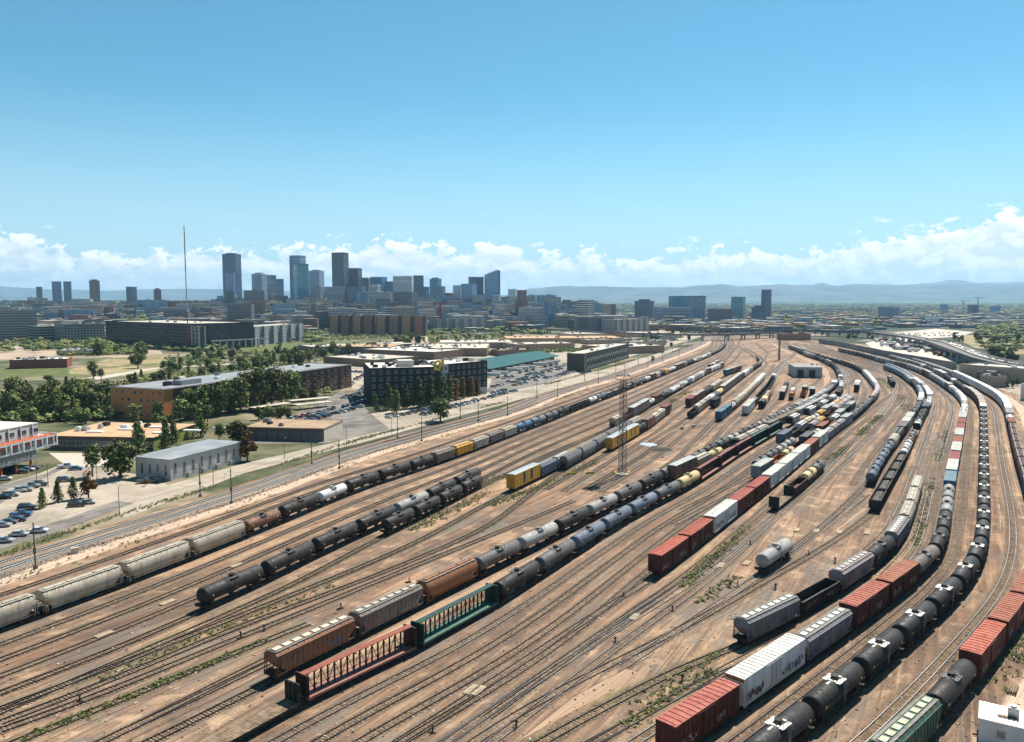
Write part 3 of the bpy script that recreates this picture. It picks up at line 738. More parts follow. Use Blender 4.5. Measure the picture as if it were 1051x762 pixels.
def merged_mesh(code):
    key=('far',code)
    if key in _kits: return _kits[key]
    m=MB(); mats=[]; names=[]
    def put(name,me,role,loc):
        if name in ('truck','coupler','underframe','side_sill','frame','wheelset'): g='dark'
        elif role in ('roof','hatch','deck','load'): g='roof'
        else: g='body'
        if g not in names: names.append(g); mats.append({'dark':DARK,'roof':FARROOF,'body':PAINT}[g])
        k=-1 if len(loc)>3 else 1; m.add([(k*v.co.x+loc[0],k*v.co.y+loc[1],v.co.z+loc[2]) for v in me.vertices],[tuple(p.vertices) for p in me.polygons],names.index(g))
    for name,me,role,loc,sub in kit(code,2): put(name,me,role,loc)
    me=m.mesh('far_'+KNAME[code][0],mats); _kits[key]=me; return me
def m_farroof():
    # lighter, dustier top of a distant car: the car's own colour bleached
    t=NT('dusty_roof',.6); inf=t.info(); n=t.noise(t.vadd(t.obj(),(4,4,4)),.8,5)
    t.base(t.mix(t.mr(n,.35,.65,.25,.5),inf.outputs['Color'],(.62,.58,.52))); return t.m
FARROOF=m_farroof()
COUNT={}
def put_car(code,pal,x,y,a,lod,label,group,graf=0):
    kn=KNAME[code][0]
    if lod==3:
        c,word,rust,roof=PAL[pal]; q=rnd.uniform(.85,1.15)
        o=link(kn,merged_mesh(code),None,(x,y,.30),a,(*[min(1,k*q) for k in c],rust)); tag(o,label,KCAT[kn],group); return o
    root=empty(kn,(x,y,.30),a); tag(root,label,KCAT[kn],group)
    d=roles(code,pal)
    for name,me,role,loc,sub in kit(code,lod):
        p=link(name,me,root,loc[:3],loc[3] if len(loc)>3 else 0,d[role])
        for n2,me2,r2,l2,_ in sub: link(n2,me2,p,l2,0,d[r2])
    if not graf and lod<=1 and code in 'BRH' and rnd.random()<.45: graf=int(rnd.random()*90)+20
    if graf and lod<=1:
        w={'B':1.64,'R':1.57,'H':1.63,'G':1.63}.get(code)
        if w:
            q=random.Random(graf); hl=LEN[code]/2-1
            for k in range(2):
                m=scribble(graf*7+k,q.choice((5,6,7)) if code!='R' else 9,q.uniform(.5,.9),q.uniform(.9,1.9) if code!='R' else 1.7,-w,0,.17 if code!='R' else .24)
                ob=link('graffiti',mk(m,'graffiti'),root,((-hl+.5,1.9)[k],0,1.3),0,[(.30,.28,.25,.8),(.10,.17,.32,.8),(.30,.15,.16,.8),(.38,.38,.36,.8)][(graf+k)%4] if code!='R' else ((.14,.10,.12,1),(.06,.14,.38,1))[k])
    return root
# ------------------------------------------------------------------ the ground
def m_city():
    t=NT('city_floor',.95); p=t.pos(); c1=t.voro(p,.016); s=t.sep(c1)
    c=t.mix(t.mr(s[0],.3,.7),(.030,.042,.020),(.10,.095,.075)); c=t.mix(t.mr(s[1],.72,.8),c,(.24,.21,.17))
    c=t.mix(t.mr(t.noise(p,.012,5,.6),.46,.58),c,(.028,.040,.018))
    far=t.noise(p,.0011,4,.6); c=t.mix(t.mr(far,.5,.6,0,.5),c,(.06,.075,.03)); t.base(c); return t.m
sheet('ground',[(-60000,-300),(60000,-300),(60000,90000),(-60000,90000)],-.12,m_city())
sheet('yard_ground',gp((-330,700),(0,603),(120,563),(240,525),(355,480),(450,450),(521,430),(595,402),(666,378),(715,358),(735,349),(752,343),(800,346),(850,351),(900,360),(985,383),(1051,404),(1300,470),(2200,900),(525,1150),(-800,900)),.0,MDIRT)
# ------------------------------------------------------------------ tracks
class _T: n=0
RAILM=plain('rail_steel',(.045,.033,.030),.6,.2,.3,.6)
RAILTOP=plain('rail_head',(.10,.085,.08),.45,.4,.35,.05); RAILSHINE=plain('polished_rail_head',(.40,.38,.38),.35,.6,.25,.05)
def m_tie():
    t=NT('tie_timber',.9); p=t.pos(); c=t.mix(t.mr(t.noise(p,2.1,4,.7),.35,.65),(.05,.036,.028),(.34,.26,.18)); t.base(c); return t.m
TIE=m_tie(); CTIE=plain('concrete_tie',(.48,.47,.43),.85,0,.15,2)
def strip_mesh(path,s0,s1,hw,z,mat,name,step=6.0):
    n=max(2,int((s1-s0)/step)); vs=[];uv=[];fs=[]
    lat=(-hw,-hw/2,0,hw/2,hw)
    for i in range(n+1):
        s=s0+(s1-s0)*i/n; x,y=path.at(s); a=path.dir(s); nx,ny=math.sin(a),-math.cos(a)
        for l in lat: vs.append((x+nx*l,y+ny*l,z)); uv.append((s,l))
    k=len(lat); uvs=[]
    for i in range(n):
        for j in range(k-1):
            f=(i*k+j,i*k+j+1,(i+1)*k+j+1,(i+1)*k+j); fs.append(f)
            for q in f: uvs+= [uv[q][0],uv[q][1]]
    m=bpy.data.meshes.new(name); m.from_pydata(vs,[],fs); m.materials.append(mat)
    l=m.uv_layers.new(name='UVMap'); l.data.foreach_set('uv',uvs); m.update()
    if m.polygons[0].normal.z<0: m.flip_normals()
    return m
def track(path,bed=None,ties='wood',s0=0,s1=None,polished=0.0,tiedist=330):
    s1=s1 or path.len; _T.n+=1; z=.012+_T.n*.0011
    bed=bed or BED
    root=link('railway_track',strip_mesh(path,s0,s1,2.6 if bed is not BEDL else 4.0,z,bed,'track_bed')); root['kind']='structure'
    # rails
    for side in (-.7175,.7175):
        m=MB(); n=int((s1-s0)/4); rings=[]
        for i in range(n+1):
            s=s0+(s1-s0)*i/n; x,y=path.at(s)
            if not vis(x,y,25): 
                if rings: m_add(m,rings); rings=[]
                continue
            D=max(1,y/330.0) if y>330 else 1
            a=path.dir(s); nx,ny=math.sin(a),-math.cos(a); w=.042*(1+max(0,min(y,900)-180)/380)
            rings.append([(x+nx*(side+l),y+ny*(side+l),zz) for l,zz in ((-w,.08),(-w,.285),(w,.285),(w,.08))])
        if rings: m_add(m,rings)
        if m.v: link('rail',m.mesh('rail',[RAILM,RAILSHINE if _T.n%4==1 else RAILTOP]),root)
    if ties:
        m=MB(); q=random.Random(_T.n); s=s0; fs=[];vs=[]
        zt=.115
        while s<s1:
            x,y=path.at(s)
            if y>tiedist: break
            if vis(x,y,3) and (ties=='conc' or q.random()<.93):
                a=path.dir(s)+(q.uniform(-.02,.02) if ties=='wood' else 0); c,sn=math.cos(a),math.sin(a); hl=1.28+(q.uniform(-.08,.08) if ties=='wood' else 0); hw=.115 if ties=='wood' else .13
                dz=q.uniform(-.05,.012) if ties=='wood' else .02; o=len(vs)
                for (u,v) in ((-hw,-hl),(hw,-hl),(hw,hl),(-hw,hl)): vs.append((x+u*c-v*sn,y+u*sn+v*c,zt+dz))
                for (u,v) in ((-hw,-hl),(hw,-hl),(hw,hl),(-hw,hl)): vs.append((x+u*c-v*sn,y+u*sn+v*c,0))
                fs+= [(o,o+1,o+2,o+3),(o+4,o+5,o+1,o),(o+7,o+4,o,o+3),(o+5,o+6,o+2,o+1)]
            s+=.56 if ties=='wood' else .70
        if vs:
            me=bpy.data.meshes.new('ties'); me.from_pydata(vs,[],fs); me.materials.append(TIE if ties=='wood' else CTIE); me.update(); o=link('ties',me,root); o['kind']='stuff'
    return root
def m_add(m,rings):
    if len(rings)<2: return
    k=4; o=len(m.v)
    for r in rings: m.v+=r
    for i in range(len(rings)-1):
        for j,mi in ((0,0),(1,1),(2,0)):
            m.f.append([o+i*k+j,o+i*k+j+1,o+(i+1)*k+j+1,o+(i+1)*k+j]); m.mi.append(mi); m.sm.append(False)
def W(pts,z=0): return [G(x,y,z) for x,y in pts]
def P(pre,roof,post,z): return Path(W(pre)+W(roof,z)+W(post))
# ------------------------------------------------------------------ trains: traced along their roofs
# name: (roof height, pre, roof, post, anchor pixel, index of the car that begins there, cars, words for the row, bed)
TR={}
TR['a']=(4.4,[],[(-190,687),(-70,647),(0,623),(49,607),(123.5,582),(182,560),(234,541.5),(275,526),(315,510),(357,494),(384,483.5),(415,476),(444,466),(468,458.5),(485,452.5),(500,447),(514,441.5),(528,436.8),(541,432),(556,427),(567,423),(579,418.3),(590,413.5),(615,405),(631,398.8),(650,391.5),(663,387),(681,380),(698,373.7),(725,363.5),(735.6,359),(742,355),(745,351.5),(745,347.5),(742,344.5),(736,342.5)],[(722,340.5)],
 (123.5,582),3,'Cc Cc Cc Cc Cc Sn TK Sw TK TK SK Kp Ky Kc Kp Kc Tb TB Tg TK GK GK Sw TB Wk Wk Wk Wk Tg Tg Sw Bm Kc TK Ky Sw Sw Bm Br Kp TK TK Sw Kc Kc Sw Sw Kc Kc Tg Tg Tg Tg Tg Tg Tg TK TK TK Wk Wk Wk Wk Wk Wk Wk Wk Wk Wk Wk','long train beside the main line',BED)
TR['b']=(4.35,[(-60,736),(0,712),(110,671)],[(195.5,610),(268,580),(334,548),(375,531.5),(415,514),(449,499),(475,487),(502,475.5)],[(545,466),(627,431),(680,406),(738,374),(757,356),(760,347)],
 (195.5,610),0,'TK TK TK TK Tl TK TK','black tank row at left',BED)
TR['c']=(4.2,[(-30,745),(120,681),(300,602)],[(393,534),(425,520.5),(451,508.5),(477,494.5),(504,482)],[(560,467),(640,434),(700,403),(745,377)],
 (393,534),0,'SK SK SK SK','short black tank row at left',BEDG)
TR['d']=(4.55,[(60,808),(155,762),(255,713)],[(273,672.5),(364,631),(438.5,596),(488,573.5),(534,552),(571,534.5),(604,518.5),(631,505.5),(657,493.5),(680,482),(690,477),(703.7,470),(721.4,460),(740.3,450.7),(760.4,441.3),(778,433),(799,423),(819,414),(831,409.5),(840,404),(850,398),(862,388)],[(868,384)],
 (273,672.5),0,'Hh Hp Cx Tg Tl TK Tl Tg TK Tg SK Sg SK Sg Sl SK Sg Sl Sg Sg Sl Sg Kl Kl Kl Kl Kl Kl Sv Sv SB SB SB SB SB SB SB SB SB SB SB SB SB SB SB SB','train led by rusty hoppers',BED)
TR['e']=(4.6,[(150,812),(200,788)],[(243,724),(306,694),(436,638),(513,597),(565,565),(602,543),(635,523),(664,507.5),(688,497),(711,485),(725,477),(745,464),(760,454.5),(778,445),(804,431),(818,424),(832,417.5),(846,411.5),(858,404.5),(864,396),(863.5,387),(860.5,379),(857,373),(849,369),(842,366),(832,363),(820,358.5),(808,354)],[(800,352.5)],
 (311,691),1,'Fk Pr Pe TK Tg TB TB TB Tg YT Pm Pm Pm Pe Pk Fk Kw Fk Kw SK Kw SK Kw Fk SK SK Kl Kl KB SK SK Kw SK SK Tg SK SK SK SK SK SK Kp Kp SK Sg SK SK Kp Kl Kl Kl SK SK SK','train led by empty centerbeams',BED)
TR['f']=(5.0,[(330,812),(410,763),(540,678),(620,625)],[(670,572.5),(706,547),(737,525),(763,506),(779,494),(797,481),(809,471.5),(822,461.5),(834,452),(843,444.5),(852,438),(862,430.5),(875,422.5),(889,411),(899,401.5),(902,397.5),(899,391),(894,386),(889,380),(882,375.5),(873.6,371.5),(861.8,368),(850,365),(836,361.5),(821,357.5),(810,354)],[(800,351.5)],
 (670,572.5),0,'Br Br Rw Br Br Rw Rw Rw Br Rw Kv Kv Kv Bl Tg Tg Tg Tg Sg Kp Kv Kv Kv Kv Kv Kw Kw Kw Kw Kw Kw Kw SK SK SK SK Gk Gk Gk Wk Wk Wk Wk Wk Kp Kp Kp Kp Bn Bn Bn Bn Bn Kp Kp Kp','train led by red boxcars',BED)
TR['g']=(4.4,[(700,524)],[(772,475.5),(794.3,461),(812,450),(828,438),(840,430.5),(852,422),(862,414.5),(872,408),(887,397.5)],[(895,392)],
 (774,474),0,'Sg Sg Sl Sl Fk Gr Kv Ky Gr Gn Kv Kv Kv Kv','row of grey tanks in mid yard',BED)
TR['h']=(4.8,[(690,540)],[(776,480),(792,470),(802.5,463),(813,456.5),(822.6,450.5),(832,443.5),(842.7,437.5),(849,432),(855.7,426.5),(864,420.6),(871,415.5),(880,409)],[(892,399)],
 (776,480),0,'Bl Go SY Gr Bg Sw Br Go Kw Bl Bk Bl','row led by grey-roofed boxcar',BED)
TR['i']=(4.8,[(740,490)],[(802,446.5),(817,436),(832,427),(842.7,421),(850,417),(855,413),(861,409.5),(869,405.5),(880,398)],[(888,390)],
 (802,446.5),0,'BB Gn Kw KY Sw Ky Bl Kw Ky Kv Kv','row led by blue boxcar',BED)
TR['j']=(4.5,[(650,510)],[(691,482),(718,467.5),(737,459.5),(760.4,447.8),(779.3,438.8),(800,429.5),(820,420.5),(835,413),(849,405)],[(860,396)],
 (691,482),0,'An Kc SY Fk Kc Kc Kc Bn Bn Bn Bl Bl Bl Kv Kv Kv Kv Kv Kv','row led by brown autorack',BED)
TR['k']=(5.3,[(0,729),(120,684),(240,635),(346,593),(430,557),(490,523)],[(523.5,488),(553,475.5),(573,467),(585,459.5)],[(640,445),(700,412),(750,384)],
 (523.5,488),0,'Ay KB Kl','row led by yellow autorack',BEDG)
TR['l']=(4.5,[(0,743),(120,698),(240,645),(346,607),(425,576),(500,543)],[(574,471.5),(592,462.5),(608,454.5),(619,447.5),(631,441),(651,430.5)],[(700,412),(745,386)],
 (574,471.5),0,'Cs Cs Cs Cs Cs Cc','silver round hopper row',BEDG)
TR['m']=(5.0,[(560,503)],[(623.5,452),(641,442.5),(653,436.8),(668.7,427),(681,417.5),(688,413)],[(740,389)],
 (623.5,452),0,'Ay Ay SK Bn Kc Kc Bm','row of yellow autoracks',BEDG)
TR['n']=(4.7,[(520,488),(580,461)],[(629,429),(652,418.4),(664.5,410),(674,406),(684.8,400.5),(700,392),(718,382.5),(729.7,376.6),(742.7,372),(752,367.5)],[(762,360)],
 (629,429),0,'Kc Gn Ap Ap Sw Bm TK Sg Sw Sw Kl Sw KB Kw Kl Kl Kw Kn Bm Kw Kw Kw Bn','row ending in white hoppers',BED)
TR['n2']=(4.6,[],[(728,374.5),(738,370.2),(744.5,366)],[(752,361)],(728,374.5),0,'Kg Kw Bm Kn','short brown and white row',BED)
TR['o']=(4.6,[],[(706,410.5),(718,402.5),(732,394.5),(741.5,388),(752,381.5)],[(765,373)],
 (706,410.5),0,'Bm Bm Bm SK SK Kc Kc Kc','maroon boxcar row',BED)
TR['o2']=(4.6,[],[(744,380.5),(752,378),(761,375)],[],(744,380.5),0,'Bt Bn Bm','short row led by teal boxcar',BED)
TR['p']=(4.6,[(600,503),(660,468)],[(708.5,421),(722.6,410),(735.6,401.8),(742.7,396.5),(755,387.5),(770,376.8),(777.7,372.5),(782,369.5),(781,367),(776.5,363.8),(771.8,360.3),(765,356.3),(759,353)],[],
 (708.5,421),0,'Gk Kc Kc Kc Kw Tg TY Ap Ap Ap Ap Ap Kk Kw Kw Kl Kl SK SK SK Wk Wk Wk Wk Wk Wk','row of long beige autoracks',BED)
TR['q']=(4.6,[],[(731,411.5),(738,407.5)],[],(729,413),0,'Bk','alone between two hopper rows',BED)
TR['r']=(4.9,[(680,482),(712,458)],[(736,423.5),(750.5,413.5),(763,403),(773.4,393),(786,380.5)],[(795,374)],
 (736,423.5),0,'Bb Bb Sw Cc Cc Kc Kc Kc Kc Kc Kc Kw Kw Kw Kw','row led by two blue boxcars',BED)
TR['r2']=(1.6,[],[(756,401),(767,392)],[],(756,401),0,'','',BED)
TR['s']=(4.9,[(712,474),(742,449)],[(765,417.5),(773,409),(779,403),(788,394),(796,381),(800,376.5),(805,370.5)],[(810,365)],
 (765,417.5),0,'Bw Bw Kn GK GK GK GK GK GK GK GK Kw','row led by white boxcars',BED)
TR['t']=(4.6,[],[(781,412),(786,406),(790.5,399.5)],[(796,394)],(781,412),0,'Kk KY Kn Kn','short cream hopper row',BED)
TR['u']=(4.6,[],[(802.5,403),(807,392.5),(810,386)],[],(802.5,403),0,'Bk Bn Lk Lg','dark row before the shed',BED)
TR['v']=(4.6,[],[(812,404),(816,392)],[],(812,404),0,'Lo Lw','pair near the shed',BED)
TR['w']=(3.6,[],[(824,403),(830,391)],[],(824,403),0,'Go Bk','short row beside the shed',BED)
TR['x']=(4.2,[],[(833.5,401),(835.5,394)],[],(833.5,401),0,'Bk','alone beside the engine shed',BED)
TR['y']=(4.8,[],[(856,393),(857,385)],[],(856,393),0,'Bw','alone right of the engine shed',BED)
TR['z']=(4.6,[],[(879,396),(882.5,386)],[],(879,396),0,'Bk Bw','dark and white pair',BED)
TR['A']=(4.4,[(640,685),(700,645),(745,615)],[(784,569),(813,549.5)],[(850,539),(893,505)],(785,569.5),0,'Tl','standing alone in mid yard',BED)
TR['B']=(4.3,[(500,738),(580,680),(650,634),(720,585)],[(796,509),(820,490.5),(834,480.5),(842.7,471.5),(857,460)],[(880,448)],(796,510),0,'Dk Gm SY Sg','row of a bulkhead flat and tanks',BEDG)
TR['C']=(4.3,[],[(893.5,487),(899,475.5),(905,466),(910.5,458),(915.5,451),(919.7,446),(926.8,437),(937.4,422),(944,411),(946.8,403.8),(944.5,398),(938,390.5),(931,385),(922,379.5),(911,375.5),(900,372),(888,368.5),(873.6,364.8),(861.8,361.9),(850,359),(840,356.5)],[(825,353)],
 (893.5,487),0,'TB TB TB TB Cc Ck Bn Bw Bw SK Sg Sg Sg Kl Kw Kw KB KB KB SK SK SK Kl Kl KB KB KB KB KB KB KB','row led by steel blue tanks',BED)
TR['D']=(3.7,[],[(897.5,514),(912,489),(927,464.5),(934,450.5),(938,441.5),(943,431),(950,419),(954,411),(955,406),(953.5,401),(948,395.5),(942,391),(936,386.5),(928,381),(920,377),(909,373.5),(897,370.5),(885,367),(871,363.3),(859,360.5),(846,357.5)],[(832,354)],
 (897.5,514),0,'WK WK WK WK WK Sw Sw Sn SB Fn Sw SK SK SK BB Sw Sw Sw Bw Kw Kw Kw KB Kw Kw Kw Kg KB KB KB KB KB KB KB KB','row led by loaded coal gondolas',BED)
TR['D2']=(4.4,[],[(917.5,391.5),(912,384.5),(907,379.5)],[(900,376)],(917.5,391.5),0,'SK Sg Kg','three dark cars on the curve',BED)
TR['E']=(4.5,[(480,808),(556,762),(640,716),(720,675)],[(759,642),(812,613),(862,586),(902,561),(922,542),(932,522.5),(937.5,504),(941.5,492),(945,483)],[(953,470),(965,440)],
 (760,641.5),0,'Hs GK Hv TK Hs Cc Cc Cc','row led by silver grey hopper',BEDG)
TR['F']=(5.0,[],[(560,825),(651,764),(748,701),(820,653),(864,625.5),(908,596),(944,571),(956,563.5),(963.5,555),(968,540),(970.5,527.5),(972.2,513),(973.5,500),(975.5,487),(978.5,474),(981,463),(983,453),(984.5,444),(986.5,434),(989,421.5),(990.8,412),(990,407),(986,402.2),(980,397.2),(972.3,392.2),(964,387),(954,381.5),(944,376.7),(932,372.8),(920,370.2),(908,367.8),(896,365),(885,361.8),(873,359.4),(861.8,356.8),(852,355)],[(835,351.5),(815,349)],
 (748,701),1,'Br Rw Hs Br Br Tp TK TK Tl Tl Bb Rw Bm Rw Br Rw Bm Br Rw Kw Kw Kw Kp Kw Kw Kw Kw Kl Kw Bn Kl Kl Kl Kl Kl Bn Bm Kl Kl Kl Kl Kn Kn Kl Kl Kl Kl SK SK SK SK SK Kg Kg Kp Kp Kp','train with the white refrigerator car',BED)
TR['G']=(4.55,[],[(720,804),(789,749),(855.8,698.3),(902.7,658.8),(941.6,627.2),(972.7,600.2),(995.4,577.7),(1006.2,557.3),(1010.2,538.2),(1010.2,521.9),(1010.3,507),(1010.2,494.7),(1010.1,475.5),(1010,459.5),(1009.8,445),(1009.6,432),(1009.5,420),(1009,414),(1006,407.5),(1001.5,402),(995,398.3),(987.7,394.5),(978.2,388.5),(971,383.8),(962,379.5),(952,375.5),(940,371.4),(928,368),(915,365)],[(890,359.5),(860,353)],
 (855.8,698.3),3.5,'Ok Ok Ok OK Ok Ok Ok Ok Ok OK Ok Ok Ok OK Ok Ok Ok Ok Ok OK Ok Ok Ok Ok Bl Bm Bm Bn Bn Bn Kp TK TK Kw TK TK Bl Bl Kl TK TK Kw Kp Kp Kp Kl Kl Kl Kp Kp','long black oil train',BED)
TR['H']=(4.65,[(840,850)],[(914.5,758),(960.7,711.5),(1003,664),(1038,622),(1056,598),(1066,574),(1069,550),(1066,527),(1060,503),(1053,483),(1047,465),(1042,447),(1037.5,429),(1033.8,414.5),(1030.5,409),(1025,404.2),(1017,399.3),(1005,393.3),(994,388),(982,382.5),(970,377.8),(957,373.5),(944,369.5),(931,366.3)],[(900,359.5),(870,353)],
 (960.7,711.5),1,'He TK Br Br Br Br Rl Rl Rl Rb Cm Cm Cm Cm Cm Cr Cr Bm Kw Rl Rw Rw Rw Rw Rw Rw Rw Rw Rw Rw Rw Kl Kl Kl Kl Kl Kl Kl Kp Kp Kp','outermost train at right edge',BED)
ORD=['first','second','third','fourth','fifth','sixth','seventh','eighth','ninth','tenth','eleventh','twelfth','thirteenth','fourteenth','fifteenth','sixteenth','seventeenth','eighteenth','nineteenth','twentieth']
def ordw(i):
    if i<20: return ORD[i]
    t=('twenty','thirty','forty','fifty','sixty','seventy')[(i+1)//10-2]; u=(i+1)%10
    return (t[:-1]+'ieth') if u==0 else t+'-'+['','first','second','third','fourth','fifth','sixth','seventh','eighth','ninth'][u]
PATHS={}
GRAF={('f',0):3,('f',1):4,('f',2):5,('E',0):0,('E',1):6,('E',2):0,('F',0):7,('F',1):8,('F',2):9,('F',3):10,('F',4):11,('H',2):12,('H',3):13,('d',1):14,('k',1):0}
def lay_trains():
    for key,(z,pre,roof,post,anc,idx,cars,words,bed) in TR.items():
        p=P(pre,roof,post,z); PATHS[key]=p
        codes=[(c[0],c[1]) if c[0] in BUILD and c[1] in PAL else (c[1],c[0]) for c in cars.split()]
        if not codes: continue
        L=[LEN[c] for c,_ in codes]; k=int(idx); s=p.nearest(G(*anc,z))-sum(L[:k])-(L[k]*(idx-k))
        end=p.nearest(G(*roof[-1],z))
        shown=0
        for i,(c,pal) in enumerate(codes):
            s0=s; s+=L[i]
            if s0<0: continue
            if s>end+12: break
            xt=L[i]/2-2.7; a=p.at(s0+L[i]/2-xt); b=p.at(s0+L[i]/2+xt); x,y=(a[0]+b[0])/2,(a[1]+b[1])/2
            if not vis(x,y,12): continue
            ang=math.atan2(b[1]-a[1],b[0]-a[0]); D=math.hypot(x,y)
            lod=0 if D<265 else (1 if D<470 else 3)
            look=PAL[pal][1]
            kw=KNAME[c][1]
            if c=='O': kw='tank car with white fittings'
            if len(codes)==1: label=f'{look} {kw}, {words}'
            elif c=='O': label=f'{look} {kw}, {ordw(shown)} in the {words}'
            else: label=f'{look} {kw}, {ordw(shown)} from the near end of the {words}'
            w=label.split()
            if len(w)>16: label=f'{look} {kw}, {ordw(shown)} in the {words}'
            put_car(c,pal,x,y,ang,lod,label,('cars of the '+words) if len(codes)>1 else None,GRAF.get((key,i),0))
            shown+=1
lay_trains()
# ------------------------------------------------------------------ tracks under the trains and the empty ones between them
def long(path): return path
for key in TR:
    if key=='r2': continue
    track(PATHS[key],TR[key][8])
A_,B_,C_,D_=PATHS['a'],PATHS['b'],PATHS['c'],PATHS['d']
track(A_.offset(-6.2)); track(A_.offset(-12.0)); track(A_.offset(-17.6))
for t in (.25,.5,.75): track(between(A_,B_,t),BED)
LRT=Path(W([(-200,651),(-40,595),(0,581),(120,545),(240,508),(355,467),(450,440.5),(521,422),(560,405.5),(595,395.5),(631,385.5),(666,373),(695,363),(715,355),(726,348.5),(730,344),(727,340.5)]))
track(LRT.offset(-2.2),BEDL,'conc'); track(LRT.offset(2.2),BEDL,'conc')
def T(*pts,**k): return track(Path(W(pts)),**k)
T((0,751),(70,728),(150,695),(200,673),(300,634),(400,592),(480,560),(560,527),(600,510),bed=BED)
T((-40,786),(21,760),(120,722),(220,680),(300,647),(345,630),bed=BEDG)
T((-30,828),(105,763),(190,721),(267,680.5),(345,643),(440,603),(520,570),(600,530),(650,505))
# between the centerbeams and the red boxcars
E_,F_=PATHS['e'],PATHS['f']
for d in (4.9,9.7,14.4,19.0): track(E_.offset(d))
T((370,835),(456,763),(560,694),(620,655),(680,618),(722,592),(762,563),(800,528),(850,490),(900,446),(930,412))
T((448,790),(484,762),(560,716),(620,686),(680,657),(722,634),(780,600),(840,567),(880,540),(903,521))
T((540,800),(610,762),(680,724),(752,682),(830,642),bed=BEDG)
T((800,575),(840,545),(880,508),(905,478),(925,450),(940,425))
T((620,650),(690,607),(750,565),(800,521),(850,478),(890,440),(915,410),(922,396),(905,383))
T((860,590),(910,548),(936,505),(950,470),(962,440),(970,415),(965,400),(950,388))
T((890,600),(930,560),(950,520),(961,485),(970,450),(978,420),(976,405),(960,393),bed=BEDG)
FF,GG,HH=PATHS['F'],PATHS['G'],PATHS['H']
N67=GG.offset(-5.4); track(N67)
N79=HH.offset(-5.4); track(N79)
track(PATHS['C'].offset(-5.2)); track(PATHS['D'].offset(5.0)); track(PATHS['D'].offset(10)); track(FF.offset(-5.2)); track(PATHS['E'].offset(5.2)); track(D_.offset(-5.4)); track(F_.offset(5.2)); track(F_.offset(10.2)); track(PATHS['m'].offset(6)); track(PATHS['p'].offset(5.5)); track(PATHS['r'].offset(5.5))
T((905,562),(925,520),(940,480),(953,440),(960,418),(957,402),(940,388),(915,377))
# centre of the yard
T((600,560),(660,520),(700,490),(740,462),(790,430),(830,400),(845,385))
T((690,476),(718,447),(745,420),(775,395),(800,375),(815,365),(818,357),(805,352))
T((640,470),(690,440),(730,412),(760,388),(785,370),(788,362),(775,352))
T((720,480),(760,445),(790,415),(815,392))
T((735,470),(775,436),(805,406),(825,385))
T((830,470),(870,438),(905,412),(925,400),(922,392),(905,384),(880,374))
T((870,470),(900,440),(922,412),(926,397),(912,386),(890,377))
T((840,405),(865,392),(872,385),(862,377),(845,371),(825,362))
T((845,410),(876,392),(880,384),(870,377),(850,370))
# ------------------------------------------------------------------ yard furniture and dirt roads
ROADM=m_mix('dirt_road',(.42,.29,.21),(.52,.38,.29),.35,.95,5)
def ribbon(name,path,hw,z,mat,s0=0,s1=None):
    o=link(name,strip_mesh(path,s0,s1 or path.len,hw,z,mat,name,8)); o['kind']='structure'; return o
def m_road(name='worn_dirt_road',ca=(.42,.30,.215),cb=(.58,.44,.34)):
    t=NT(name,.95); d=DIRT(t); u=t.uv(); s=t.sep(u); lat=t.math('ABSOLUTE',s[1])
    rut=t.noise(t.mapping(u,(.03,1.6,1)),1.0,5,.6); n=t.noise(t.mapping(u,(.15,.6,1)),1.0,5,.65)
    c=t.mix(t.mr(rut,.35,.65),ca,cb); e=t.math('ADD',lat,t.math('MULTIPLY',t.math('SUBTRACT',n,.5),2.5))
    t.base(t.mix(t.math('MULTIPLY',t.mr(e,2.9,2.1),t.mr(lat,3.6,3.1)),d,c)); return t.m
MR_=m_road()
ribbon('dirt_road',GG.offset(6.6),3.7,.006,MR_)
ribbon('dirt_road',LRT.offset(9.5),3.7,.007,MR_)
MR2_=m_road('dusty_track_road',(.33,.225,.15),(.44,.31,.21))
ribbon('dirt_road',E_.offset(-9.0),3.7,.008,MR2_)
ribbon('dirt_road',Path(W([(560,762+20),(640,716),(700,672),(760,625),(830,590),(880,560),(920,520)])).offset(-5),3.7,.009,MR2_)
ribbon('dirt_road',HH.offset(8),3.7,.010,MR_)
ribbon('dirt_road',Path(W([(640,640),(700,598),(745,560),(790,520),(815,500),(860,465),(890,440)])).offset(1.5),2.8,.011,MR_)
# weeds: small upright blades and clumps in bands along weedy tracks
def weeds(name,bands,label):
    q=random.Random(11); m=MB()
    for pts,hw,dens,hh in bands:
        p=pts if isinstance(pts,Path) else Path(W(pts)); n=int(min(p.len,420)*dens*hw*2.6)
        for _ in range(n):
            s=q.random()*p.len; 
            if math.sin(s*.11+len(m.v)*0)+math.sin(s*.037+1)+q.uniform(-1,1)<-.2: continue
            x,y=p.at(s); a=p.dir(s); l=q.gauss(0,hw*.5); x+=math.sin(a)*l; y-=math.cos(a)*l
            if not vis(x,y,2): continue
            r=q.uniform(.10,.42); h=hh*q.uniform(.4,1.2)
            for k in range(9):
                ox,oy,oz=q.gauss(0,r*.6),q.gauss(0,r*.6),q.uniform(.1,1)*h; s_=q.uniform(.06,.17); c_=Vector((x+ox,y+oy,.05+oz)); u_=Vector((q.gauss(0,.6),q.gauss(0,.6),1)).normalized(); a_=u_.orthogonal().normalized(); b_=u_.cross(a_)
                m.add([c_+a_*s_*1.6,c_+b_*s_,c_-a_*s_*1.6,c_-b_*s_],[(0,1,2,3)],q.randrange(3))
    o=link(name,m.mesh(name,[m_leaf('weed_a',(.085,.125,.03),(.14,.17,.05)),m_leaf('weed_b',(.17,.18,.06),(.26,.23,.10)),m_leaf('weed_c',(.06,.095,.025),(.10,.13,.035))]))
    tag(o,label,'weeds',None,'stuff'); return o
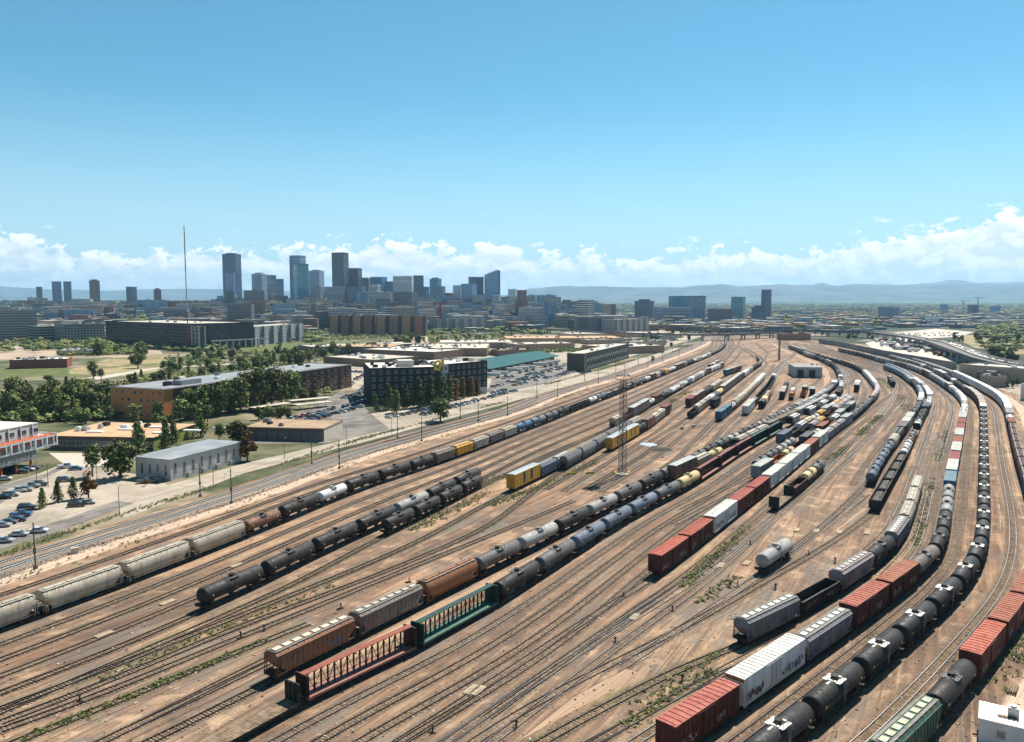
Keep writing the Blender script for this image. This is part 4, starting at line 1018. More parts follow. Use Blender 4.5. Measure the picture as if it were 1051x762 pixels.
def m_leaf(name,a,b):
    if name in MATS: return MATS[name]
    t=NT(name,.8); t.base(t.mix(t.mr(t.noise(t.pos(),.6,4),.35,.65),a,b)); t.b.inputs['Specular IOR Level'].default_value=.15
    MATS[name]=t.m; return t.m
weeds('weeds',[([(640,745),(752,676)],1.6,1.6,.35),([(640,728),(757,660)],1.0,.8,.3),([(700,603),(726,580),(752,556),(775,535)],1.6,2.2,.5),([(715,620),(740,603),(765,585)],1.6,1.2,.3),
 ([(812,500),(850,475),(890,440),(905,425)],2.2,3.0,.35),([(470,502),(540,484),(575,470)],3,.9,.4),([(500,520),(560,498),(600,480),(620,470)],2.2,1.6,.35),([(420,545),(480,517),(510,500)],2.5,1.2,.5),([(680,418),(710,400)],3,1,.35),
 ([(940,560),(952,510),(962,475),(972,440)],1.3,1.6,.25),([(900,388),(920,400),(935,425)],4,.5,.3),([(21,760),(120,722),(220,680),(300,647)],1.2,1.6,.35),([(100,700),(200,655),(300,618),(370,590)],1.2,.9,.35),
 ([(0,600),(120,562),(240,523),(355,478),(450,449),(521,430),(600,400),(666,377)],2.5,.25,.5),([(1000,700),(1051,650)],5,.25,.5),([(1040,680),(1060,640)],6,.5,.5),
 ([(-40,585),(0,570),(120,530),(240,494),(355,455),(450,430),(521,412)],2.0,1.3,.6),([(560,395),(630,376),(700,355)],2.5,1.0,.6)],
 'low green weeds growing along the sidings')

# loose scrap, stones and litter on the yard floor
def debris():
    q=random.Random(44); m=MB()
    for _ in range(5200):
        px=q.uniform(-10,1061); py=q.uniform(500,775) if q.random()<.75 else q.uniform(430,500); x,y=G(px,py)
        if px<700 and py<620-px*.30: continue
        r=q.choice((.04,.05,.07,.09,.13)); a=q.random()*3; c,s_=math.cos(a),math.sin(a); l=r*q.choice((1,1,1.5,3)); h=r*q.uniform(.3,1)
        m.add([(x+c*u-s_*v,y+s_*u+c*v,z) for z,k in ((.03,1),(.05+h,.8)) for u,v in ((-l*k,-r*k),(l*k,-r*k),(l*k,r*k),(-l*k,r*k))],[(4,5,6,7),(0,1,5,4),(1,2,6,5),(2,3,7,6),(3,0,4,7)],q.choice((0,0,1,1,2,3)))
    o=link('debris',m.mesh('debris',[plain('litter_pale',(.42,.36,.28)),plain('litter_dark',(.05,.04,.035)),TIMBER,plain('litter_rust',(.24,.10,.05))])); tag(o,'loose stones, scrap timber and litter scattered over the yard floor','debris',None,'stuff')
debris()
# ------------------------------------------------------------------ mountains
def ridge(name,pts,D,depth,mat,seed,rough=.12):
    # pts: (pixel column, pixel row of the crest); a real range: foothills rising to a crest, then falling behind
    q=random.Random(seed); xs=[p[0] for p in pts]; n=160; rows=9; vs=[]
    ph=[q.uniform(0,9) for _ in range(8)]
    for i in range(n+1):
        px=xs[0]+(xs[-1]-xs[0])*i/n
        k=max(j for j in range(len(pts)-1) if pts[j][0]<=px+1e-6); a,b=pts[k],pts[k+1]; t=(px-a[0])/(b[0]-a[0]); t=t*t*(3-2*t)
        py=a[1]+(b[1]-a[1])*t
        X,Y,Z=atD(px,py,D)
        for j in range(rows+3):
            u=j/rows if j<=rows else 1-(j-rows)*.35
            y=D-depth+depth*(j/rows)
            w=sum(math.sin(i*(.35+.5*m)+j*(.7+.23*m)+ph[m]) for m in range(5))/5
            z=Z*(max(0,u)**1.25)*(1+rough*w*(1 if 0<j<rows else .25))+ (-30 if j==0 else 0)
            vs.append((X*y/D,y,z))
    r=rows+3; m=MB(); m.add(vs,[(i*r+j,(i+1)*r+j,(i+1)*r+j+1,i*r+j+1) for i in range(n) for j in range(r-1)],0,True)
    o=link(name,m.mesh(name,[mat])); o['kind']='structure'; return o
MTN=m_mix('mountain_slope',(.045,.065,.055),(.11,.12,.12),.0012,.95,8,.42,.6)
ridge('mountains',[(480,309),(520,303),(545,296.5),(575,293.8),(610,294),(650,295),(700,294.8),(722,293),(740,291.8),(760,294),(800,292.5),(830,292.6),(862,294),(905,292),(940,293.5),(990,292),(1051,292.6),(1110,292),(1180,295)],18500,4200,MTN,3)
ridge('mountains',[(740,301),(800,292),(830,293),(843,290.4),(858,293.5),(880,291.3),(918,293),(950,291),(981,287.2),(1003,290.4),(1025,290.0),(1060,289),(1120,290),(1200,293)],25500,5000,MTN,5)
ridge('mountains',[(-160,295.5),(-60,294.5),(0,294),(26,295.6),(60,297.3),(110,298.4),(150,297),(200,296.5),(228,297.2),(300,299),(380,301),(470,303.5),(560,307)],23000,5000,MTN,8)
# ------------------------------------------------------------------ ground areas beside the yard
ASPH=m_mix('worn_asphalt',(.15,.14,.13),(.24,.22,.20),.12,.95,6,.35,.65,(.11,.10,.095),.03)
LOT=m_mix('pale_lot',(.34,.29,.23),(.44,.38,.31),.1,.95,6,.35,.65,(.27,.235,.19),.03)
GRASS=m_mix('lawn',(.075,.11,.03),(.14,.15,.05),.07,.95,6)
DRYG=m_mix('dry_grass',(.25,.21,.10),(.36,.29,.16),.06,.95,6,.4,.6,(.12,.13,.05),.02)
BARE=m_mix('bare_lot',(.36,.28,.20),(.46,.37,.28),.05,.95,6,.4,.6,(.25,.20,.14),.015)
ROADA=m_mix('road_surface',(.25,.235,.22),(.33,.31,.28),.2,.9)
def area(name,pts,z,mat): return sheet(name,gp(*pts),z,mat)
area('ground_left',[(-400,600),(-60,592),(0,574),(120,539),(240,501),(355,460),(450,433),(521,415),(560,398.5),(631,378.5),(695,356),(722,344),(640,338),(400,336),(0,345),(-400,352)],-.02,m_mix('scrubby_ground',(.050,.065,.026),(.15,.14,.075),.05,.95,7,.38,.62,(.27,.22,.15),.015))
area('parking_lot',[(-300,560),(-60,575),(0,560),(60,540),(120,520),(176,499),(139,487),(100,480),(60,478),(38,487),(-60,515),(-300,540)],.01,LOT)
area('access_road',[(-200,555),(-60,535),(0,498),(45,487),(95,463),(110,462),(60,484),(20,504),(-40,545),(-60,560)],.02,ASPH)
area('access_road',[(-60,572),(0,553),(70,532),(120,514),(137,517),(60,546),(0,564),(-60,583)],.024,ASPH)
area('service_road',[(120,522),(176,497),(250,476),(340,455),(420,434),(500,411),(560,394),(640,374),(690,357),(700,357),(645,379),(565,402),(505,418),(425,440),(345,461),(250,486),(150,524),(128,532)],.014,LOT)
area('parking_lot',[(252,456),(335,455),(400,441),(380,424),(352,400),(330,414),(280,437)],.018,ASPH)
area('parking_lot',[(378,424),(400,440),(500,414),(545,402),(600,386),(586,379),(572,371),(500,388),(499,405)],.016,LOT)
area('parking_lot',[(505,388),(572,372),(590,382),(560,394),(512,404),(500,403)],.022,ASPH)
area('parking_lot',[(330,372),(380,376),(380,400),(362,399),(345,372)],.017,LOT)
area('parking_lot',[(640,368),(695,353),(722,345),(700,343),(640,352)],.017,LOT)
area('lawn',[(-60,392),(0,389),(55,386),(100,384),(150,380),(95,378),(0,377),(-60,378)],.01,GRASS)
area('dry_field',[(75,392),(150,384),(185,376),(170,366),(120,366),(70,380)],.012,DRYG)
area('dry_field',[(280,368),(400,352),(330,350),(240,357)],.013,GRASS)
area('bare_lot',[(-60,372),(60,368),(168,366),(165,360),(60,355),(-60,356)],.014,BARE)
area('footpath',[(100,390),(160,379),(240,374),(240,373),(160,377.5),(90,388)],.03,CONC)
area('dry_field',[(530,343.5),(590,343),(585,336),(535,337)],.02,DRYG)
area('bare_lot',[(420,356),(560,352),(700,346),(700,338),(560,339),(420,345)],.008,BARE)
area('bare_lot',[(445,372),(500,374),(600,372),(640,364),(690,352),(690,346),(600,346),(520,352),(440,360)],.011,LOT)
area('plaza',[(50,465),(150,466),(120,478),(70,480)],.026,CONC)
# right-hand side: interstate, truck lots
area('truck_lot',[(888,352.5),(905,348),(935,346.5),(960,350),(985,357),(1000,366),(985,372),(950,368),(916,361),(895,357)],.03,m_mix('pale_truck_lot',(.50,.46,.39),(.60,.56,.48),.05))
area('truck_lot',[(905,343),(960,337.5),(1000,341),(985,346),(950,347.5)],.03,m_mix('pale_truck_lot_b',(.42,.38,.33),(.55,.50,.44),.05))
area('lawn',[(975,345),(1010,343.5),(1051,347),(1100,352),(1100,362),(1040,364),(1000,357)],.02,DRYG)
area('lawn',[(1010,344),(1100,344),(1100,350),(1030,350)],.028,GRASS)
area('bare_lot',[(985,385),(1100,385),(1300,420),(1300,440),(1051,408)],.03,LOT)
# the city stands on ground that climbs gently away on the left
def rise(X,D):
    def ss(a,b,v):
        v=max(0,min(1,(v-a)/(b-a))); return v*v*(3-2*v)
    px=CX+F*X/max(1,D)
    return 40*ss(1350,2700,D)*(1-ss(500,640,px))
def city_rise():
    m=MB(); nx,ny=70,46; vs=[]
    for j in range(ny+1):
        D=1300*math.exp(j/ny*2.7)
        for i in range(nx+1): px=-500+(700+500)*i/nx; X=(px-CX)/F*D; vs.append((X,D,rise(X,D)-.04-(.5 if j==0 or i==nx else 0)))
    m.add(vs,[(j*(nx+1)+i,j*(nx+1)+i+1,(j+1)*(nx+1)+i+1,(j+1)*(nx+1)+i) for j in range(ny) for i in range(nx)],0,True)
    o=link('rising_ground',m.mesh('rising_ground',[bpy.data.materials['city_floor']])); o['kind']='structure'
city_rise()
# ------------------------------------------------------------------ buildings
def m_facade(name,bay,storey,wfrac,hfrac,gl=(.03,.05,.07),band=False):
    # far facades: wall in the object's colour, a grid of glass set by metres along and up the wall
    t=NT(name,.7); s=t.sep(t.uv()); inf=t.info()
    fu=t.math('FRACT',t.math('DIVIDE',s[0],bay)); fv=t.math('FRACT',t.math('DIVIDE',s[1],storey))
    a=t.math('LESS_THAN',t.math('ABSOLUTE',t.math('SUBTRACT',fu,.5)),wfrac/2) if not band else 1.0
    b=t.math('LESS_THAN',t.math('ABSOLUTE',t.math('SUBTRACT',fv,.55)),hfrac/2)
    k=t.math('MULTIPLY',a,b)
    cell=t.N.new('ShaderNodeTexWhiteNoise'); cb=t.N.new('ShaderNodeCombineXYZ'); t.L.new(t.math('FLOOR',t.math('DIVIDE',s[0],bay)),cb.inputs[0]); t.L.new(t.math('FLOOR',t.math('DIVIDE',s[1],storey)),cb.inputs[1]); t.L.new(cb.outputs[0],cell.inputs['Vector'])
    g=t.mix(cell.outputs['Value'],tuple(x*.8 for x in gl),tuple(min(1,x*1.35) for x in gl))
    n=t.noise(t.pos(),.04,4); wcol=t.mix(t.mr(n,.3,.7,0,.35),inf.outputs['Color'],t.mix(1,inf.outputs['Color'],(.7,.68,.66),'MULTIPLY'))
    t.base(t.mix(k,wcol,g)); t.v(t.b.inputs['Roughness'],t.math('SUBTRACT',.75,t.math('MULTIPLY',k,.6))); t.v(t.b.inputs['Specular IOR Level'],t.math('ADD',.3,t.math('MULTIPLY',k,.5)))
    MATS[name]=t.m; return t.m
FAC={'grid':m_facade('facade_grid',4.2,3.6,.62,.62,(.04,.075,.12)),'small':m_facade('facade_small_windows',3.6,3.3,.42,.5),'band':m_facade('facade_bands',4,3.8,1,.55,(.03,.045,.06),True),
 'glass':m_facade('facade_curtain_wall',2.6,3.9,.9,.84,(.07,.19,.31)),'teal':m_facade('facade_teal_glass',2.6,3.9,.92,.86,(.03,.20,.25)),'vert':m_facade('facade_vertical',3.4,40,.5,.97,(.05,.06,.07)),
 'dark':m_facade('facade_dark',3.0,3.9,.7,.6,(.022,.038,.06))}
ROOFM={}
def roofmat(k):
    if k in ROOFM: return ROOFM[k]
    c={'white':((.40,.37,.32),(.60,.55,.47)),'tan':((.42,.27,.15),(.55,.37,.22)),'grey':((.22,.22,.23),(.32,.32,.33)),'dark':((.08,.08,.085),(.15,.145,.14)),'brown':((.30,.20,.13),(.42,.30,.20)),'teal':((.006,.075,.085),(.010,.105,.115)),'steel':((.20,.225,.25),(.29,.315,.34)),'bright':((.50,.47,.42),(.72,.68,.61))}[k]
    ROOFM[k]=m_mix('roof_'+k,c[0],c[1],.12,.85,6,.35,.65); return ROOFM[k]
def box_uv(m,x0,x1,y0,y1,z0,z1):
    # walls only, with UV in metres
    if m.uv is None: m.uv=[]
    o=len(m.v); m.v+=[(x0,y0,z0),(x1,y0,z0),(x1,y1,z0),(x0,y1,z0),(x0,y0,z1),(x1,y0,z1),(x1,y1,z1),(x0,y1,z1)]
    for f,l in (((0,1,5,4),x1-x0),((1,2,6,5),y1-y0),((2,3,7,6),x1-x0),((3,0,4,7),y1-y0)):
        m.f.append([o+i for i in f]); m.mi.append(0); m.sm.append(False); m.uv+=[0,z0,l,z0,l,z1,0,z1]
    m.f.append([o+4,o+5,o+6,o+7]); m.mi.append(1); m.sm.append(False); m.uv+=[0,0]*4
WALLM={}
def wallmat():
    if 'w' in WALLM: return WALLM['w']
    t=NT('wall_paint',.8); inf=t.info(); n=t.noise(t.pos(),.35,6,.65); st=t.noise(t.mapping(t.pos(),(1,1,.12)),.9,4)
    t.base(t.mix(t.mr(t.math('MULTIPLY',t.math('ADD',n,st),.5),.38,.66,0,.5),inf.outputs['Color'],t.mix(1,inf.outputs['Color'],(.72,.68,.64),'MULTIPLY'))); WALLM['w']=t.m; return t.m
_win={}
def win_mesh(w,h,mull=1):
    k=(round(w,2),round(h,2),mull)
    if k in _win: return _win[k]
    m=MB(); m.box(-w/2,w/2,-.03,.0,0,h,1)
    for a,b,c,d in ((-w/2-.08,w/2+.08,-.08,0),(-w/2-.08,w/2+.08,h,h+.08),(-w/2-.08,-w/2,0,h),(w/2,w/2+.08,0,h)): m.box(a,b,-.07,0,c,d,0)
    if mull: m.box(-.03,.03,-.06,-.031,0,h,0)
    m.box(-w/2-.12,w/2+.12,-.14,0,-.16,-.081,0)
    _win[k]=m.mesh('window',[STEEL,GLASS]); return _win[k]
def frame_of(A,B):
    a=math.atan2(B[1]-A[1],B[0]-A[0]); return a,math.dist(A,B)
def building(name,label,A,B,w,h,wall,roof,cat='building',group=None,storeys=0,win=(1.4,1.6),bays=0,sidebays=0,units=0,parapet=.5,facade=None,lwin=True,over=.0,px=True,sill=1.0):
    if px: A=G(*A); B=G(*B)
    a,L=frame_of(A,B); root=empty(name,(A[0],A[1],0),a); tag(root,label,cat,group)
    m=MB()
    if facade: box_uv(m,0,L,0,w,-.3,h); link('wall',m.mesh('wall',[FAC[facade],roofmat(roof)]),root,None,0,(*wall,1))
    else: m.box(0,L,0,w,-.3,h); link('wall',m.mesh('wall',[wallmat()]),root,None,0,(*wall,1))
    r=MB(); r.box(-over,L+over,-over,w+over,h+.003,h+.12)
    rf=link('roof',r.mesh('roof',[roofmat(roof)]),root)
    if parapet:
        p=MB(); t=.35
        p.box(-.03,L+.03,-.03,t,h-.25,h+parapet); p.box(-.03,L+.03,w-t,w+.03,h-.25,h+parapet); p.box(-.03,t,t,w-t,h-.25,h+parapet); p.box(L-t,L+.03,t,w-t,h-.25,h+parapet)
        link('parapet',p.mesh('parapet',[wallmat()]),root,None,0,(*[min(1,k*1.1) for k in wall],1))
    q=random.Random(len(label)+int(L*10))
    for i in range(units):
        uw,ud,uh=q.uniform(1.5,4),q.uniform(1.5,3),q.uniform(.8,1.8); x=q.uniform(.06,.9)*L; y=q.uniform(.12,.85)*w
        u=MB(); u.box(-uw/2,uw/2,-ud/2,ud/2,0,uh); u.box(-uw/2+.2,uw/2-.2,-ud/2+.2,ud/2-.2,uh,uh+.25); u.cyl((0,0,uh+.25),(0,0,uh+.4),min(uw,ud)*.3,n=10)
        link('rooftop_unit',u.mesh('rooftop_unit',[[STEEL,DARK,WHITE,roofmat('grey')][q.randrange(4)]]),rf,(x,y,h+.12),0)
    if storeys:
        sh=(h-.3)/storeys; wm=win_mesh(*win); cnt=0
        for st in range(storeys):
            for i in range(bays):
                if cnt>=100: break
                link('window',wm,root,(L*(i+.5)/bays,-.003,st*sh+sill)); cnt+=1
            for i in range(sidebays):
                if cnt>=100: break
                y=w*(i+.5)/sidebays
                if lwin: link('window',wm,root,(-.003,y,st*sh+sill),-PI/2)
                else: link('window',wm,root,(L+.003,y,st*sh+sill),PI/2)
                cnt+=1
    return root,L,a
def ch(root,name,m,mats,color=None,loc=None,rz=0): return link(name,m.mesh(name,mats),root,loc,rz,color)
# grey shed beside the light rail
r_,L_,_=building('grey_shed','long pale grey metal building with dark slot windows beside the light rail',(175.5,494),(247.8,473.5),15,7.2,(.44,.43,.44),'steel',parapet=0,over=.5)
for i in range(8):
    x=L_*(.06+.118*i); link('window',win_mesh(1.0,3.6,0),r_,(x,-.003,1.6+(.0 if i%3 else .4)))
for i in range(4): link('window',win_mesh(.9,3.4,0),r_,(-.003,2+3.4*i,1.8),-PI/2)
m=MB(); m.box(0,2.6,-.12,-.003,.1,3.2); 
for i in range(4): 
    u=MB(); u.box(-.9,.9,-1.2,-.2,0,1.5); u.cyl((0,-.7,1.5),(0,-.7,1.62),.45,n=10); ch(r_,'air_conditioner',u,[STEEL],None,(L_*(.22+.2*i),0,0))
# low tan-roofed buildings
r_,L_,_=building('low_workshop','low building with broad tan roof and green end wall behind the parking lot',(52,461),(157,463),34,5.4,(.10,.085,.075),'tan',over=.6,parapet=0,units=9)
g=MB(); g.box(L_+.003,L_+.06,.5,33,0,5.2); ch(r_,'end_wall',g,[wallmat()],(.20,.24,.06,1))
for i in range(12):
    link('window',win_mesh(3.4,2.0,1),r_,(L_*(i+.5)/12,-.003,1.5))
for i in range(6):
    s=MB(); s.box(0,7,0,2.2,0,.5); ch(r_,'skylight',s,[WHITE],None,(12+q_*11 if False else 10+i*9.5,8+(i%3)*7,5.55))
r_,L_,_=building('brick_workshop','low dark workshop with brown roof and roll-up doors by the rails',(250,451.5),(332.4,453.5),24,5.4,(.13,.10,.085),'brown',over=.3,parapet=.25,units=3)
for i in range(7):
    d=MB(); d.box(0,L_/8.4,-.1,-.003,.1,3.7); 
    for k in range(5): d.box(.05,L_/8.4-.05,-.14,-.101,.4+k*.7,.45+k*.7)
    ch(r_,'roller_door',d,[wallmat()],(.16,.15,.15,1),(L_*(i+.12)/7,0,0))
g=MB(); g.box(L_+.003,L_+.05,.2,23.8,0,5.2); ch(r_,'end_wall',g,[wallmat()],(.55,.50,.42,1))
# orange brick block with a long grey roof
r_,L_,_=building('brick_loft_building','long orange brick and brown building with pale grey roof among trees',(169,432),(361,397.5),36,15.5,(.13,.060,.042),'steel',parapet=.4,units=14,storeys=4,win=(2.6,1.9),bays=22,over=.9)
g=MB(); g.box(-.08,-.003,.0,35.9,0,15.3); g.box(-.08,6,-.1,-.003,0,15.3); e_=ch(r_,'end_wall',g,[wallmat()],(.60,.235,.08,1))
for st in range(4):
    for i in range(8):
        if (st*3+i*5)%7<5: link('window',win_mesh(1.7 if (i+st)%2 else 1.1,1.6,0),e_,(-.085,2.3+4.2*i,1.3+3.75*st),-PI/2)
u=MB(); u.box(0,14,4,10,15.6,18.2); ch(r_,'stair_penthouse',u,[wallmat()],(.25,.27,.29,1),(18,2,0))
for i in range(11):
    b=MB(); b.box(0,4.6,-1.5,-.003,0,.25); 
    for x in (0,2.3,4.5): b.bar((x,-1.45,.25),(x,-1.45,1.25),.07)
    b.bar((0,-1.45,1.25),(4.6,-1.45,1.25),.07); bm_=b.mesh('balcony',[WHEEL])
    for st in (1,2,3): link('balcony',bm_,r_,(10+i*(L_-24)/10,0,st*3.8-.1))
# black apartment block: two wings around a pale bay
r_,L_,_=building('black_apartment_block','black four storey block with bright roof behind a row of trees',(-81.7,453),(-44,463),46,20.5,(.020,.024,.028),'bright',parapet=.6,units=12,storeys=5,win=(2.0,2.0),bays=9,sidebays=0,sill=1.4,px=False)
g=MB(); g.box(4,13,8,20,20.7,24.2); ch(r_,'stair_penthouse',g,[wallmat()],(.50,.50,.47,1),(14,2,0))
g=MB(); g.box(-.05,L_*.99,-.08,-.003,0,3.4); ch(r_,'ground_floor',g,[wallmat()],(.05,.05,.05,1))
r_,L_,_=building('black_apartment_block','right black wing with pale corner bay beside the teal dock roof',(-44,477),(-16,511),34,20.5,(.020,.024,.028),'bright',parapet=.6,units=9,storeys=5,win=(2.0,2.0),bays=9,sidebays=0,sill=1.4,px=False)
g=MB(); g.box(-.3,7.5,-.35,-.003,0,20.8); g.box(-.35,-.003,-.3,12,0,20.8); ch(r_,'pale_bay',g,[wallmat()],(.40,.41,.44,1))
for st in range(5):
    for k_ in range(2): link('window',win_mesh(1.6,2.0),r_,(2+k_*3.4,-.355,1.4+st*4.04))
g=MB(); g.box(L_-8,L_,-.1,-.003,0,4.2); ch(r_,'garage_front',g,[wallmat()],(.45,.44,.42,1))
y_=plain('yellow_enamel',(.62,.46,.02),.5,0,.1)
s=MB(); q=random.Random(2)
pt=[(a_*.75,b_*.75,c_*.75) for a_,b_,c_ in [(0,0,0),(1.5,0,3),(0,.5,5),(3,0,6.5),(5.5,.5,5),(4,0,3.5),(6.5,0,2.5),(7.5,.5,5.5),(5.5,0,7.5)]]
for a_,b_ in zip(pt,pt[1:]): s.bar(a_,b_,1.0)
s.bar(pt[0],(2.5,0,0),.8); s.bar(pt[5],(3,0,0),.8)
o=link('roof_sculpture',s.mesh('roof_sculpture',[y_]),None,(*G(446,379.5,20.6),20.6),.5); tag(o,'angular yellow sculpture standing on the black block roof','sculpture')
# dark block with diamond lattice
r_,L_,_=building('lattice_office_block','dark office block with diagonal white lattice beside the curving road',(599.4,381.6),(645.5,367.8),15,14.8,(.030,.036,.040),'white',parapet=.4,units=6,storeys=4,win=(2.2,2.4),bays=0)
m=MB(); n=16
for i in range(n):
    x=10+(L_-14)*i/n; dx=(L_-14)/n
    for k in range(4): m.bar((x+(dx if k%2 else 0),-.12,1+3.4*k),(x+(0 if k%2 else dx),-.12,1+3.4*(k+1)),.22)
ch(r_,'lattice',m,[plain('pale_lattice',(.36,.37,.36))])
g=MB(); g.box(-.1,-.003,0,14.9,0,14.6); g.box(-.1,9,-.1,-.003,0,14.6); ch(r_,'corner_wall',g,[wallmat()],(.10,.085,.075,1))
# teal-roofed truck dock
A,B=G(501,385.5),G(572,370.8); a,L=frame_of(A,B); root=empty('truck_dock',(A[0],A[1],0),a); tag(root,'long teal sloping roof over a truck loading dock','building')
w=MB(); w.box(0,L,3,44,-.2,5.0); ch(root,'wall',w,[wallmat()],(.16,.15,.14,1))
w=MB(); w.loft([[(x,-2,5.0),(x,-2,5.3),(x,20,9.6),(x,44,6.5),(x,44,6.2),(x,20,9.3)] for x in (-1,L+1)]); ch(root,'roof',w,[roofmat('teal')])
w=MB()
for i in range(40): w.box(L*i/40,L*i/40+.12,-2,-1.9,5.3,5.36)
for i in range(14): w=MB(); w.box(-.15,.15,-1.6,-1.3,0,5.0); ch(root,'column',w,[STEEL],None,(L*(i+.5)/14,0,0))
for i in range(12): w=MB(); w.box(0,3.2,2.9,2.997,1.2,4.4); ch(root,'dock_door',w,[plain('dock_door_white',(.5,.5,.48))],None,(3+L*i/12.4,0,0))
# flat-roofed warehouses
for A,B,w,h,wl,rf,lab in [((332,373.5),(385,377.5),55,6.5,(.30,.20,.14),'white','pale-roofed warehouse left of the black block'),((372,366),(446,369.5),60,7.5,(.26,.18,.13),'bright','bright-roofed warehouse right behind the black block'),((345,364),(400,364.5),60,8.5,(.24,.18,.14),'tan','tan-roofed warehouse behind the pale-roofed one'),((420,361),(452,361),50,6,(.30,.25,.2),'white','small pale hall between the warehouse roofs'),
  ((440,366),(500,366),90,8.5,(.28,.19,.13),'white','pale-roofed warehouse left of the teal dock roof'),((452,358),(528,357.5),70,7,(.33,.24,.17),'white','cream-roofed warehouse row behind the teal dock roof'),
  ((520,353),(640,352.5),75,7,(.38,.28,.20),'tan','tan low warehouse before the distant apartment rows'),((585,347.5),(692,346),60,6.5,(.42,.32,.24),'white','long cream warehouse nearest the viaduct'),
  ((628,364.5),(682,362),55,8,(.36,.22,.16),'bright','bright-roofed brick warehouse right of the lattice block'),((678,349),(694,348),20,6,(.35,.35,.36),'white','small pale shed at the end of the service road'),
  ((320,362),(430,358),50,6,(.25,.20,.16),'white','white flat-roofed hall along the tree belt'),((10,379),(69,377.5),26,7.5,(.22,.075,.055),'bright','small red brick building with white roof on the lawn'),
  ((103,421),(120,421.5),20,5,(.30,.26,.22),'bright','small pale-roofed annex left of the orange brick end'),((530,360),(590,358.5),45,7,(.34,.25,.18),'white','cream-roofed warehouse directly behind the teal dock roof'),((604,353.8),(645,352.6),22,6,(.38,.30,.22),'bright','small bright-roofed shed behind the lattice block'),((512,366),(548,364.5),18,6,(.20,.16,.13),'tan','tan-roofed low annex left of the teal dock roof end'),((650,356.5),(684,354),18,6,(.40,.34,.28),'white','pale low shed before the curving road bend'),
  ((60,365),(95,364.5),22,5,(.4,.38,.34),'white','white hall behind the bare lot at left')]:
    building('warehouse',lab,A,B,w,h,wl,rf,units=14,parapet=.5,cat='warehouse')
# carports and a yellow kiosk in the lot
for A,B in (((262,424.5),(300,419)),((300,417),(342,413)),((306,421.5),(342,417.5))):
    a0,b0=G(*A),G(*B); a,L=frame_of(a0,b0); r0=empty('carport',(a0[0],a0[1],0),a); tag(r0,'pale flat carport roof in the lot by the brick building','carport','carports in the lot')
    m=MB(); m.box(0,L,0,6,2.7,2.9); ch(r0,'roof',m,[roofmat('white')])
    for i in range(4):
        m=MB(); m.box(-.1,.1,2.9,3.1,0,2.7); ch(r0,'post',m,[STEEL],None,(L*(i+.5)/4,0,0))
# modern white block at the left edge
A,B=G(-75,512.5),G(38,481.5); a,L=frame_of(A,B)
root=empty('modern_apartment_block',(A[0],A[1],0),a); tag(root,'white panelled block on columns with orange terrace at the left edge','building')
e2=9.5
def bx(name,x0,x1,y0,y1,z0,z1,mat,color=None,parent=None): 
    m=MB(); m.box(x0,x1,y0,y1,z0,z1); return ch(parent or root,name,m,[mat],color)
wm=wallmat()
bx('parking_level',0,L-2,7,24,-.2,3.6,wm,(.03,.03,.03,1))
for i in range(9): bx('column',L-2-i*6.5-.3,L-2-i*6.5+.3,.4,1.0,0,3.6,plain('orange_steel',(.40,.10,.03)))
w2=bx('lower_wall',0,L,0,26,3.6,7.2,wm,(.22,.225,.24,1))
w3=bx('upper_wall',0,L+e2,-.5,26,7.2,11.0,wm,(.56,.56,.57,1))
w4=bx('top_wall',0,L+5,3.2,26,11.2,15.6,wm,(.52,.54,.55,1))
bx('terrace',0,L+e2-.2,-.45,3.2,11.0,11.12,plain('orange_deck',(.42,.12,.05)))
bx('roof',-.2,L+5.2,3.0,26.2,15.6,15.85,roofmat('bright'))
m=MB(); railing(m,[(i*2.4,-.4,11.12) for i in range(int((L+e2)/2.4))],1.1); ch(root,'terrace_rail',m,[plain('orange_steel',(.40,.10,.03))])
bx('end_fin',L+e2,L+e2+.35,-.6,26,7.0,15.0 if False else 11.6,WHITE)
for i in range(13):
    x=L+e2-2.6-i*5.4
    if x<1: break
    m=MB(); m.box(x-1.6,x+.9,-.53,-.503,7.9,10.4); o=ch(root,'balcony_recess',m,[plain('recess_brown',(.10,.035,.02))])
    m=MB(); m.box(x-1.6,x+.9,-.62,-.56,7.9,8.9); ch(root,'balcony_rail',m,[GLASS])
    link('window',win_mesh(.8,2.3,0),root,(x+2.0,-.503,8.2)); link('window',win_mesh(1.0,2.1,0),root,(x-.5,-.003,4.4)) if x<L-1 else None
    link('window',win_mesh(1.0,2.1,0),root,(x+1.4,-.003,4.4)) if x+1.4<L-.8 else None
    m=MB(); m.box(x-2.4,x-2.15,-.72,-.503,7.2,11.0); ch(root,'fin',m,[WHITE])
    link('window',win_mesh(2.4,1.4,1),root,(x-3.2,3.197,12.6)); link('window',win_mesh(.8,2.6,0),root,(x-5.3,3.197,12.0)); m=MB(); m.box(x-4.6,x-4.35,2.9,3.197,11.2,15.9); ch(root,'fin',m,[WHITE])
for i in range(4):
    u=MB(); u.box(0,3,0,2,0,1.1); ch(root,'rooftop_unit',u,[DARK],None,(L-8-i*7,12+(i%2)*5,15.86))
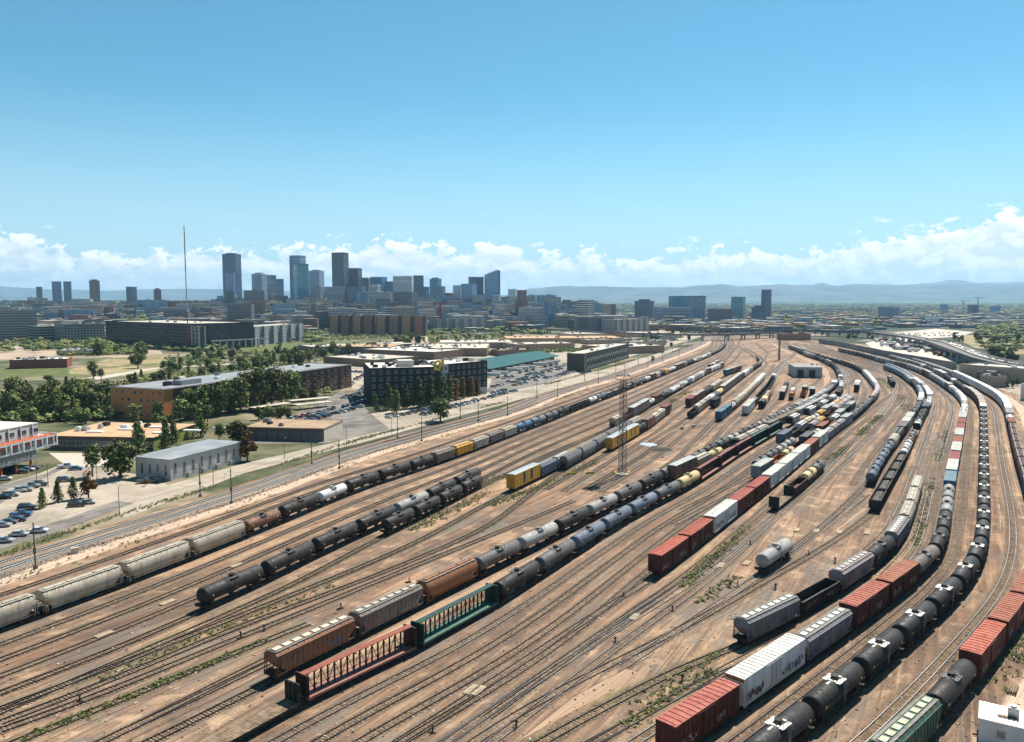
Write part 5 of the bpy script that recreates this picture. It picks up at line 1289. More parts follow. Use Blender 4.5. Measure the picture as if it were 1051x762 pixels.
# far office and apartment blocks with facades
for nm,lab,A,B,w,h,wl,rf,fc in [
 ('parking_garage','massive black block with pale concrete frame across the fields',(109,354),(199,359.8),85,31,(.018,.022,.028),'white','dark'),
 ('apartment_block','grey gridded apartment block right of the massive black block',(258,355),(312,349.5),40,24,(.26,.27,.30),'white','grid'),
 ('office_block','long banded grey office block at the left edge',(-90,352.5),(39,349.5),40,44,(.30,.31,.33),'grey','band'),
 ('office_block','low grey office beside the banded block',(40,352),(66,351),40,22,(.30,.31,.30),'white','band'),('office_block','beige gridded office left of the massive black block',(66,352.5),(108,351),40,26,(.30,.27,.23),'grey','grid'),
 ('apartment_block','brown and tan apartment slab behind the tree belt, left half',(338,344.5),(385,344.5),30,33,(.10,.07,.06),'grey','small'),('apartment_block','brown and dark apartment slab behind the tree belt, right half',(386,345),(437,345),32,32,(.07,.06,.06),'grey','small'),
 ('apartment_block','pale apartment row left of the dry grass field',(446,341),(500,340),30,24,(.33,.31,.29),'grey','grid'),('apartment_block','white and grey apartment row behind the dry grass field',(502,339),(562,338),30,26,(.38,.37,.36),'grey','grid'),
 ('apartment_block','dark-ended apartment block right of the dry grass field',(603,342),(630,341.5),32,27,(.16,.17,.19),'grey','grid'),('apartment_block','pale apartment block beside the dark-ended one',(631,342.5),(666,341),32,24,(.38,.37,.35),'white','grid'),
 ('office_block','broad dark blue block below the glass tower',(545,330),(590,330),60,38,(.05,.08,.12),'grey','glass'),('office_block','orange-roofed hall below the viaduct',(804,349.5),(832,349.5),30,9,(.36,.17,.10),'brown','small'),
 ('warehouse','long beige warehouse at the right edge beside the embankment',(984,388),(1120,400),26,10,(.42,.34,.25),'bright',None),('warehouse','small flat-roofed beige workshop below the long warehouse',(1018,398),(1033,398),14,7,(.36,.30,.25),'white',None),
 ('warehouse','dark low depot beside the small beige workshop',(1002,393),(1017,394),20,7,(.10,.10,.11),'white',None),('storage_silo_block','tall white block at the right edge',(1047,410.5),(1085,414),16,9,(.66,.66,.66),'white',None)]:
    r_,L_,_=building(nm,lab,A,B,w,h,wl,rf,facade=fc,units=6,parapet=.9,cat='building')
    if 'apartment slab' in lab:
        for i in range(4):
            b=MB(); b.uv=[]; x0=L_*(i+.12)/4; box_uv(b,x0,x0+L_/6.2,-5,.5,-.2,h+1.2); link('bay',b.mesh('bay',[FAC['small'],roofmat('grey')]),r_,None,0,((.40,.22,.11,1),(.30,.14,.09,1))[i%2])
    if lab.startswith(('pale apartment','white and grey','grey gridded')):
        for i in range(6):
            b=MB(); b.uv=[]; x0=L_*(i+.2)/6; box_uv(b,x0,x0+L_/14,-3,.5,-.2,h+1); link('bay',b.mesh('bay',[FAC['small'],roofmat('grey')]),r_,None,0,(.42,.42,.43,1))
# pale concrete frame around the black garage corner
A,B=G(109,354),G(199,359.8); a,L=frame_of(A,B); root=empty('concrete_frame_stair',(B[0],B[1],0),a); tag(root,'pale concrete framed stair tower at the corner of the massive black block','building')
m=MB()
for x in (0,7,14): m.box(x,x+1.6,-3,-1.4,0,29); m.box(x,x+1.6,5,6.6,0,29)
for z in range(0,30,5): m.box(0,15.6,-2.9,-1.5,z,z+.9)
ch(root,'frame',m,[CONC]); m=MB(); m.box(1,14,-1.3,4.9,0,28.6); ch(root,'stair_core',m,[wallmat()],(.10,.10,.12,1))
m=MB(); 
for i in range(9): m.box(22+i*9,22+i*9+1.6,-6,-4.4,0,11)
m.box(20,100,-6.2,-4.2,9.5,11.2)
ch(root,'colonnade',m,[CONC],None,(0,0,0),PI/2-.02)
# ------------------------------------------------------------------ skyline
def tower(lab,x0,x1,top,D,wl,fc,rot=.5,asp=.8,cap=0,roof='grey',slant=0):
    Xa,_,Zt=atD(x0,top,D); Xb=atD(x1,top,D)[0]; W_=Xb-Xa
    rot=-rot if (int(x0*2)%5 in (0,2,3)) else rot; c,s=math.cos(rot),abs(math.sin(rot)); L=W_/(c+asp*s); w=L*asp
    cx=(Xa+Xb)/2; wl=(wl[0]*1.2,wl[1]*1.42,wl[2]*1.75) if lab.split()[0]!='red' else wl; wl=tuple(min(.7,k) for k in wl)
    root=empty('tower',(cx,D,0),rot); tag(root,lab,'tower')
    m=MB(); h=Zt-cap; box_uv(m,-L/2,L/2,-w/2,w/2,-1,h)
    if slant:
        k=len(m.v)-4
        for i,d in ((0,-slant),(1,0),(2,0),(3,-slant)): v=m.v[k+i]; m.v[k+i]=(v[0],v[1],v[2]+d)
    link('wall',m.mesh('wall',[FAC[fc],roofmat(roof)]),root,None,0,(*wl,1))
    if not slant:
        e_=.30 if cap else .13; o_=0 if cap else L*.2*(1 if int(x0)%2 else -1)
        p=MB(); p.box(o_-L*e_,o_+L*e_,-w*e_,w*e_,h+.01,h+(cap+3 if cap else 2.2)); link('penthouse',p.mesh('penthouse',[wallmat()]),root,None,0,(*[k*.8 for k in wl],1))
        p=MB(); p.box(-L/2-.4,L/2+.4,-w/2-.4,-w/2,h-2,h+1.5); p.box(-L/2-.4,L/2+.4,w/2,w/2+.4,h-2,h+1.5); p.box(-L/2-.4,-L/2,-w/2,w/2,h-2,h+1.5); p.box(L/2,L/2+.4,-w/2,w/2,h-2,h+1.5); link('parapet',p.mesh('parapet',[wallmat()]),root,None,0,(*wl,1))
    return root
TW=[('tall dark blue slab tower standing alone at the left of downtown',229,246.2,261,2700,(.10,.12,.17),'dark',.25,.7,2),('lower glass slab before the lone dark tower',230.5,241,281,2600,(.14,.20,.27),'glass',.25,.8,0),
 ('grey stepped tower with pale facade, left in downtown',259,273,281,2800,(.36,.37,.38),'grid',.3,.8,3),('ribbed grey tower beside the stepped pale one',271,283,283,2850,(.30,.31,.33),'vert',.5,.8,0),('wide grey glass block right of the ribbed one',281,291.5,287,2900,(.22,.25,.28),'grid',-.4,.8,0),
 ('tall grey-blue tower behind the teal glass one',297.6,313,263,2800,(.25,.29,.34),'vert',.35,.8,0),('teal glass tower with bright edge',300.5,316.8,271.5,2650,(.03,.15,.18),'teal',.6,.9,0),
 ('light grey square tower right of the teal glass one',317.5,332,278,2900,(.34,.36,.38),'grid',.3,.8,2),('brown-grey block below the light grey tower',319,332.6,295,2550,(.20,.18,.19),'small',.3,.8,0),
 ('broad beige-grey block with pale end wall',333,354.5,295,2500,(.27,.26,.26),'vert',.35,.6,0),('tallest stepped dark brown tower',341,357,260,2800,(.085,.065,.065),'dark',.3,.8,0),('dark shoulder tower right of the tallest one',356,371,276,2850,(.07,.07,.085),'dark',.3,.7,0),
 ('dark blue block below the shoulder tower',356.5,375.5,295,2500,(.10,.13,.18),'dark',.3,.6,0),('reddish tower right of the shoulder tower',370,380.5,286,2950,(.20,.11,.10),'small',.2,.8,2),('blue glass tower with flat top in mid downtown',380,397,285,2900,(.08,.15,.23),'glass',.4,.7,0),
 ('low white block before the blue glass tower',381,390.5,293,2600,(.55,.55,.55),'band',.3,.8,0),('beige stepped block before mid downtown',375,393,299,2450,(.36,.31,.27),'small',.3,.7,2),('slim dark tower right of the blue glass one',397,403.5,289.5,2900,(.09,.11,.15),'dark',.3,.8,0),
 ('white striped slab tower in mid downtown',403.6,424,284,2650,(.50,.49,.47),'vert',.12,.4,0),('dark stepped tower right of the white striped slab',423,435,283.5,2800,(.06,.08,.11),'dark',.3,.8,0),('dark broad shoulder of the stepped tower',425,440.5,295,2700,(.06,.09,.13),'dark',.3,.7,0),
 ('glass tower with rounded crown, mid downtown',441,453,286,2900,(.14,.18,.23),'glass',.5,.8,3),('slate grey block before the crowned tower',446,457,294.5,2600,(.16,.18,.21),'grid',.3,.8,0),('red brown block before the glass group',456,466,301.5,2500,(.22,.12,.11),'grid',.2,.7,0),
 ('slim pale tower left of the blue glass block',465,475,293.5,2700,(.42,.41,.39),'small',.3,.8,0),('blue glass block left of the tall dark slab',473.5,489,292,2600,(.10,.17,.25),'glass',.4,.8,0),('dark slab behind the curved glass tower',480.5,496.5,285,2850,(.08,.085,.095),'dark',.2,.6,0),
 ('curved-top bright blue glass tower',497,511.5,277,2750,(.10,.24,.36),'glass',.3,.8,0),('pale strip tower joined to the bright blue glass tower',505,514,303,2500,(.45,.44,.42),'grid',.3,.8,0),
 ('dark fin tower at the right edge of the bright blue tower',509,513.5,278.5,2800,(.07,.08,.10),'dark',.2,.8,0),
 ('white apartment tower right of downtown',521.5,531,297.5,2600,(.50,.50,.49),'small',.3,.8,0),('red brick apartment tower beside the white one',530.5,540.5,298.5,2620,(.27,.10,.08),'small',.3,.8,0),
 ('brown apartment tower at far left',90.5,102.9,288,2500,(.22,.12,.10),'grid',.5,.9,2),('left one of the twin blue towers at far left',53.8,62,289.5,3200,(.11,.15,.21),'grid',.4,.9,0),('right one of the twin blue towers at far left',64.8,73.5,289.5,3200,(.10,.14,.20),'grid',.4,.9,0),
 ('small dark block left of the twin blue towers',37,43.5,295,3200,(.10,.12,.15),'grid',.4,.9,0),('dark blue block right of the brown apartment tower',130,139.5,295,2900,(.08,.10,.14),'dark',.4,.9,0),('stepped brown block before the tall antenna',157,166,297,2700,(.18,.11,.10),'small',.4,.9,3),
 ('teal glass office right of the viaduct bend, left wing',687,706,304.5,2500,(.07,.16,.21),'teal',.2,.6,0),('dark glass office right of the viaduct bend, right wing',705,725.5,304.5,2350,(.07,.10,.12),'glass',.3,.6,0),('grey banded office before the dark glass office',672,710,316,2150,(.33,.33,.34),'band',.15,.4,0),
 ('dark block with lighter crown left of the teal office',651,672,308.5,2300,(.09,.11,.13),'grid',.3,.6,3),('square teal glass block standing alone',750,766,305.5,2300,(.05,.17,.20),'teal',.5,.9,0),('tall dark blue tower standing alone at right',782,791.5,298,2500,(.10,.12,.16),'dark',.4,.9,0),
 ('low brown block before the lone teal block',726,752,317.8,2000,(.15,.11,.11),'small',.2,.5,0),('short dark block at the foot of the lone tower',772,786,315,2050,(.09,.10,.12),'grid',.3,.7,3),
 ('grey flat block beyond the truck lots, left',902,914,315.5,2400,(.17,.19,.24),'grid',.3,.6,0),('brownish flat block beyond the truck lots, right',914,923,316,2400,(.20,.19,.21),'small',.3,.6,0),
 ('white block before the far tree plain',950,963,326.5,1950,(.48,.48,.50),'small',.3,.6,0),('left unfinished concrete core under the cranes',994,999,313.5,3000,(.12,.13,.15),'dark',.2,.8,0),('right unfinished concrete core under the cranes',999.7,1004,313.5,3000,(.11,.12,.14),'dark',.2,.8,0),
 ('blue office on the far plain at the right',1016.5,1026.5,314.8,3300,(.12,.18,.26),'glass',.3,.6,0),('distant blue block left of the unfinished cores',965,973,313,3600,(.12,.16,.22),'glass',.3,.6,0)]
for t in TW: tower(*t[:10],slant=16 if 'curved-top' in t[0] else 0)
# generic city between the yard and the skyline
q=random.Random(21)
CW=[((.34,.29,.24),'tan'),((.22,.12,.09),'brick'),((.42,.41,.39),'pale'),((.16,.17,.19),'dark grey'),((.12,.15,.19),'blue grey'),((.55,.54,.52),'white')]
n=0
tr_in=0
while n<270:
    D=900*math.exp(q.random()**.8*1.75); px=q.uniform(-30,1080); X=(px-CX)/F*D
    py=YH+F*CAM_H/D
    # keep clear of the yard, rails, fields and truck lots
    if py>351: continue
    if 560<px<720 and py>337: continue
    if 720<=px<880 and py>341: continue
    if px>=880 and py>335: continue
    if px<320 and py>345: continue
    if 330<px<620 and py>341: continue
    wl,word=CW[min(5,int(q.random()*6))]
    far=D>2200
    L=q.uniform(18,60); w=q.uniform(14,30); h=q.choice((6,7,9,12,15,18))*(1.35 if 2000<D<3600 and 150<px<620 else 1)*(.75 if px>700 else 1)
    a=q.choice((.35,.35,.8,-.6,0.1)); A=(X,D); B=(X+L*math.cos(a),D+L*math.sin(a))
    root=empty('city_building',(X,D,rise(X,D)),a); zone='left of the skyline' if px<225 else ('before the skyline' if px<560 else 'on the plain right of the skyline')
    tag(root,f'small {word} block in the city {zone}','building',f'{word} city blocks {zone}')
    m=MB(); box_uv(m,0,L,0,w,-.5,h); link('wall',m.mesh('wall',[FAC[q.choice(('grid','small','small','band','dark'))],roofmat(q.choice(('white','grey','bright','tan','white')))]),root,None,0,(*[min(1,k*q.uniform(.8,1.2)) for k in wl],1))
    if q.random()<.6:
        p=MB(); x0=q.uniform(.1,.6)*L; p.box(x0,x0+L*.2,w*.3,w*.6,h+.01,h+q.uniform(2,3.5)); link('penthouse',p.mesh('penthouse',[wallmat()]),root,None,0,(*wl,1))
    n+=1

# the mass of smaller city blocks farther out, past counting
def city_mass():
    q=random.Random(91); sets=[((.34,.29,.24),'small'),((.24,.13,.10),'small'),((.46,.45,.42),'grid'),((.15,.16,.18),'dark'),((.13,.17,.22),'glass'),((.62,.60,.57),'band')]
    mbs=[MB() for _ in sets]; n=0
    while n<4200:
        D=1180*math.exp(q.random()**.85*1.9); px=q.uniform(-30,1085); X=(px-CX)/F*D; py=YH+F*CAM_H/D
        if px<100 and py>345.5: continue
        if 100<=px<330 and py>343: continue
        if 330<=px<560 and py>341: continue
        if 560<=px<720 and py>340: continue
        if 720<=px<880 and py>342: continue
        if px>=880 and py>337: continue
        k=q.randrange(6); core=215<px<620 and 1500<D<3600
        L=q.uniform(14,48)*(1+D/7000); w=q.uniform(12,30); h=q.choice((5,6,7,9,12))*(1.9 if core else (1.25 if px<225 else 1.0))
        if core and q.random()<.30: h*=q.uniform(1.5,2.6)
        if px<225 and 1500<D<2600 and q.random()<.35: h*=2
        m=mbs[k]; a=q.choice((.35,.35,.8,-.6,.1,.5)); c,s_=math.cos(a),math.sin(a); o=len(m.v); box_uv(m,0,L,0,w,-.5,h)
        if q.random()<.4: x0=q.uniform(.1,.6)*L; box_uv(m,x0,x0+L*.2,w*.3,w*.6,h,h+q.uniform(1.5,3))
        for i in range(o,len(m.v)): u,v,z=m.v[i]; m.v[i]=(X+u*c-v*s_,D+u*s_+v*c,z+rise(X,D))
        n+=1
    for k,(wl,fc) in enumerate(sets):
        me=mbs[k].mesh('distant_buildings',[FAC[fc],roofmat(('white','tan','bright','grey','grey','bright')[k])]); o=link('distant_buildings',me,None,None,0,(*wl,1)); o['kind']='stuff'
        tag(o,'mass of small '+('tan','brick red','pale grey','dark','blue glass','white')[k]+' city blocks out to the horizon','buildings')
city_mass()
# ------------------------------------------------------------------ trees
def crown_mesh(seed,h,r,kind):
    q=random.Random(seed); m=MB(); lumps=[]
    n=11 if kind!='spire' else 9
    for i in range(n):
        t=q.random()
        if kind=='spire': z=h*(.16+.8*i/n); rr=r*(1.0-.80*i/n)*q.uniform(.8,1.1); lumps.append((q.uniform(-.25,.25)*rr,q.uniform(-.25,.25)*rr,z,rr*.8))
        else:
            a=q.random()*2*PI; d=r*q.uniform(.15,.62)*(1 if t<.8 else .5); z=h*q.uniform(.22,.84); lumps.append((math.cos(a)*d,math.sin(a)*d,z,r*q.uniform(.33,.52)))
    if kind!='spire': lumps.append((0,0,h*.82,r*.45)); lumps.append((0,0,h*.45,r*.66))
    N=1150
    for k in range(N):
        lx,ly,lz,lr=lumps[q.randrange(len(lumps))]
        v=Vector((q.gauss(0,1),q.gauss(0,1),q.gauss(0,1))).normalized(); d=lr*(q.random()**.33)*q.uniform(.85,1.12)
        p=Vector((lx,ly,lz))+Vector((v.x*d,v.y*d,v.z*d*.85)); 
        s=r*q.uniform(.06,.13); u=(v+Vector((q.gauss(0,.5),q.gauss(0,.5),q.gauss(0,.5)+.5))).normalized(); a=u.orthogonal().normalized(); b=u.cross(a)
        t=q.random()*PI; a2=a*math.cos(t)+b*math.sin(t); b2=u.cross(a2)
        mi=0 if q.random()<.55 else (1 if q.random()<.6 else 2)
        m.add([p+a2*s,p+b2*s*.8,p-a2*s,p-b2*s*.8],[(0,1,2,3)],mi)
    return m
def leafm(name,c):
    t=NT(name,.75); inf=t.info(); n=t.noise(t.obj(),.5,3); base=t.mix(t.mr(n,.35,.65),tuple(k*.7 for k in c),tuple(k*1.35 for k in c))
    hs=t.N.new('ShaderNodeHueSaturation'); t.v(hs.inputs['Hue'],t.math('ADD',.47,t.math('MULTIPLY',t.math('FRACT',t.math('MULTIPLY',inf.outputs['Random'],7.3)),.05))); t.v(hs.inputs['Value'],t.math('ADD',.55,t.math('MULTIPLY',inf.outputs['Random'],.9))); t.v(hs.inputs['Color'],base); t.base(hs.outputs[0]); t.b.inputs['Specular IOR Level'].default_value=.15
    return t.m
SETS={'g':[leafm('leaf_deep',(.060,.092,.026)),leafm('leaf_mid',(.125,.155,.042)),leafm('leaf_olive',(.24,.235,.08))],
      'o':[leafm('leaf_rust',(.17,.085,.022)),leafm('leaf_gold',(.20,.13,.035)),leafm('leaf_ochre',(.12,.10,.035))],
      'y':[leafm('leaf_light',(.095,.120,.035)),leafm('leaf_lime',(.12,.135,.045)),leafm('leaf_mid_b',(.065,.085,.025))]}
BARK=plain('bark',(.10,.075,.055),.95,0,.3,2)
def trunk_mesh(seed,h,r):
    q=random.Random(seed); m=MB(); m.cyl((0,0,-.1),(0,0,h*.5),r*.075,r*.045,7); 
    for i in range(5):
        a=q.random()*6.28; z=h*q.uniform(.28,.5); m.cyl((0,0,z),(math.cos(a)*r*.5,math.sin(a)*r*.5,z+h*.25),r*.035,r*.015,5)
    m.cyl((0,0,h*.5),(0,0,h*.8),r*.045,r*.01,6); return m
TREES={}
for kd in ('round','spire','wide'):
    for st in 'goy':
        for v in range(3):
            h=10; r={'round':3.6,'spire':3.3,'wide':5.4}[kd]
            TREES[kd,st,v]=(trunk_mesh(v+5,h,r).mesh('trunk',[BARK]),crown_mesh(v*7+ord(st)+len(kd),h,r,kd).mesh('crown',SETS[st]))
def tree(x,y,h,kd='round',st='g',label=None,group=None,q=rnd):
    t,c=TREES[kd,st,q.randrange(3)]; root=empty('tree',(x,y,0),q.random()*6.28); s=h/10; root.scale=(s*q.uniform(.85,1.15),s*q.uniform(.85,1.15),s)
    tag(root,label,'tree',group); link('trunk',t,root); link('crown',c,root); return root
NT_=0
def trees_at(lst,kd,st,label,group=None):
    for px,py,hp in lst:
        x,y=G(px,py); tree(x,y,hp*y/F,kd,st,label,group if len(lst)>1 else None)
trees_at([(44,521.5,23),(59.8,515.7,25),(75.6,512.8,26)],'spire','g','small conical green tree in the parking lot row by the light rail','trees in the parking lot row')
trees_at([(91,511,31)],'round','o','rust-tinged tree at the right end of the parking lot row')
trees_at([(95,489.5,36)],'round','g','full dark green tree left of the grey shed')
trees_at([(124,491,41)],'wide','g','broad dark green tree nearest the grey shed')
trees_at([(143,466,37),(170,462,36),(178,456,28)],'spire','y','slender pale green tree before the tan-roofed building','slender trees by the tan-roofed building')
trees_at([(254,473,34)],'round','o','rusty orange tree at the right end of the grey shed')
trees_at([(243,457,26)],'wide','g','broad tree behind the grey shed roof')
trees_at([(225,455,22)],'round','g','rounded tree behind the middle of the grey shed')
trees_at([(206,449,32)],'spire','g','tall slim tree behind the grey shed, right of the tan roof')
trees_at([(138,436,23),(163,436,26),(185,437,30),(192,431,34)],'round','g','leafy tree at the foot of the orange brick end','trees at the orange brick end')
trees_at([(204,430,34),(214,428,36),(226,427,38),(236,424,38),(247,424,40),(257,421,44),(268,420,46),(279,418,44),(289,416,40),(299,413,36),(160,440,18),(200,437,24),(213,436,22)],'round','g','tall leafy tree along the long brown facade','trees along the brown facade')
trees_at([(276,432,15),(288,431,15),(297,430,12),(265,431,14),(312,412,14),(322,411,12)],'wide','y','low bushy tree in the brick workshop lot','bushy trees in the workshop lot')
trees_at([(399,421,30),(407,424,26),(416,420,30),(430.6,418.5,33),(442,416,33),(452,413,36),(461,412,32),(386,423,20)],'spire','y','green tree lined up before the black block','green trees before the black block')
trees_at([(468,411,24),(475,409.5,24),(484,407,22),(490,406,20)],'spire','o','orange tree lined up before the black block','orange trees before the black block')
trees_at([(452,433,26)],'wide','g','wide dark bush-like tree standing alone beside the light rail')
trees_at([(95.8,389,20),(104,391,14)],'round','y','lone pale tree in the dry field','pale trees in the dry field')
trees_at([(141.7,378,16)],'wide','g','dark round tree in the middle of the dry field')
trees_at([(707,352,9)],'round','g','dark tree at the bend of the service road')
trees_at([(670,372,7),(689,358,7)],'round','g','small round tree by the service road','small trees by the service road')
trees_at([(150,499,8)],'round','o','tiny orange sapling on the verge by the light rail')
q=random.Random(33)
def zone(poly,n,h,kd,st,label,group,minsep=0,ranked=True):
    k=0; tries=0
    xs=[p[0] for p in poly]; ys=[p[1] for p in poly]
    while k<n and tries<n*60:
        tries+=1; px=q.uniform(min(xs),max(xs)); py=q.uniform(min(ys),max(ys)); ins=False
        for (x1,y1),(x2,y2) in zip(poly,poly[1:]+poly[:1]):
            if (y1>py)!=(y2>py) and px<(x2-x1)*(py-y1)/(y2-y1)+x1: ins=not ins
        if not ins: continue
        x,y=G(px,py); tree(x,y,q.uniform(*h),q.choice(kd),q.choice(st),label,group,q); k+=1
zone([(-30,408),(0,402),(60,400),(112,408),(118,420),(112,433),(60,432),(0,428),(-30,430)],66,(8,14),['round','wide','spire'],'gggy','dense green tree in the grove behind the white panelled block','trees in the left grove')
zone([(-30,436),(60,430),(118,432),(118,437),(50,437)],8,(6,9),['round','wide'],'gy','shrubby tree between the grove and the tan roof','trees by the tan roof')
zone([(112,398),(165,384),(240,376),(330,368),(330,372),(250,386),(170,396)],34,(6,12),['round','wide','spire'],'ggy','tree in the belt behind the pale grey roof','trees behind the pale grey roof')
zone([(245,384),(330,358),(380,352),(436,349),(440,356),(380,362),(330,372),(270,380)],40,(8,14),['round','wide'],'gggy','tree in the belt before the brown apartment slabs','trees in the central belt')
zone([(165,384),(240,374),(320,366),(325,357),(230,361),(170,366)],26,(6,11),['round','wide'],'ggy','rounded tree in the park before the massive black block','trees in the park')
zone([(55,366),(120,360),(150,362),(150,368),(80,370)],10,(8,15),['wide','round'],'g','broad tree before the massive black block','trees before the massive black block')
zone([(440,354),(525,349),(525,345),(440,348)],14,(7,11),['round'],'g','round tree in the line behind the warehouses','trees behind the warehouses')
zone([(570,354),(600,352),(600,349),(570,350)],5,(7,11),['round'],'g','round tree behind the lattice block','trees behind the lattice block')
zone([(655,349),(700,345),(700,343),(655,345)],8,(7,11),['round'],'g','round tree by the small pale shed','trees by the small pale shed')
zone([(975,352),(1051,358),(1051,350),(1000,344)],14,(9,15),['round','wide'],'g','dark tree on the slope right of the interstate ramp','trees right of the ramp')
zone([(1015,376),(1060,378),(1060,366),(1020,364)],9,(9,14),['round','wide'],'g','dark tree between ramp and right edge','trees at the right edge')
zone([(1028,400),(1046,401),(1046,396),(1030,395)],3,(5,7),['round'],'g','tree by the tall white block','trees by the tall white block')
zone([(862,350),(905,350),(900,343),(862,342)],9,(6,10),['round','wide'],'gy','small tree between the orange-roofed hall and the pale lot','trees left of the pale lot')
zone([(800,347),(862,348),(862,344),(800,343)],8,(6,10),['round'],'g','tree under the viaduct by the orange-roofed hall','trees under the viaduct')
# far tree cover
def far_woods(name='distant_trees',polys=None,N=0,label='far tree cover between the city blocks out to the horizon'):
    q=random.Random(5); m=MB()
    ico=[(0,0,1)]+[(math.cos(i*1.2566)*.9,math.sin(i*1.2566)*.9,.45) for i in range(5)]+[(math.cos(i*1.2566+.6)*.95,math.sin(i*1.2566+.6)*.95,-.3) for i in range(5)]
    F_=[(0,1+i,1+(i+1)%5) for i in range(5)]+[(1+i,6+i,1+(i+1)%5) for i in range(5)]+[(1+(i+1)%5,6+i,6+(i+1)%5) for i in range(5)]
    n=0
    while n<(N or 19000):
        if polys:
            pl=polys[q.randrange(len(polys))]; px=q.uniform(min(p[0] for p in pl),max(p[0] for p in pl)); py=q.uniform(min(p[1] for p in pl),max(p[1] for p in pl)); ins=False
            for (x1,y1),(x2,y2) in zip(pl,pl[1:]+pl[:1]):
                if (y1>py)!=(y2>py) and px<(x2-x1)*(py-y1)/(y2-y1)+x1: ins=not ins
            if not ins: continue
            X,D=G(px,py); r=q.uniform(1.2,3.0); h=q.uniform(1.5,5.5); mi=q.randrange(3)
            for b in range(4):
                ox,oy,oz=q.uniform(-1,1)*r*.8,q.uniform(-1,1)*r*.8,h*q.uniform(.3,.8); rr=r*q.uniform(.35,.7); ang=q.random()*6; ca,sa=math.cos(ang),math.sin(ang)
                m.add([(X+ox+(v[0]*ca-v[1]*sa)*rr*q.uniform(.6,1.3),D+oy+(v[0]*sa+v[1]*ca)*rr*q.uniform(.6,1.3),max(.05,oz+v[2]*rr*.75*q.uniform(.6,1.3))) for v in ico],F_,mi)
            n+=1; continue
        D=800*math.exp(q.random()**.75*2.75); px=q.uniform(-40,1090); py=YH+F*CAM_H/D
        if py>362: continue
        if 230<px<345 and py>352: continue
        if 560<px<720 and py>336: continue
        if 720<=px<880 and py>341: continue
        if 880<=px<1004 and py>336: continue
        if 330<px<560 and py>344: continue
        if math.sin(px*.05+D*.004)+math.sin(px*.021-D*.0023+2)+q.uniform(-1.2,1.2)<-.3: continue
        X=(px-CX)/F*D; s=1+D/2600; r=q.uniform(2.5,5)*s; h=q.uniform(3,6)*min(1.6,s**.5)
        ang=q.random()*6; ca,sa=math.cos(ang),math.sin(ang); mi=q.randrange(3)
        for b in range(3 if D<2200 else 2):
            ox,oy,oz=q.uniform(-1,1)*r*.8,q.uniform(-1,1)*r*.8,h*q.uniform(.4,.8); rr=r*q.uniform(.45,.8)
            m.add([(X+ox+(v[0]*ca-v[1]*sa)*rr*q.uniform(.7,1.25),D+oy+(v[0]*sa+v[1]*ca)*rr*q.uniform(.7,1.25),max(.1,oz+v[2]*rr*.75*q.uniform(.7,1.25))+rise(X,D)) for v in ico],F_,mi)
        n+=1
    o=link(name,m.mesh(name,SETS['g'])); tag(o,label,'trees',None,'stuff')
far_woods()
far_woods('undergrowth',[[(-30,412),(60,404),(112,410),(118,432),(60,434),(-30,434)],[(245,384),(330,358),(380,352),(436,349),(440,356),(380,362),(330,370),(270,380)],[(165,384),(240,374),(320,366),(325,358),(230,363),(170,368)],
  [(440,353),(525,349),(525,343),(440,345)],[(500,363),(600,359.5),(600,361),(500,365)],[(640,350),(700,345.5),(700,347),(640,351.5)],[(312,352),(440,346),(440,342.5),(312,345)],[(60,366),(150,364),(150,361),(60,362)],[(160,436),(300,414),(345,404),(345,401),(290,411),(160,431)],[(112,398),(165,386),(240,378),(330,369),(330,372),(250,386),(170,396)]],3400,'low bushes and undergrowth between the trees on the left')
# ------------------------------------------------------------------ cars
def car_parts():
    def prof(w,pts): return [[(x,-w,z) for x,z in pts],[(x,w,z) for x,z in pts]]
    out={}
    for kind in ('car','suv','pickup'):
        if kind=='car': lo=[(-2.2,.35),(2.2,.35),(2.25,.7),(1.35,.93),(-1.6,.97),(-2.25,.9)]; hi=[(-1.55,.96),(-1.05,1.42),(.35,1.42),(1.25,.93)]
        elif kind=='suv': lo=[(-2.35,.4),(2.35,.4),(2.4,.85),(1.5,1.08),(-2.2,1.1),(-2.4,.9)]; hi=[(-2.2,1.09),(-1.95,1.75),(.55,1.75),(1.35,1.07)]
        else: lo=[(-2.8,.45),(2.7,.45),(2.75,.95),(1.7,1.15),(-2.75,1.15)]; hi=[(-.6,1.14),(-.5,1.85),(.75,1.85),(1.5,1.13)]
        b=MB(); b.loft(prof(.9,lo)); k=prof(.74,hi); 
        top=[[(x,s*(.72 if z>1.3 else .84),z) for x,z in hi] for s in (-1,1)]
        zt=max(z for _,z in hi); xs=[x for x,z in hi if z==zt]; b.box(min(xs)+.05,max(xs)-.05,-.7,.7,zt-.01,zt+.03)
        g=MB(); g.loft(top)
        w=MB(); w.cyl((0,-.1,0),(0,.1,0),.33,n=12); w.cyl((0,-.115,0),(0,.115,0),.18,n=8,mi=1)
        l=MB(); l.box(0,.04,-.18,.18,-.07,.07)
        out[kind]=(b.mesh('body',[CARP]),g.mesh('window',[GLASS]),w.mesh('wheel',[DARK,STEEL]),l.mesh('headlight',[WHITE]),hi,lo)
    return out
def m_car():
    t=NT('car_paint',.25); t.base(t.info().outputs['Color']); t.b.inputs['Coat Weight'].default_value=.6; return t.m
CARP=m_car(); CARS=car_parts()
CCOL=[((.60,.60,.60),'white'),((.33,.34,.35),'silver'),((.012,.013,.015),'black'),((.50,.49,.46),'pale grey'),((.03,.09,.22),'blue'),((.10,.105,.11),'grey'),((.25,.02,.015),'red'),((.02,.022,.028),'black')]
_farcar={}
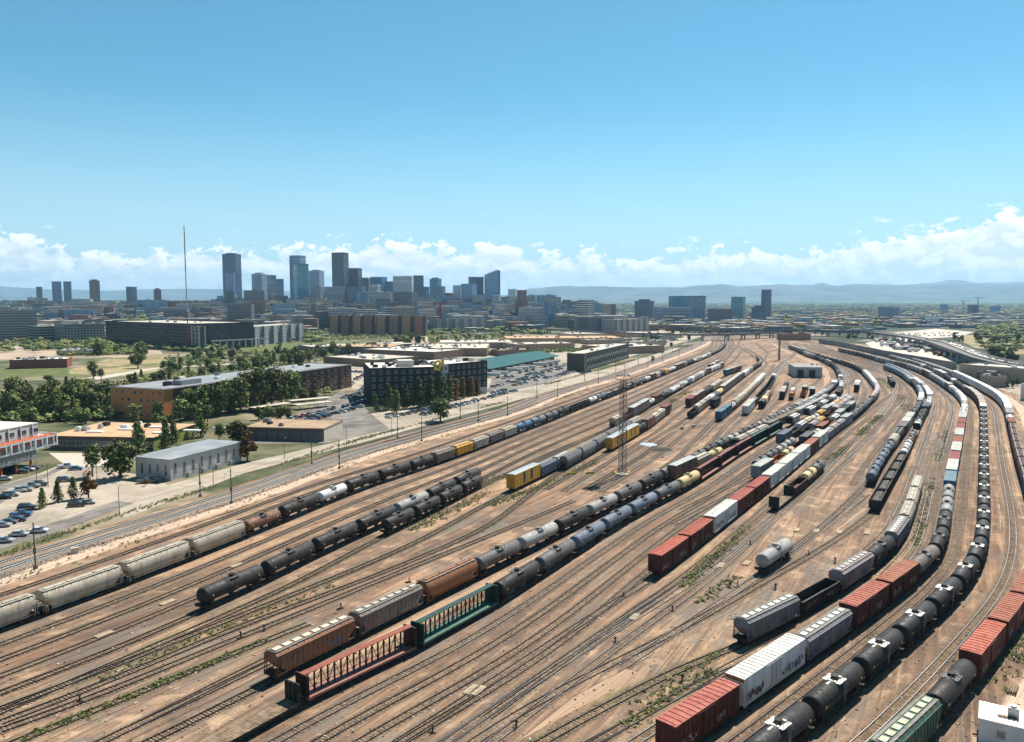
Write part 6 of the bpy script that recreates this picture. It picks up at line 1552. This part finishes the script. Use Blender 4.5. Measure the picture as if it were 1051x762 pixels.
def far_car(kind):
    if kind in _farcar: return _farcar[kind]
    m=MB(); mats=[CARP,GLASS,DARK]
    for i,me in enumerate(CARS[kind][:2]): m.add([tuple(v.co) for v in me.vertices],[tuple(p.vertices) for p in me.polygons],i)
    for x in (-1.4,1.4): m.box(x-.3,x+.3,-.86,.86,0,.5,2)
    _farcar[kind]=m.mesh('far_car',mats); return _farcar[kind]
def put_vehicle(x,y,a,kind,ci,label,group,z=.03,near=True):
    c,word=CCOL[ci]; name={'car':'parked_car','suv':'parked_suv','pickup':'pickup_truck'}[kind]; cat={'car':'car','suv':'car','pickup':'pickup truck'}[kind]
    kw={'car':'car','suv':'tall car','pickup':'pickup truck'}[kind]
    lab=f'{word} {kw} {label}'
    g=f'{word} {kw}s {group}'
    if not near:
        o=link(name,far_car(kind),None,(x,y,z),a,(*c,1)); tag(o,lab,cat,g); return
    r=empty(name,(x,y,z),a); tag(r,lab,cat,g)
    b,gl,w,hl,_,_=CARS[kind]; link('body',b,r,None,0,(*c,1)); link('window',gl,r)
    for sx in (-1.4,1.4):
        for sy in (-.82,.82): link('wheel',w,r,(sx,sy,.33))
    for sy in (-.6,.6): link('headlight',hl,r,(2.24,sy,.68))
q=random.Random(17)
A0=math.atan2(*(reversed([b-a for a,b in zip(G(0,540),G(40,528))])))
for px,py,k,ci,pl in [(4.6,512,'car',2,'second row from the left wall'),(11.4,509.5,'suv',3,''),(18.4,505.4,'pickup',0,''),(25.7,504.5,'suv',1,''),(31.6,500.8,'pickup',1,''),(40.8,499,'suv',2,''),
  (1.8,541,'car',1,''),(8.8,537.6,'car',5,''),(18.4,535,'car',2,''),(22,530,'pickup',4,''),(27.6,522.9,'suv',2,''),(19.3,550.4,'car',3,''),(39.5,546.8,'car',0,''),(3.7,557,'car',1,''),(79,520,'suv',2,''),(90,517.4,'car',3,''),
  (68,480.6,'pickup',0,''),(78,482.5,'car',4,''),(66,494.4,'suv',5,''),(4.6,493,'car',0,''),(22,486,'car',2,''),(28.5,483.5,'car',0,''),(34,481.7,'car',6,''),(150,496,'pickup',5,''),(160,495,'suv',2,'')]:
    x,y=G(px,py); put_vehicle(x,y,math.radians(12)+q.uniform(-.05,.05),k,ci,'parked in the lot at lower left','in the lower left lot')
def car_row(p0,p1,n,rel,label,group,near=True,jit=.4,fill=.92,cols=None):
    A,B=G(*p0),G(*p1); a=math.atan2(B[1]-A[1],B[0]-A[0])+rel
    for i in range(n):
        if q.random()>fill: continue
        t=(i+.5)/n; x=A[0]+(B[0]-A[0])*t+q.uniform(-jit,jit); y=A[1]+(B[1]-A[1])*t+q.uniform(-jit,jit)
        put_vehicle(x,y,a+(PI if q.random()<.5 else 0),q.choice(('car','car','suv','pickup')),q.choice(cols or (0,0,1,1,2,3,5,4,5,6,7)),label,group,.035,near)
car_row((432,427),(530,401.5),26,PI/2,'in the long row between light rail and black block','in the long row')
car_row((396,430),(445,420),8,PI/2,'before the trees of the black block','before the black block')
car_row((315,429.5),(345,425),5,.2,'on the lot road behind the brick workshop','on the lot road')
car_row((345,421),(382,410),8,.3,'in the lot left of the black block','left of the black block')
car_row((350,410),(376,402),7,PI/2,'in the lot left of the black block','left of the black block')
car_row((357,397),(376,383),8,PI/2,'in the lot left of the black block','left of the black block')
for a_,b_,n_ in (((520,393),(580,378),15),((525,397),(590,382),13),((540,386),(583,375),12),((505,405),(520,401),4),((512,391),(530,386),5),((596,384),(606,382),3)):
    car_row(a_,b_,n_,PI/2,'in the lot beside the teal dock roof','beside the teal dock roof',False,.6,.75)
car_row((300,437),(372,418),14,PI/2,'on the asphalt left of the black block','on the asphalt')
car_row((296,432),(345,420),9,.2,'in the second row left of the black block','in the second row')
car_row((362,412),(380,392),9,PI/2,'in the lot left of the black block','left of the black block')
car_row((255,447),(262,440),3,.2,'beside the brick workshop','beside the workshop')
for a_,b_,n_ in (((505,398),(560,386),14),((512,384),(575,371),14),((335,380),(372,383),8),((640,359),(700,345),16)): car_row(a_,b_,n_,PI/2,'in the wide lots behind the light rail','in the wide lots',False,.6,.75)
car_row((118,447),(180,442),8,.5,'under trees behind the tan roof','behind the tan roof')
for k_ in range(4): car_row((648+k_*3,361-k_*2.2),(693+k_*3,350-k_*1.2),12,PI/2,'in the lot beside the curving service road','beside the curving road',False,1,.7,(0,0,1,1,4,5))
for k_ in range(11): car_row((893+k_*7,349.0+k_*.8),(945+k_*5,349.0+k_*1.9),15,PI/3,'in the crowded pale lot below the viaduct','in the crowded pale lot',False,2.5,.7,(0,0,0,1,1,2,4,5,6))
for k_ in range(3): car_row((915+k_*10,343+k_*.8),(985,342+k_*1.6),14,PI/3,'in the pale lot beyond the viaduct','in the lot beyond the viaduct',False,3,.8,(0,0,0,1,1,5,6))
# semi-trailers
def trailer_mesh():
    m=MB(); m.box(-7,7,-1.3,1.3,1.2,4.0); m.box(4.2,4.4,-.8,.8,0,1.2); w=MB(); w.cyl((0,-1.2,0),(0,1.2,0),.5,n=10)
    return m.mesh('trailer_body',[PAINT]),w.mesh('wheels',[DARK])
TB_,TWH=trailer_mesh()
def trailer(x,y,a,col,label,group):
    r=empty('semi_trailer',(x,y,.03),a); tag(r,label,'trailer',group); link('trailer_body',TB_,r,None,0,(*col,.95)); link('wheels',TWH,r,(-5.6,0,.5)); link('wheels',TWH,r,(-4.4,0,.5))
for i in range(11):
    p0,p1=G(505,388),G(574,372.5); t=i/10.5; x,y=p0[0]+(p1[0]-p0[0])*t,p0[1]+(p1[1]-p0[1])*t
    if i%4==2: continue
    trailer(x,y,math.atan2(p1[1]-p0[1],p1[0]-p0[0])+PI/2,(.62,.62,.60),'white semi-trailer backed to the teal-roofed dock','trailers at the dock')
for i in range(85):
    px=q.uniform(893,988); py=347.2+(px-893)*.13+q.uniform(0,9)*(1 if px>905 else .5); x,y=G(px,py); trailer(x,y,q.choice((.2,.35,.9)),q.choice(((.66,.66,.64),(.66,.66,.64),(.05,.08,.16),(.03,.03,.03),(.22,.04,.03),(.25,.25,.26))),'semi-trailer in the crowded pale lot below the viaduct','trailers in the pale lot')
# ------------------------------------------------------------------ viaduct, ramp, retaining wall
def deck_mesh(path,hw,z,th,step=12,rail=.9,z1=None):
    m=MB(); n=int(path.len/step); R0=[]
    for i in range(n+1):
        s=path.len*i/n; x,y=path.at(s); a=path.dir(s); nx,ny=math.sin(a),-math.cos(a); zz=z if z1 is None else z+(z1-z)*i/n
        R0.append([(x+nx*l,y+ny*l,zz+h) for l,h in ((-hw,-th),(-hw,rail),(-hw+.3,rail),(-hw+.3,0),(hw-.3,0),(hw-.3,rail),(hw,rail),(hw,-th))])
    m.loft(R0); return m
def bridge(name,label,px,z,hw,span,mat,th=1.6,cat='bridge',cols=True):
    path=Path(W(px,z)); root=link(name,deck_mesh(path,hw,z,th).mesh('deck',[mat])); tag(root,label,cat)
    if cols:
        s=10; c=MB(); 
        for l in (-hw*.55,hw*.55): c.box(-.9,.9,l-.9,l+.9,0,z-th)
        c.box(-1.1,1.1,-hw*.85,hw*.85,z-th-1.6,z-th-.01); me=c.mesh('pier',[CONC])
        while s<path.len: x,y=path.at(s); link('pier',me,root,(x,y,0),path.dir(s)); s+=span
    return root,path
VIA=plain('viaduct_concrete',(.17,.16,.16),.85,0,.15,.3); PALE=plain('pale_concrete',(.42,.39,.34),.85,0,.12,.2)
bridge('highway_viaduct','long dark highway viaduct crossing behind the yard',[(560,328),(640,330.5),(700,335),(760,338.5),(834,339),(892,340.5),(926,344.5),(957,350),(985,359.5),(1010,368.5),(1051,377.5),(1120,392)],9.5,9,38,VIA)
rb_,rp_=bridge('interstate_ramp','pale concrete interstate ramp curving to the right edge',[(955,348.5),(972,351.5),(987,357),(1003,363.5),(1022,369.3),(1051,374.8),(1110,383)],9.8,6,40,PALE)
bridge('highway_viaduct','slim grey overpass in the middle distance over the rails',[(560,338),(620,341),(680,343.5),(740,344),(800,341)],8.5,5,40,VIA,1.3)
for i in range(26):
    s=i*19+q.uniform(0,10); 
    if s>rp_.len-10: break
    x,y=rp_.at(s); put_vehicle(x+q.uniform(-3,3),y,rp_.dir(s),q.choice(('car','suv')),q.choice((0,1,2,5)),'driving on the pale interstate ramp','on the ramp',9.83,False)
def wall_ribbon(name,label,px,h,th,mat,z0=-.3):
    p=Path(W(px)); m=MB(); n=int(p.len/10); R0=[]
    for i in range(n+1):
        s=p.len*i/n; x,y=p.at(s); a=p.dir(s); nx,ny=math.sin(a),-math.cos(a)
        R0.append([(x+nx*l,y+ny*l,z) for l,z in ((0,z0),(0,h),(-th,h),(-th,z0))])
    m.loft(R0); o=link(name,m.mesh(name,[mat])); tag(o,label,'wall'); return o
wall_ribbon('retaining_wall','long grey retaining wall between the curved trains and the interstate',[(840,352.5),(862,356),(885,361),(916,368.2),(950,374),(984,381)],6.5,1.0,m_mix('stained_grey_wall',(.21,.20,.19),(.29,.275,.26),.15))
# ------------------------------------------------------------------ engine shed
r_,L_,_=building('engine_shed','grey engine shed with two dark track doors in the yard',(816,387.8),(843.8,388.3),36,8.2,(.36,.38,.40),'grey',over=.4,parapet=0,cat='shed')
for x in (.20,.63):
    d=MB(); d.box(-2.3,2.3,-.06,-.003,0,6.2); ch(r_,'track_door',d,[DARK],None,(L_*x,0,0))
for k_ in range(3): 
    d=MB(); d.box(0,1.6,0,1.6,0,.6); ch(r_,'roof_vent',d,[DARK],None,(L_*.75+k_*2,22+k_%2*6,8.33))
# yellow-white cabin at the lower right edge
A,B=G(1005,737,3.4),G(1062,750.5,3.4); w_=math.dist(A,G(1017.5,723,3.4))
r_,L_,_=building('yard_office','white metal yard cabin with ribbed cream roof at the lower right corner',A,B,w_,3.3,(.62,.64,.66),'bright',over=.12,parapet=0,px=False,cat='cabin')
m=MB()
for i in range(12): m.box(L_*i/12,L_*i/12+.08,-.1,w_+.1,3.42,3.5)
ch(r_,'roof_rib',m,[WHITE])
link('window',win_mesh(.9,.8,0),r_,(2.6,-.003,1.4)); 
u=MB(); u.box(0,1.3,0,1.1,0,1.3); u.cyl((.65,.55,1.3),(.65,.55,1.5),.4,n=12); ch(r_,'air_conditioner',u,[STEEL],None,(3.3,w_*.45,3.43))
u=MB(); u.box(0,2.2,0,.7,0,.12); ch(r_,'roof_mat',u,[TIMBER],None,(2.1,w_*.3,3.43))
m=MB(); q2=random.Random(3)
for i in range(9): 
    y=(i%4)*.32; z=.1+(i//4)*.22; m.bar((q2.uniform(-.3,.3),y,z),(3.2+q2.uniform(-.3,.3),y+q2.uniform(-.15,.15),z),.24,.2)
o=link('timber_pile',m.mesh('timber_pile',[TIMBER]),None,(*G(1042,714),0),.9); tag(o,'heap of old timbers on the grass above the white cabin','timber')
# ------------------------------------------------------------------ masts, poles
def lattice(h,w0,w1,seg,t=.09,cols=None):
    m=MB(); n=int(h/seg)
    for i in range(n):
        z0,z1=i*h/n,(i+1)*h/n; a=(w0+(w1-w0)*i/n)/2; b=(w0+(w1-w0)*(i+1)/n)/2; mi=0 if not cols else (i//cols)%2
        A=[(-a,-a),(a,-a),(a,a),(-a,a)]; B=[(-b,-b),(b,-b),(b,b),(-b,b)]
        for k in range(4):
            m.bar((*A[k],z0),(*B[k],z1),t*1.4,mi=mi); m.bar((*A[k],z0),(*B[(k+1)%4],z1),t,mi=mi); m.bar((*A[(k+1)%4],z0),(*B[k],z1),t,mi=mi); m.bar((*B[k],z1),(*B[(k+1)%4],z1),t,mi=mi)
    return m
GREYM=plain('grey_lattice',(.16,.13,.12),.6,.3,.25,1)
RUSTM=plain('rusted_lattice',(.20,.10,.07),.7,.3,.25,1)
x,y=G(638.7,488); r=empty('lighting_tower',(x,y,0),.6); tag(r,'tall rusty lattice lighting tower standing in mid yard','tower')
link('lattice_mast',lattice(33,1.9,1.5,1.9,.085).mesh('lattice_mast',[GREYM]),r)
m=MB(); m.box(-2,2,-2,2,33,33.15); railing(m,[(-2,-2,33.15),(2,-2,33.15),(2,2,33.15),(-2,2,33.15),(-2,-2,33.15)],1.1,.07); m.box(-1.6,1.6,-1.6,1.6,30.5,30.6); link('platform',m.mesh('platform',[RUSTM]),r)
for k_ in range(6):
    m=MB(); m.box(-.35,.35,-.25,.25,0,.6); link('floodlight',m.mesh('floodlight',[STEEL]),r,(2.0*math.cos(k_*1.05),2.0*math.sin(k_*1.05),34.2),k_*1.05)
m=MB(); m.box(-1.8,1.8,-1.8,1.8,-.1,.5); link('footing',m.mesh('footing',[CONC]),r)
yel=plain('yellow_barrier',(.55,.36,.03),.6,0,.15)
for k_,(px,py,an) in enumerate([(587.5,487,.3),(605.5,486.5,.3),(631.5,486,1.2),(645.5,486.3,1.2)]):
    m=MB(); m.loft([[(-1.5,-.3,0),(-1.5,.3,0),(-1.5,.15,.7),(-1.5,-.15,.7)],[(1.5,-.3,0),(1.5,.3,0),(1.5,.15,.7),(1.5,-.15,.7)]]); x,y=G(px,py)
    o=link('concrete_barrier',m.mesh('concrete_barrier',[yel]),None,(x,y,.02),an); tag(o,['left yellow barrier of the pair on the dirt','right yellow barrier of the pair on the dirt','yellow barrier left of the lighting tower foot','yellow barrier right of the lighting tower foot'][k_],'barrier')
x,y=G(799.6,370); r=empty('radio_mast',(x,y,0),0); tag(r,'slim reddish radio mast left of the engine shed','mast'); link('lattice_mast',lattice(27,1.6,.9,1.5,.16).mesh('lattice_mast',[RUSTM]),r)
m=MB(); m.box(-1.5,1.5,-1.5,1.5,27,27.3); link('platform',m.mesh('platform',[STEEL]),r)
x,y=G(193.5,360.5); h=atD(193.5,232,y)[2]; r=empty('radio_mast',(x,y,0),0); tag(r,'very tall thin antenna mast beside the massive black block','mast')
link('lattice_mast',lattice(h,.8,.7,2.4,.12,19).mesh('lattice_mast',[plain('mast_red',(.30,.06,.04),.6),plain('mast_grey',(.38,.37,.38),.6)]),r)
for an in (0,2.1,4.2):
    for z in (.45,.8):
        m=MB(); m.cyl((0,0,h*z),(math.cos(an)*55,math.sin(an)*55,0),.03,n=4,caps=False); link('guy_wire',m.mesh('guy_wire',[STEEL]),r)
# tower cranes on the horizon
for px,top,D,lab in ((989,309,3000,'left tower crane on the horizon'),(1004,305.5,3000,'right tower crane on the horizon'),(452,311,1500,'red tower crane before the downtown blocks')):
    X,_,Z=atD(px,top,D); r=empty('tower_crane',(X,D,0),.3); tag(r,lab,'crane'); cm_=STEEL if D>2000 else plain('crane_red',(.35,.05,.05))
    link('crane_mast',lattice(Z,2.4,2.4,5,.5).mesh('crane_mast',[cm_]),r); m=MB(); m.bar((-14,0,Z),(38,0,Z),1.4); m.box(-14,-10,-1.5,1.5,Z-3,Z); link('jib',m.mesh('jib',[cm_]),r)
# light-rail catenary poles
POLE=plain('pole_steel',(.085,.095,.11),.6,.4,.15,.5)
def cat_pole(px,py,h,ar,label,group):
    x,y=G(px,py); r=empty('catenary_pole',(x,y,0),ar); tag(r,label,'pole',group)
    m=MB(); m.cyl((0,0,0),(0,0,h),.17,.13,10); m.box(-.35,.35,-.35,.35,0,.7); m.box(-.22,.22,-.22,.22,h*.35,h*.45); link('post',m.mesh('post',[POLE]),r)
    for s in (1,-1):
        m=MB(); m.bar((0,0,h*.80),(0,s*2.6,h*.82),.07); m.bar((0,0,h*.92),(0,s*2.4,h*.83),.05); m.bar((0,s*2.2,h*.82),(0,s*2.2,h*.70),.05); link('bracket',m.mesh('bracket',[POLE]),r)
PP=[(36.5,584),(205.6,510),(237.7,517),(320,476.5),(348.3,481),(408,450),(432.9,453),(491,432.5),(472.5,430),(521,427),(551,409),(572.4,407.5),(614,394),(600,391),(641,385.5),(632,381),(665,377),(680,372),(655,374),(697,366),(690,361),(710,360),(705,357),(719,354)]
LT=LRT
for i,(px,py) in enumerate(PP):
    x,y=G(px,py); s=LT.nearest((x,y)); cat_pole(px,py,10.6 if y<420 else 10,LT.dir(s),'grey catenary pole '+['nearest the lower left parking lot','left of the near pair by the grey shed','right of the near pair by the grey shed','before the brick workshop lot','before the light rail bend, right of the brick workshop','behind the tracks left of the black block','near side of the tracks left of the black block','by the wide bush-like tree, farther one','by the wide bush-like tree, nearer one'][i] if i<9 else 'along the far stretch of the light rail','far catenary poles' if i>=9 else None)
m=MB()
for off in (-2.2,2.2):
    p=LRT.offset(off)
    for z in (5.6,7.0):
        pts=[(*p.at(s),z) for s in range(0,int(min(p.len,620)),20)]
        for a_,b_ in zip(pts,pts[1:]):
            if vis(a_[0],a_[1],30): m.bar(a_,b_,.03)
o=link('overhead_wires',m.mesh('overhead_wires',[POLE])); tag(o,'thin overhead wires strung above the two light rail tracks','wires')
# lamp posts
def lamp(px,py,h,a,label,group=None):
    x,y=G(px,py); r=empty('street_lamp',(x,y,0),a); tag(r,label,'lamp',group); m=MB(); m.cyl((0,0,0),(0,0,h),.11,.07,8); link('post',m.mesh('post',[POLE]),r)
    m=MB(); m.bar((0,0,h),(1.4,0,h+.15),.08); link('arm',m.mesh('arm',[POLE]),r); m=MB(); m.box(1.2,1.9,-.15,.15,h+.02,h+.18); link('lamp_head',m.mesh('lamp_head',[STEEL]),r)
for px,py,h,lab in ((122.7,529,8.2,'lamp post on the verge left of the service road'),(37.7,497,7.5,'lamp post at the edge of the access road, left one'),(49.5,500,7.5,'lamp post at the edge of the access road, right one'),(100,500,7.5,'lamp post between the two dark trees and the lot'),(219,497,7,'lamp post before the grey shed windows'),
   (292,472,8,'lamp post left of the brick workshop lot pole'),(355.5,459,8,'lamp post at the corner of the pale end wall'),(402,445,8,'lamp post left of the black block lot'),(560,396,8,'lamp post in the teal dock lot, left one'),(580,390,8,'lamp post in the teal dock lot, middle one'),(597,384,8,'lamp post in the teal dock lot, right one')):
    lamp(px,py,h,1.5,lab)
# relay boxes, switch stands, crossing planks
m=MB(); m.box(-.7,.7,-.4,.4,0,1.3); m.box(-.8,.8,-.5,.5,1.3,1.4)
for px,py,lab in ((77,568,'small pale relay cabinet beside the light rail at lower left'),(700,441,'relay cabinet in the dirt between the yard rows, left one'),(712,439,'relay cabinet in the dirt between the yard rows, right one')):
    x,y=G(px,py); o=link('relay_cabinet',m.mesh('relay_cabinet',[CONC]),None,(x,y,0),.7); tag(o,lab,'cabinet')
def switch_stand():
    m=MB(); m.box(-.2,.2,-.5,.9,.05,.2); m.cyl((0,0,.2),(0,0,.9),.12,n=8); m.box(-.25,.25,-.04,.04,.9,1.25); m.bar((0,0,.5),(.6,0,.35),.07); return m.mesh('switch_stand',[DARK])
SWM=switch_stand()
for px,py in ((82,720.5),(444,753),(530,748),(631.5,661),(247,655),(271,648),(690,628),(749,604),(796,605),(757,603),(640,613),(857,578),(690,500),(560,545),(420,598),(350,625),(700,700),(770,560),(830,570),(680,470)):
    x,y=G(px,py); o=link('switch_stand',SWM,None,(x,y,0),rnd.random()*3); tag(o,'small dark switch stand beside a turnout','switch stand','switch stands')
def plank_mesh():
    m=MB()
    for i in range(3): m.box(-1.6,1.6,-.62+i*.44,-.24+i*.44,.10,.25)
    return m
PLK=plank_mesh().mesh('crossing_planks',[plain('pale_planks',(.40,.32,.22),.9,0,.2,1.2)])
for px,py in ((484,709),(491,710),(651.4,634),(740,581),(766.6,578.5),(818,544.5),(838,545.5),(862,546.5),(890,547.5),(107,652),(172,619),(243,581)):
    x,y=G(px,py); o=link('crossing_planks',PLK,None,(x,y,0),1.05); tag(o,'pale timber crossing planks laid between the rails','planks','crossing planks')
# light sheet of tarpaulin and the dark ballast heap in mid yard
def mound(name,label,px,py,rx,ry,h,mat,cat,kind=None):
    q=random.Random(int(px)); m=MB(); n=18; R0=[]; vs=[(0,0,h)]
    for k in range(1,5):
        for i in range(n): a=2*PI*i/n; f=k/4*q.uniform(.9,1.1); vs.append((math.cos(a)*rx*f,math.sin(a)*ry*f,max(-.05,h*(1-(k/4)**1.6)*q.uniform(.8,1.1)) if k<4 else -.05))
    fs=[(0,1+i,1+(i+1)%n) for i in range(n)]
    for k in range(3): fs+= [(1+k*n+i,1+(k+1)*n+i,1+(k+1)*n+(i+1)%n,1+k*n+(i+1)%n) for i in range(n)]
    m.add(vs,fs,0,True); x,y=G(px,py); o=link(name,m.mesh(name,[mat]),None,(x,y,0),.4); tag(o,label,cat,None,kind)
mound('ballast_heap','low dark heap of ballast on the dirt in mid yard',679.5,462,5,4,1.0,m_mix('dark_ballast',(.035,.033,.032),(.07,.065,.06),1.2),'heap')
mound('tarpaulin','pale blue tarpaulin lying on the dirt in mid yard',665,456.5,4,5,.5,plain('blue_tarpaulin',(.36,.43,.55),.5),'tarpaulin')
mound('sleeper_heap','brown heap of scrap ties near the dark ballast heap',664,473,4,2.5,.5,TIMBER,'heap')
# riprap along the light rail
def stones():
    q=random.Random(8); m=MB(); p=LRT.offset(6.6)
    for _ in range(5200):
        s=q.uniform(0,min(430,p.len)); x,y=p.at(s); a=p.dir(s); l=q.gauss(0,.9); x+=math.sin(a)*l; y-=math.cos(a)*l
        if not vis(x,y,2): continue
        r=q.uniform(.12,.42); m.add([(x+q.uniform(-1,1)*r,y+q.uniform(-1,1)*r,q.uniform(0,1)*r) for _ in range(4)]+[(x,y,r*.9)],[(0,1,4),(1,2,4),(2,3,4),(3,0,4),(0,2,4)])
    o=link('riprap',m.mesh('riprap',[plain('riprap_stone',(.36,.33,.29),.9,0,.35,1.1)])); tag(o,'loose grey stones along the foot of the light rail bed','stones',None,'stuff')
stones()
# ------------------------------------------------------------------ air
def haze():
    m=MB(); m.box(-32000,32000,-400,33000,-31.5,900)
    t=bpy.data.materials.new('haze'); t.use_nodes=True; N=t.node_tree.nodes
    for n in list(N):
        if n.type!='OUTPUT_MATERIAL': N.remove(n)
    v=N.new('ShaderNodeVolumePrincipled'); v.inputs['Color'].default_value=(.40,.70,1,1); v.inputs['Density'].default_value=HAZE; v.inputs['Anisotropy'].default_value=.2
    out=[n for n in N if n.type=='OUTPUT_MATERIAL'][0]; t.node_tree.links.new(v.outputs[0],out.inputs['Volume'])
    o=link('haze',m.mesh('haze',[t])); o['kind']='stuff'; tag(o,'thin blue summer haze over the plain','haze')
HAZE=3.9e-5
haze()

# painted bay lines on the near parking lot
m=MB()
for (p0,p1,n_) in (((-5,512),(45,497.5),16),((-8,546),(30,529),12),((-5,556),(28,547),8),((60,524),(100,514),9)):
    A,B=G(*p0),G(*p1); a=math.atan2(B[1]-A[1],B[0]-A[0])+1.35
    for i in range(n_+1):
        t=i/n_; x,y=A[0]+(B[0]-A[0])*t,A[1]+(B[1]-A[1])*t; c,s_=math.cos(a),math.sin(a); l,w_=2.6,.07
        m.add([(x+c*u-s_*v,y+s_*u+c*v,.045) for u,v in ((-l,-w_),(l,-w_),(l,w_),(-l,w_))],[(0,1,2,3)])
o=link('bay_lines',m.mesh('bay_lines',[WHITE])); o['kind']='structure'
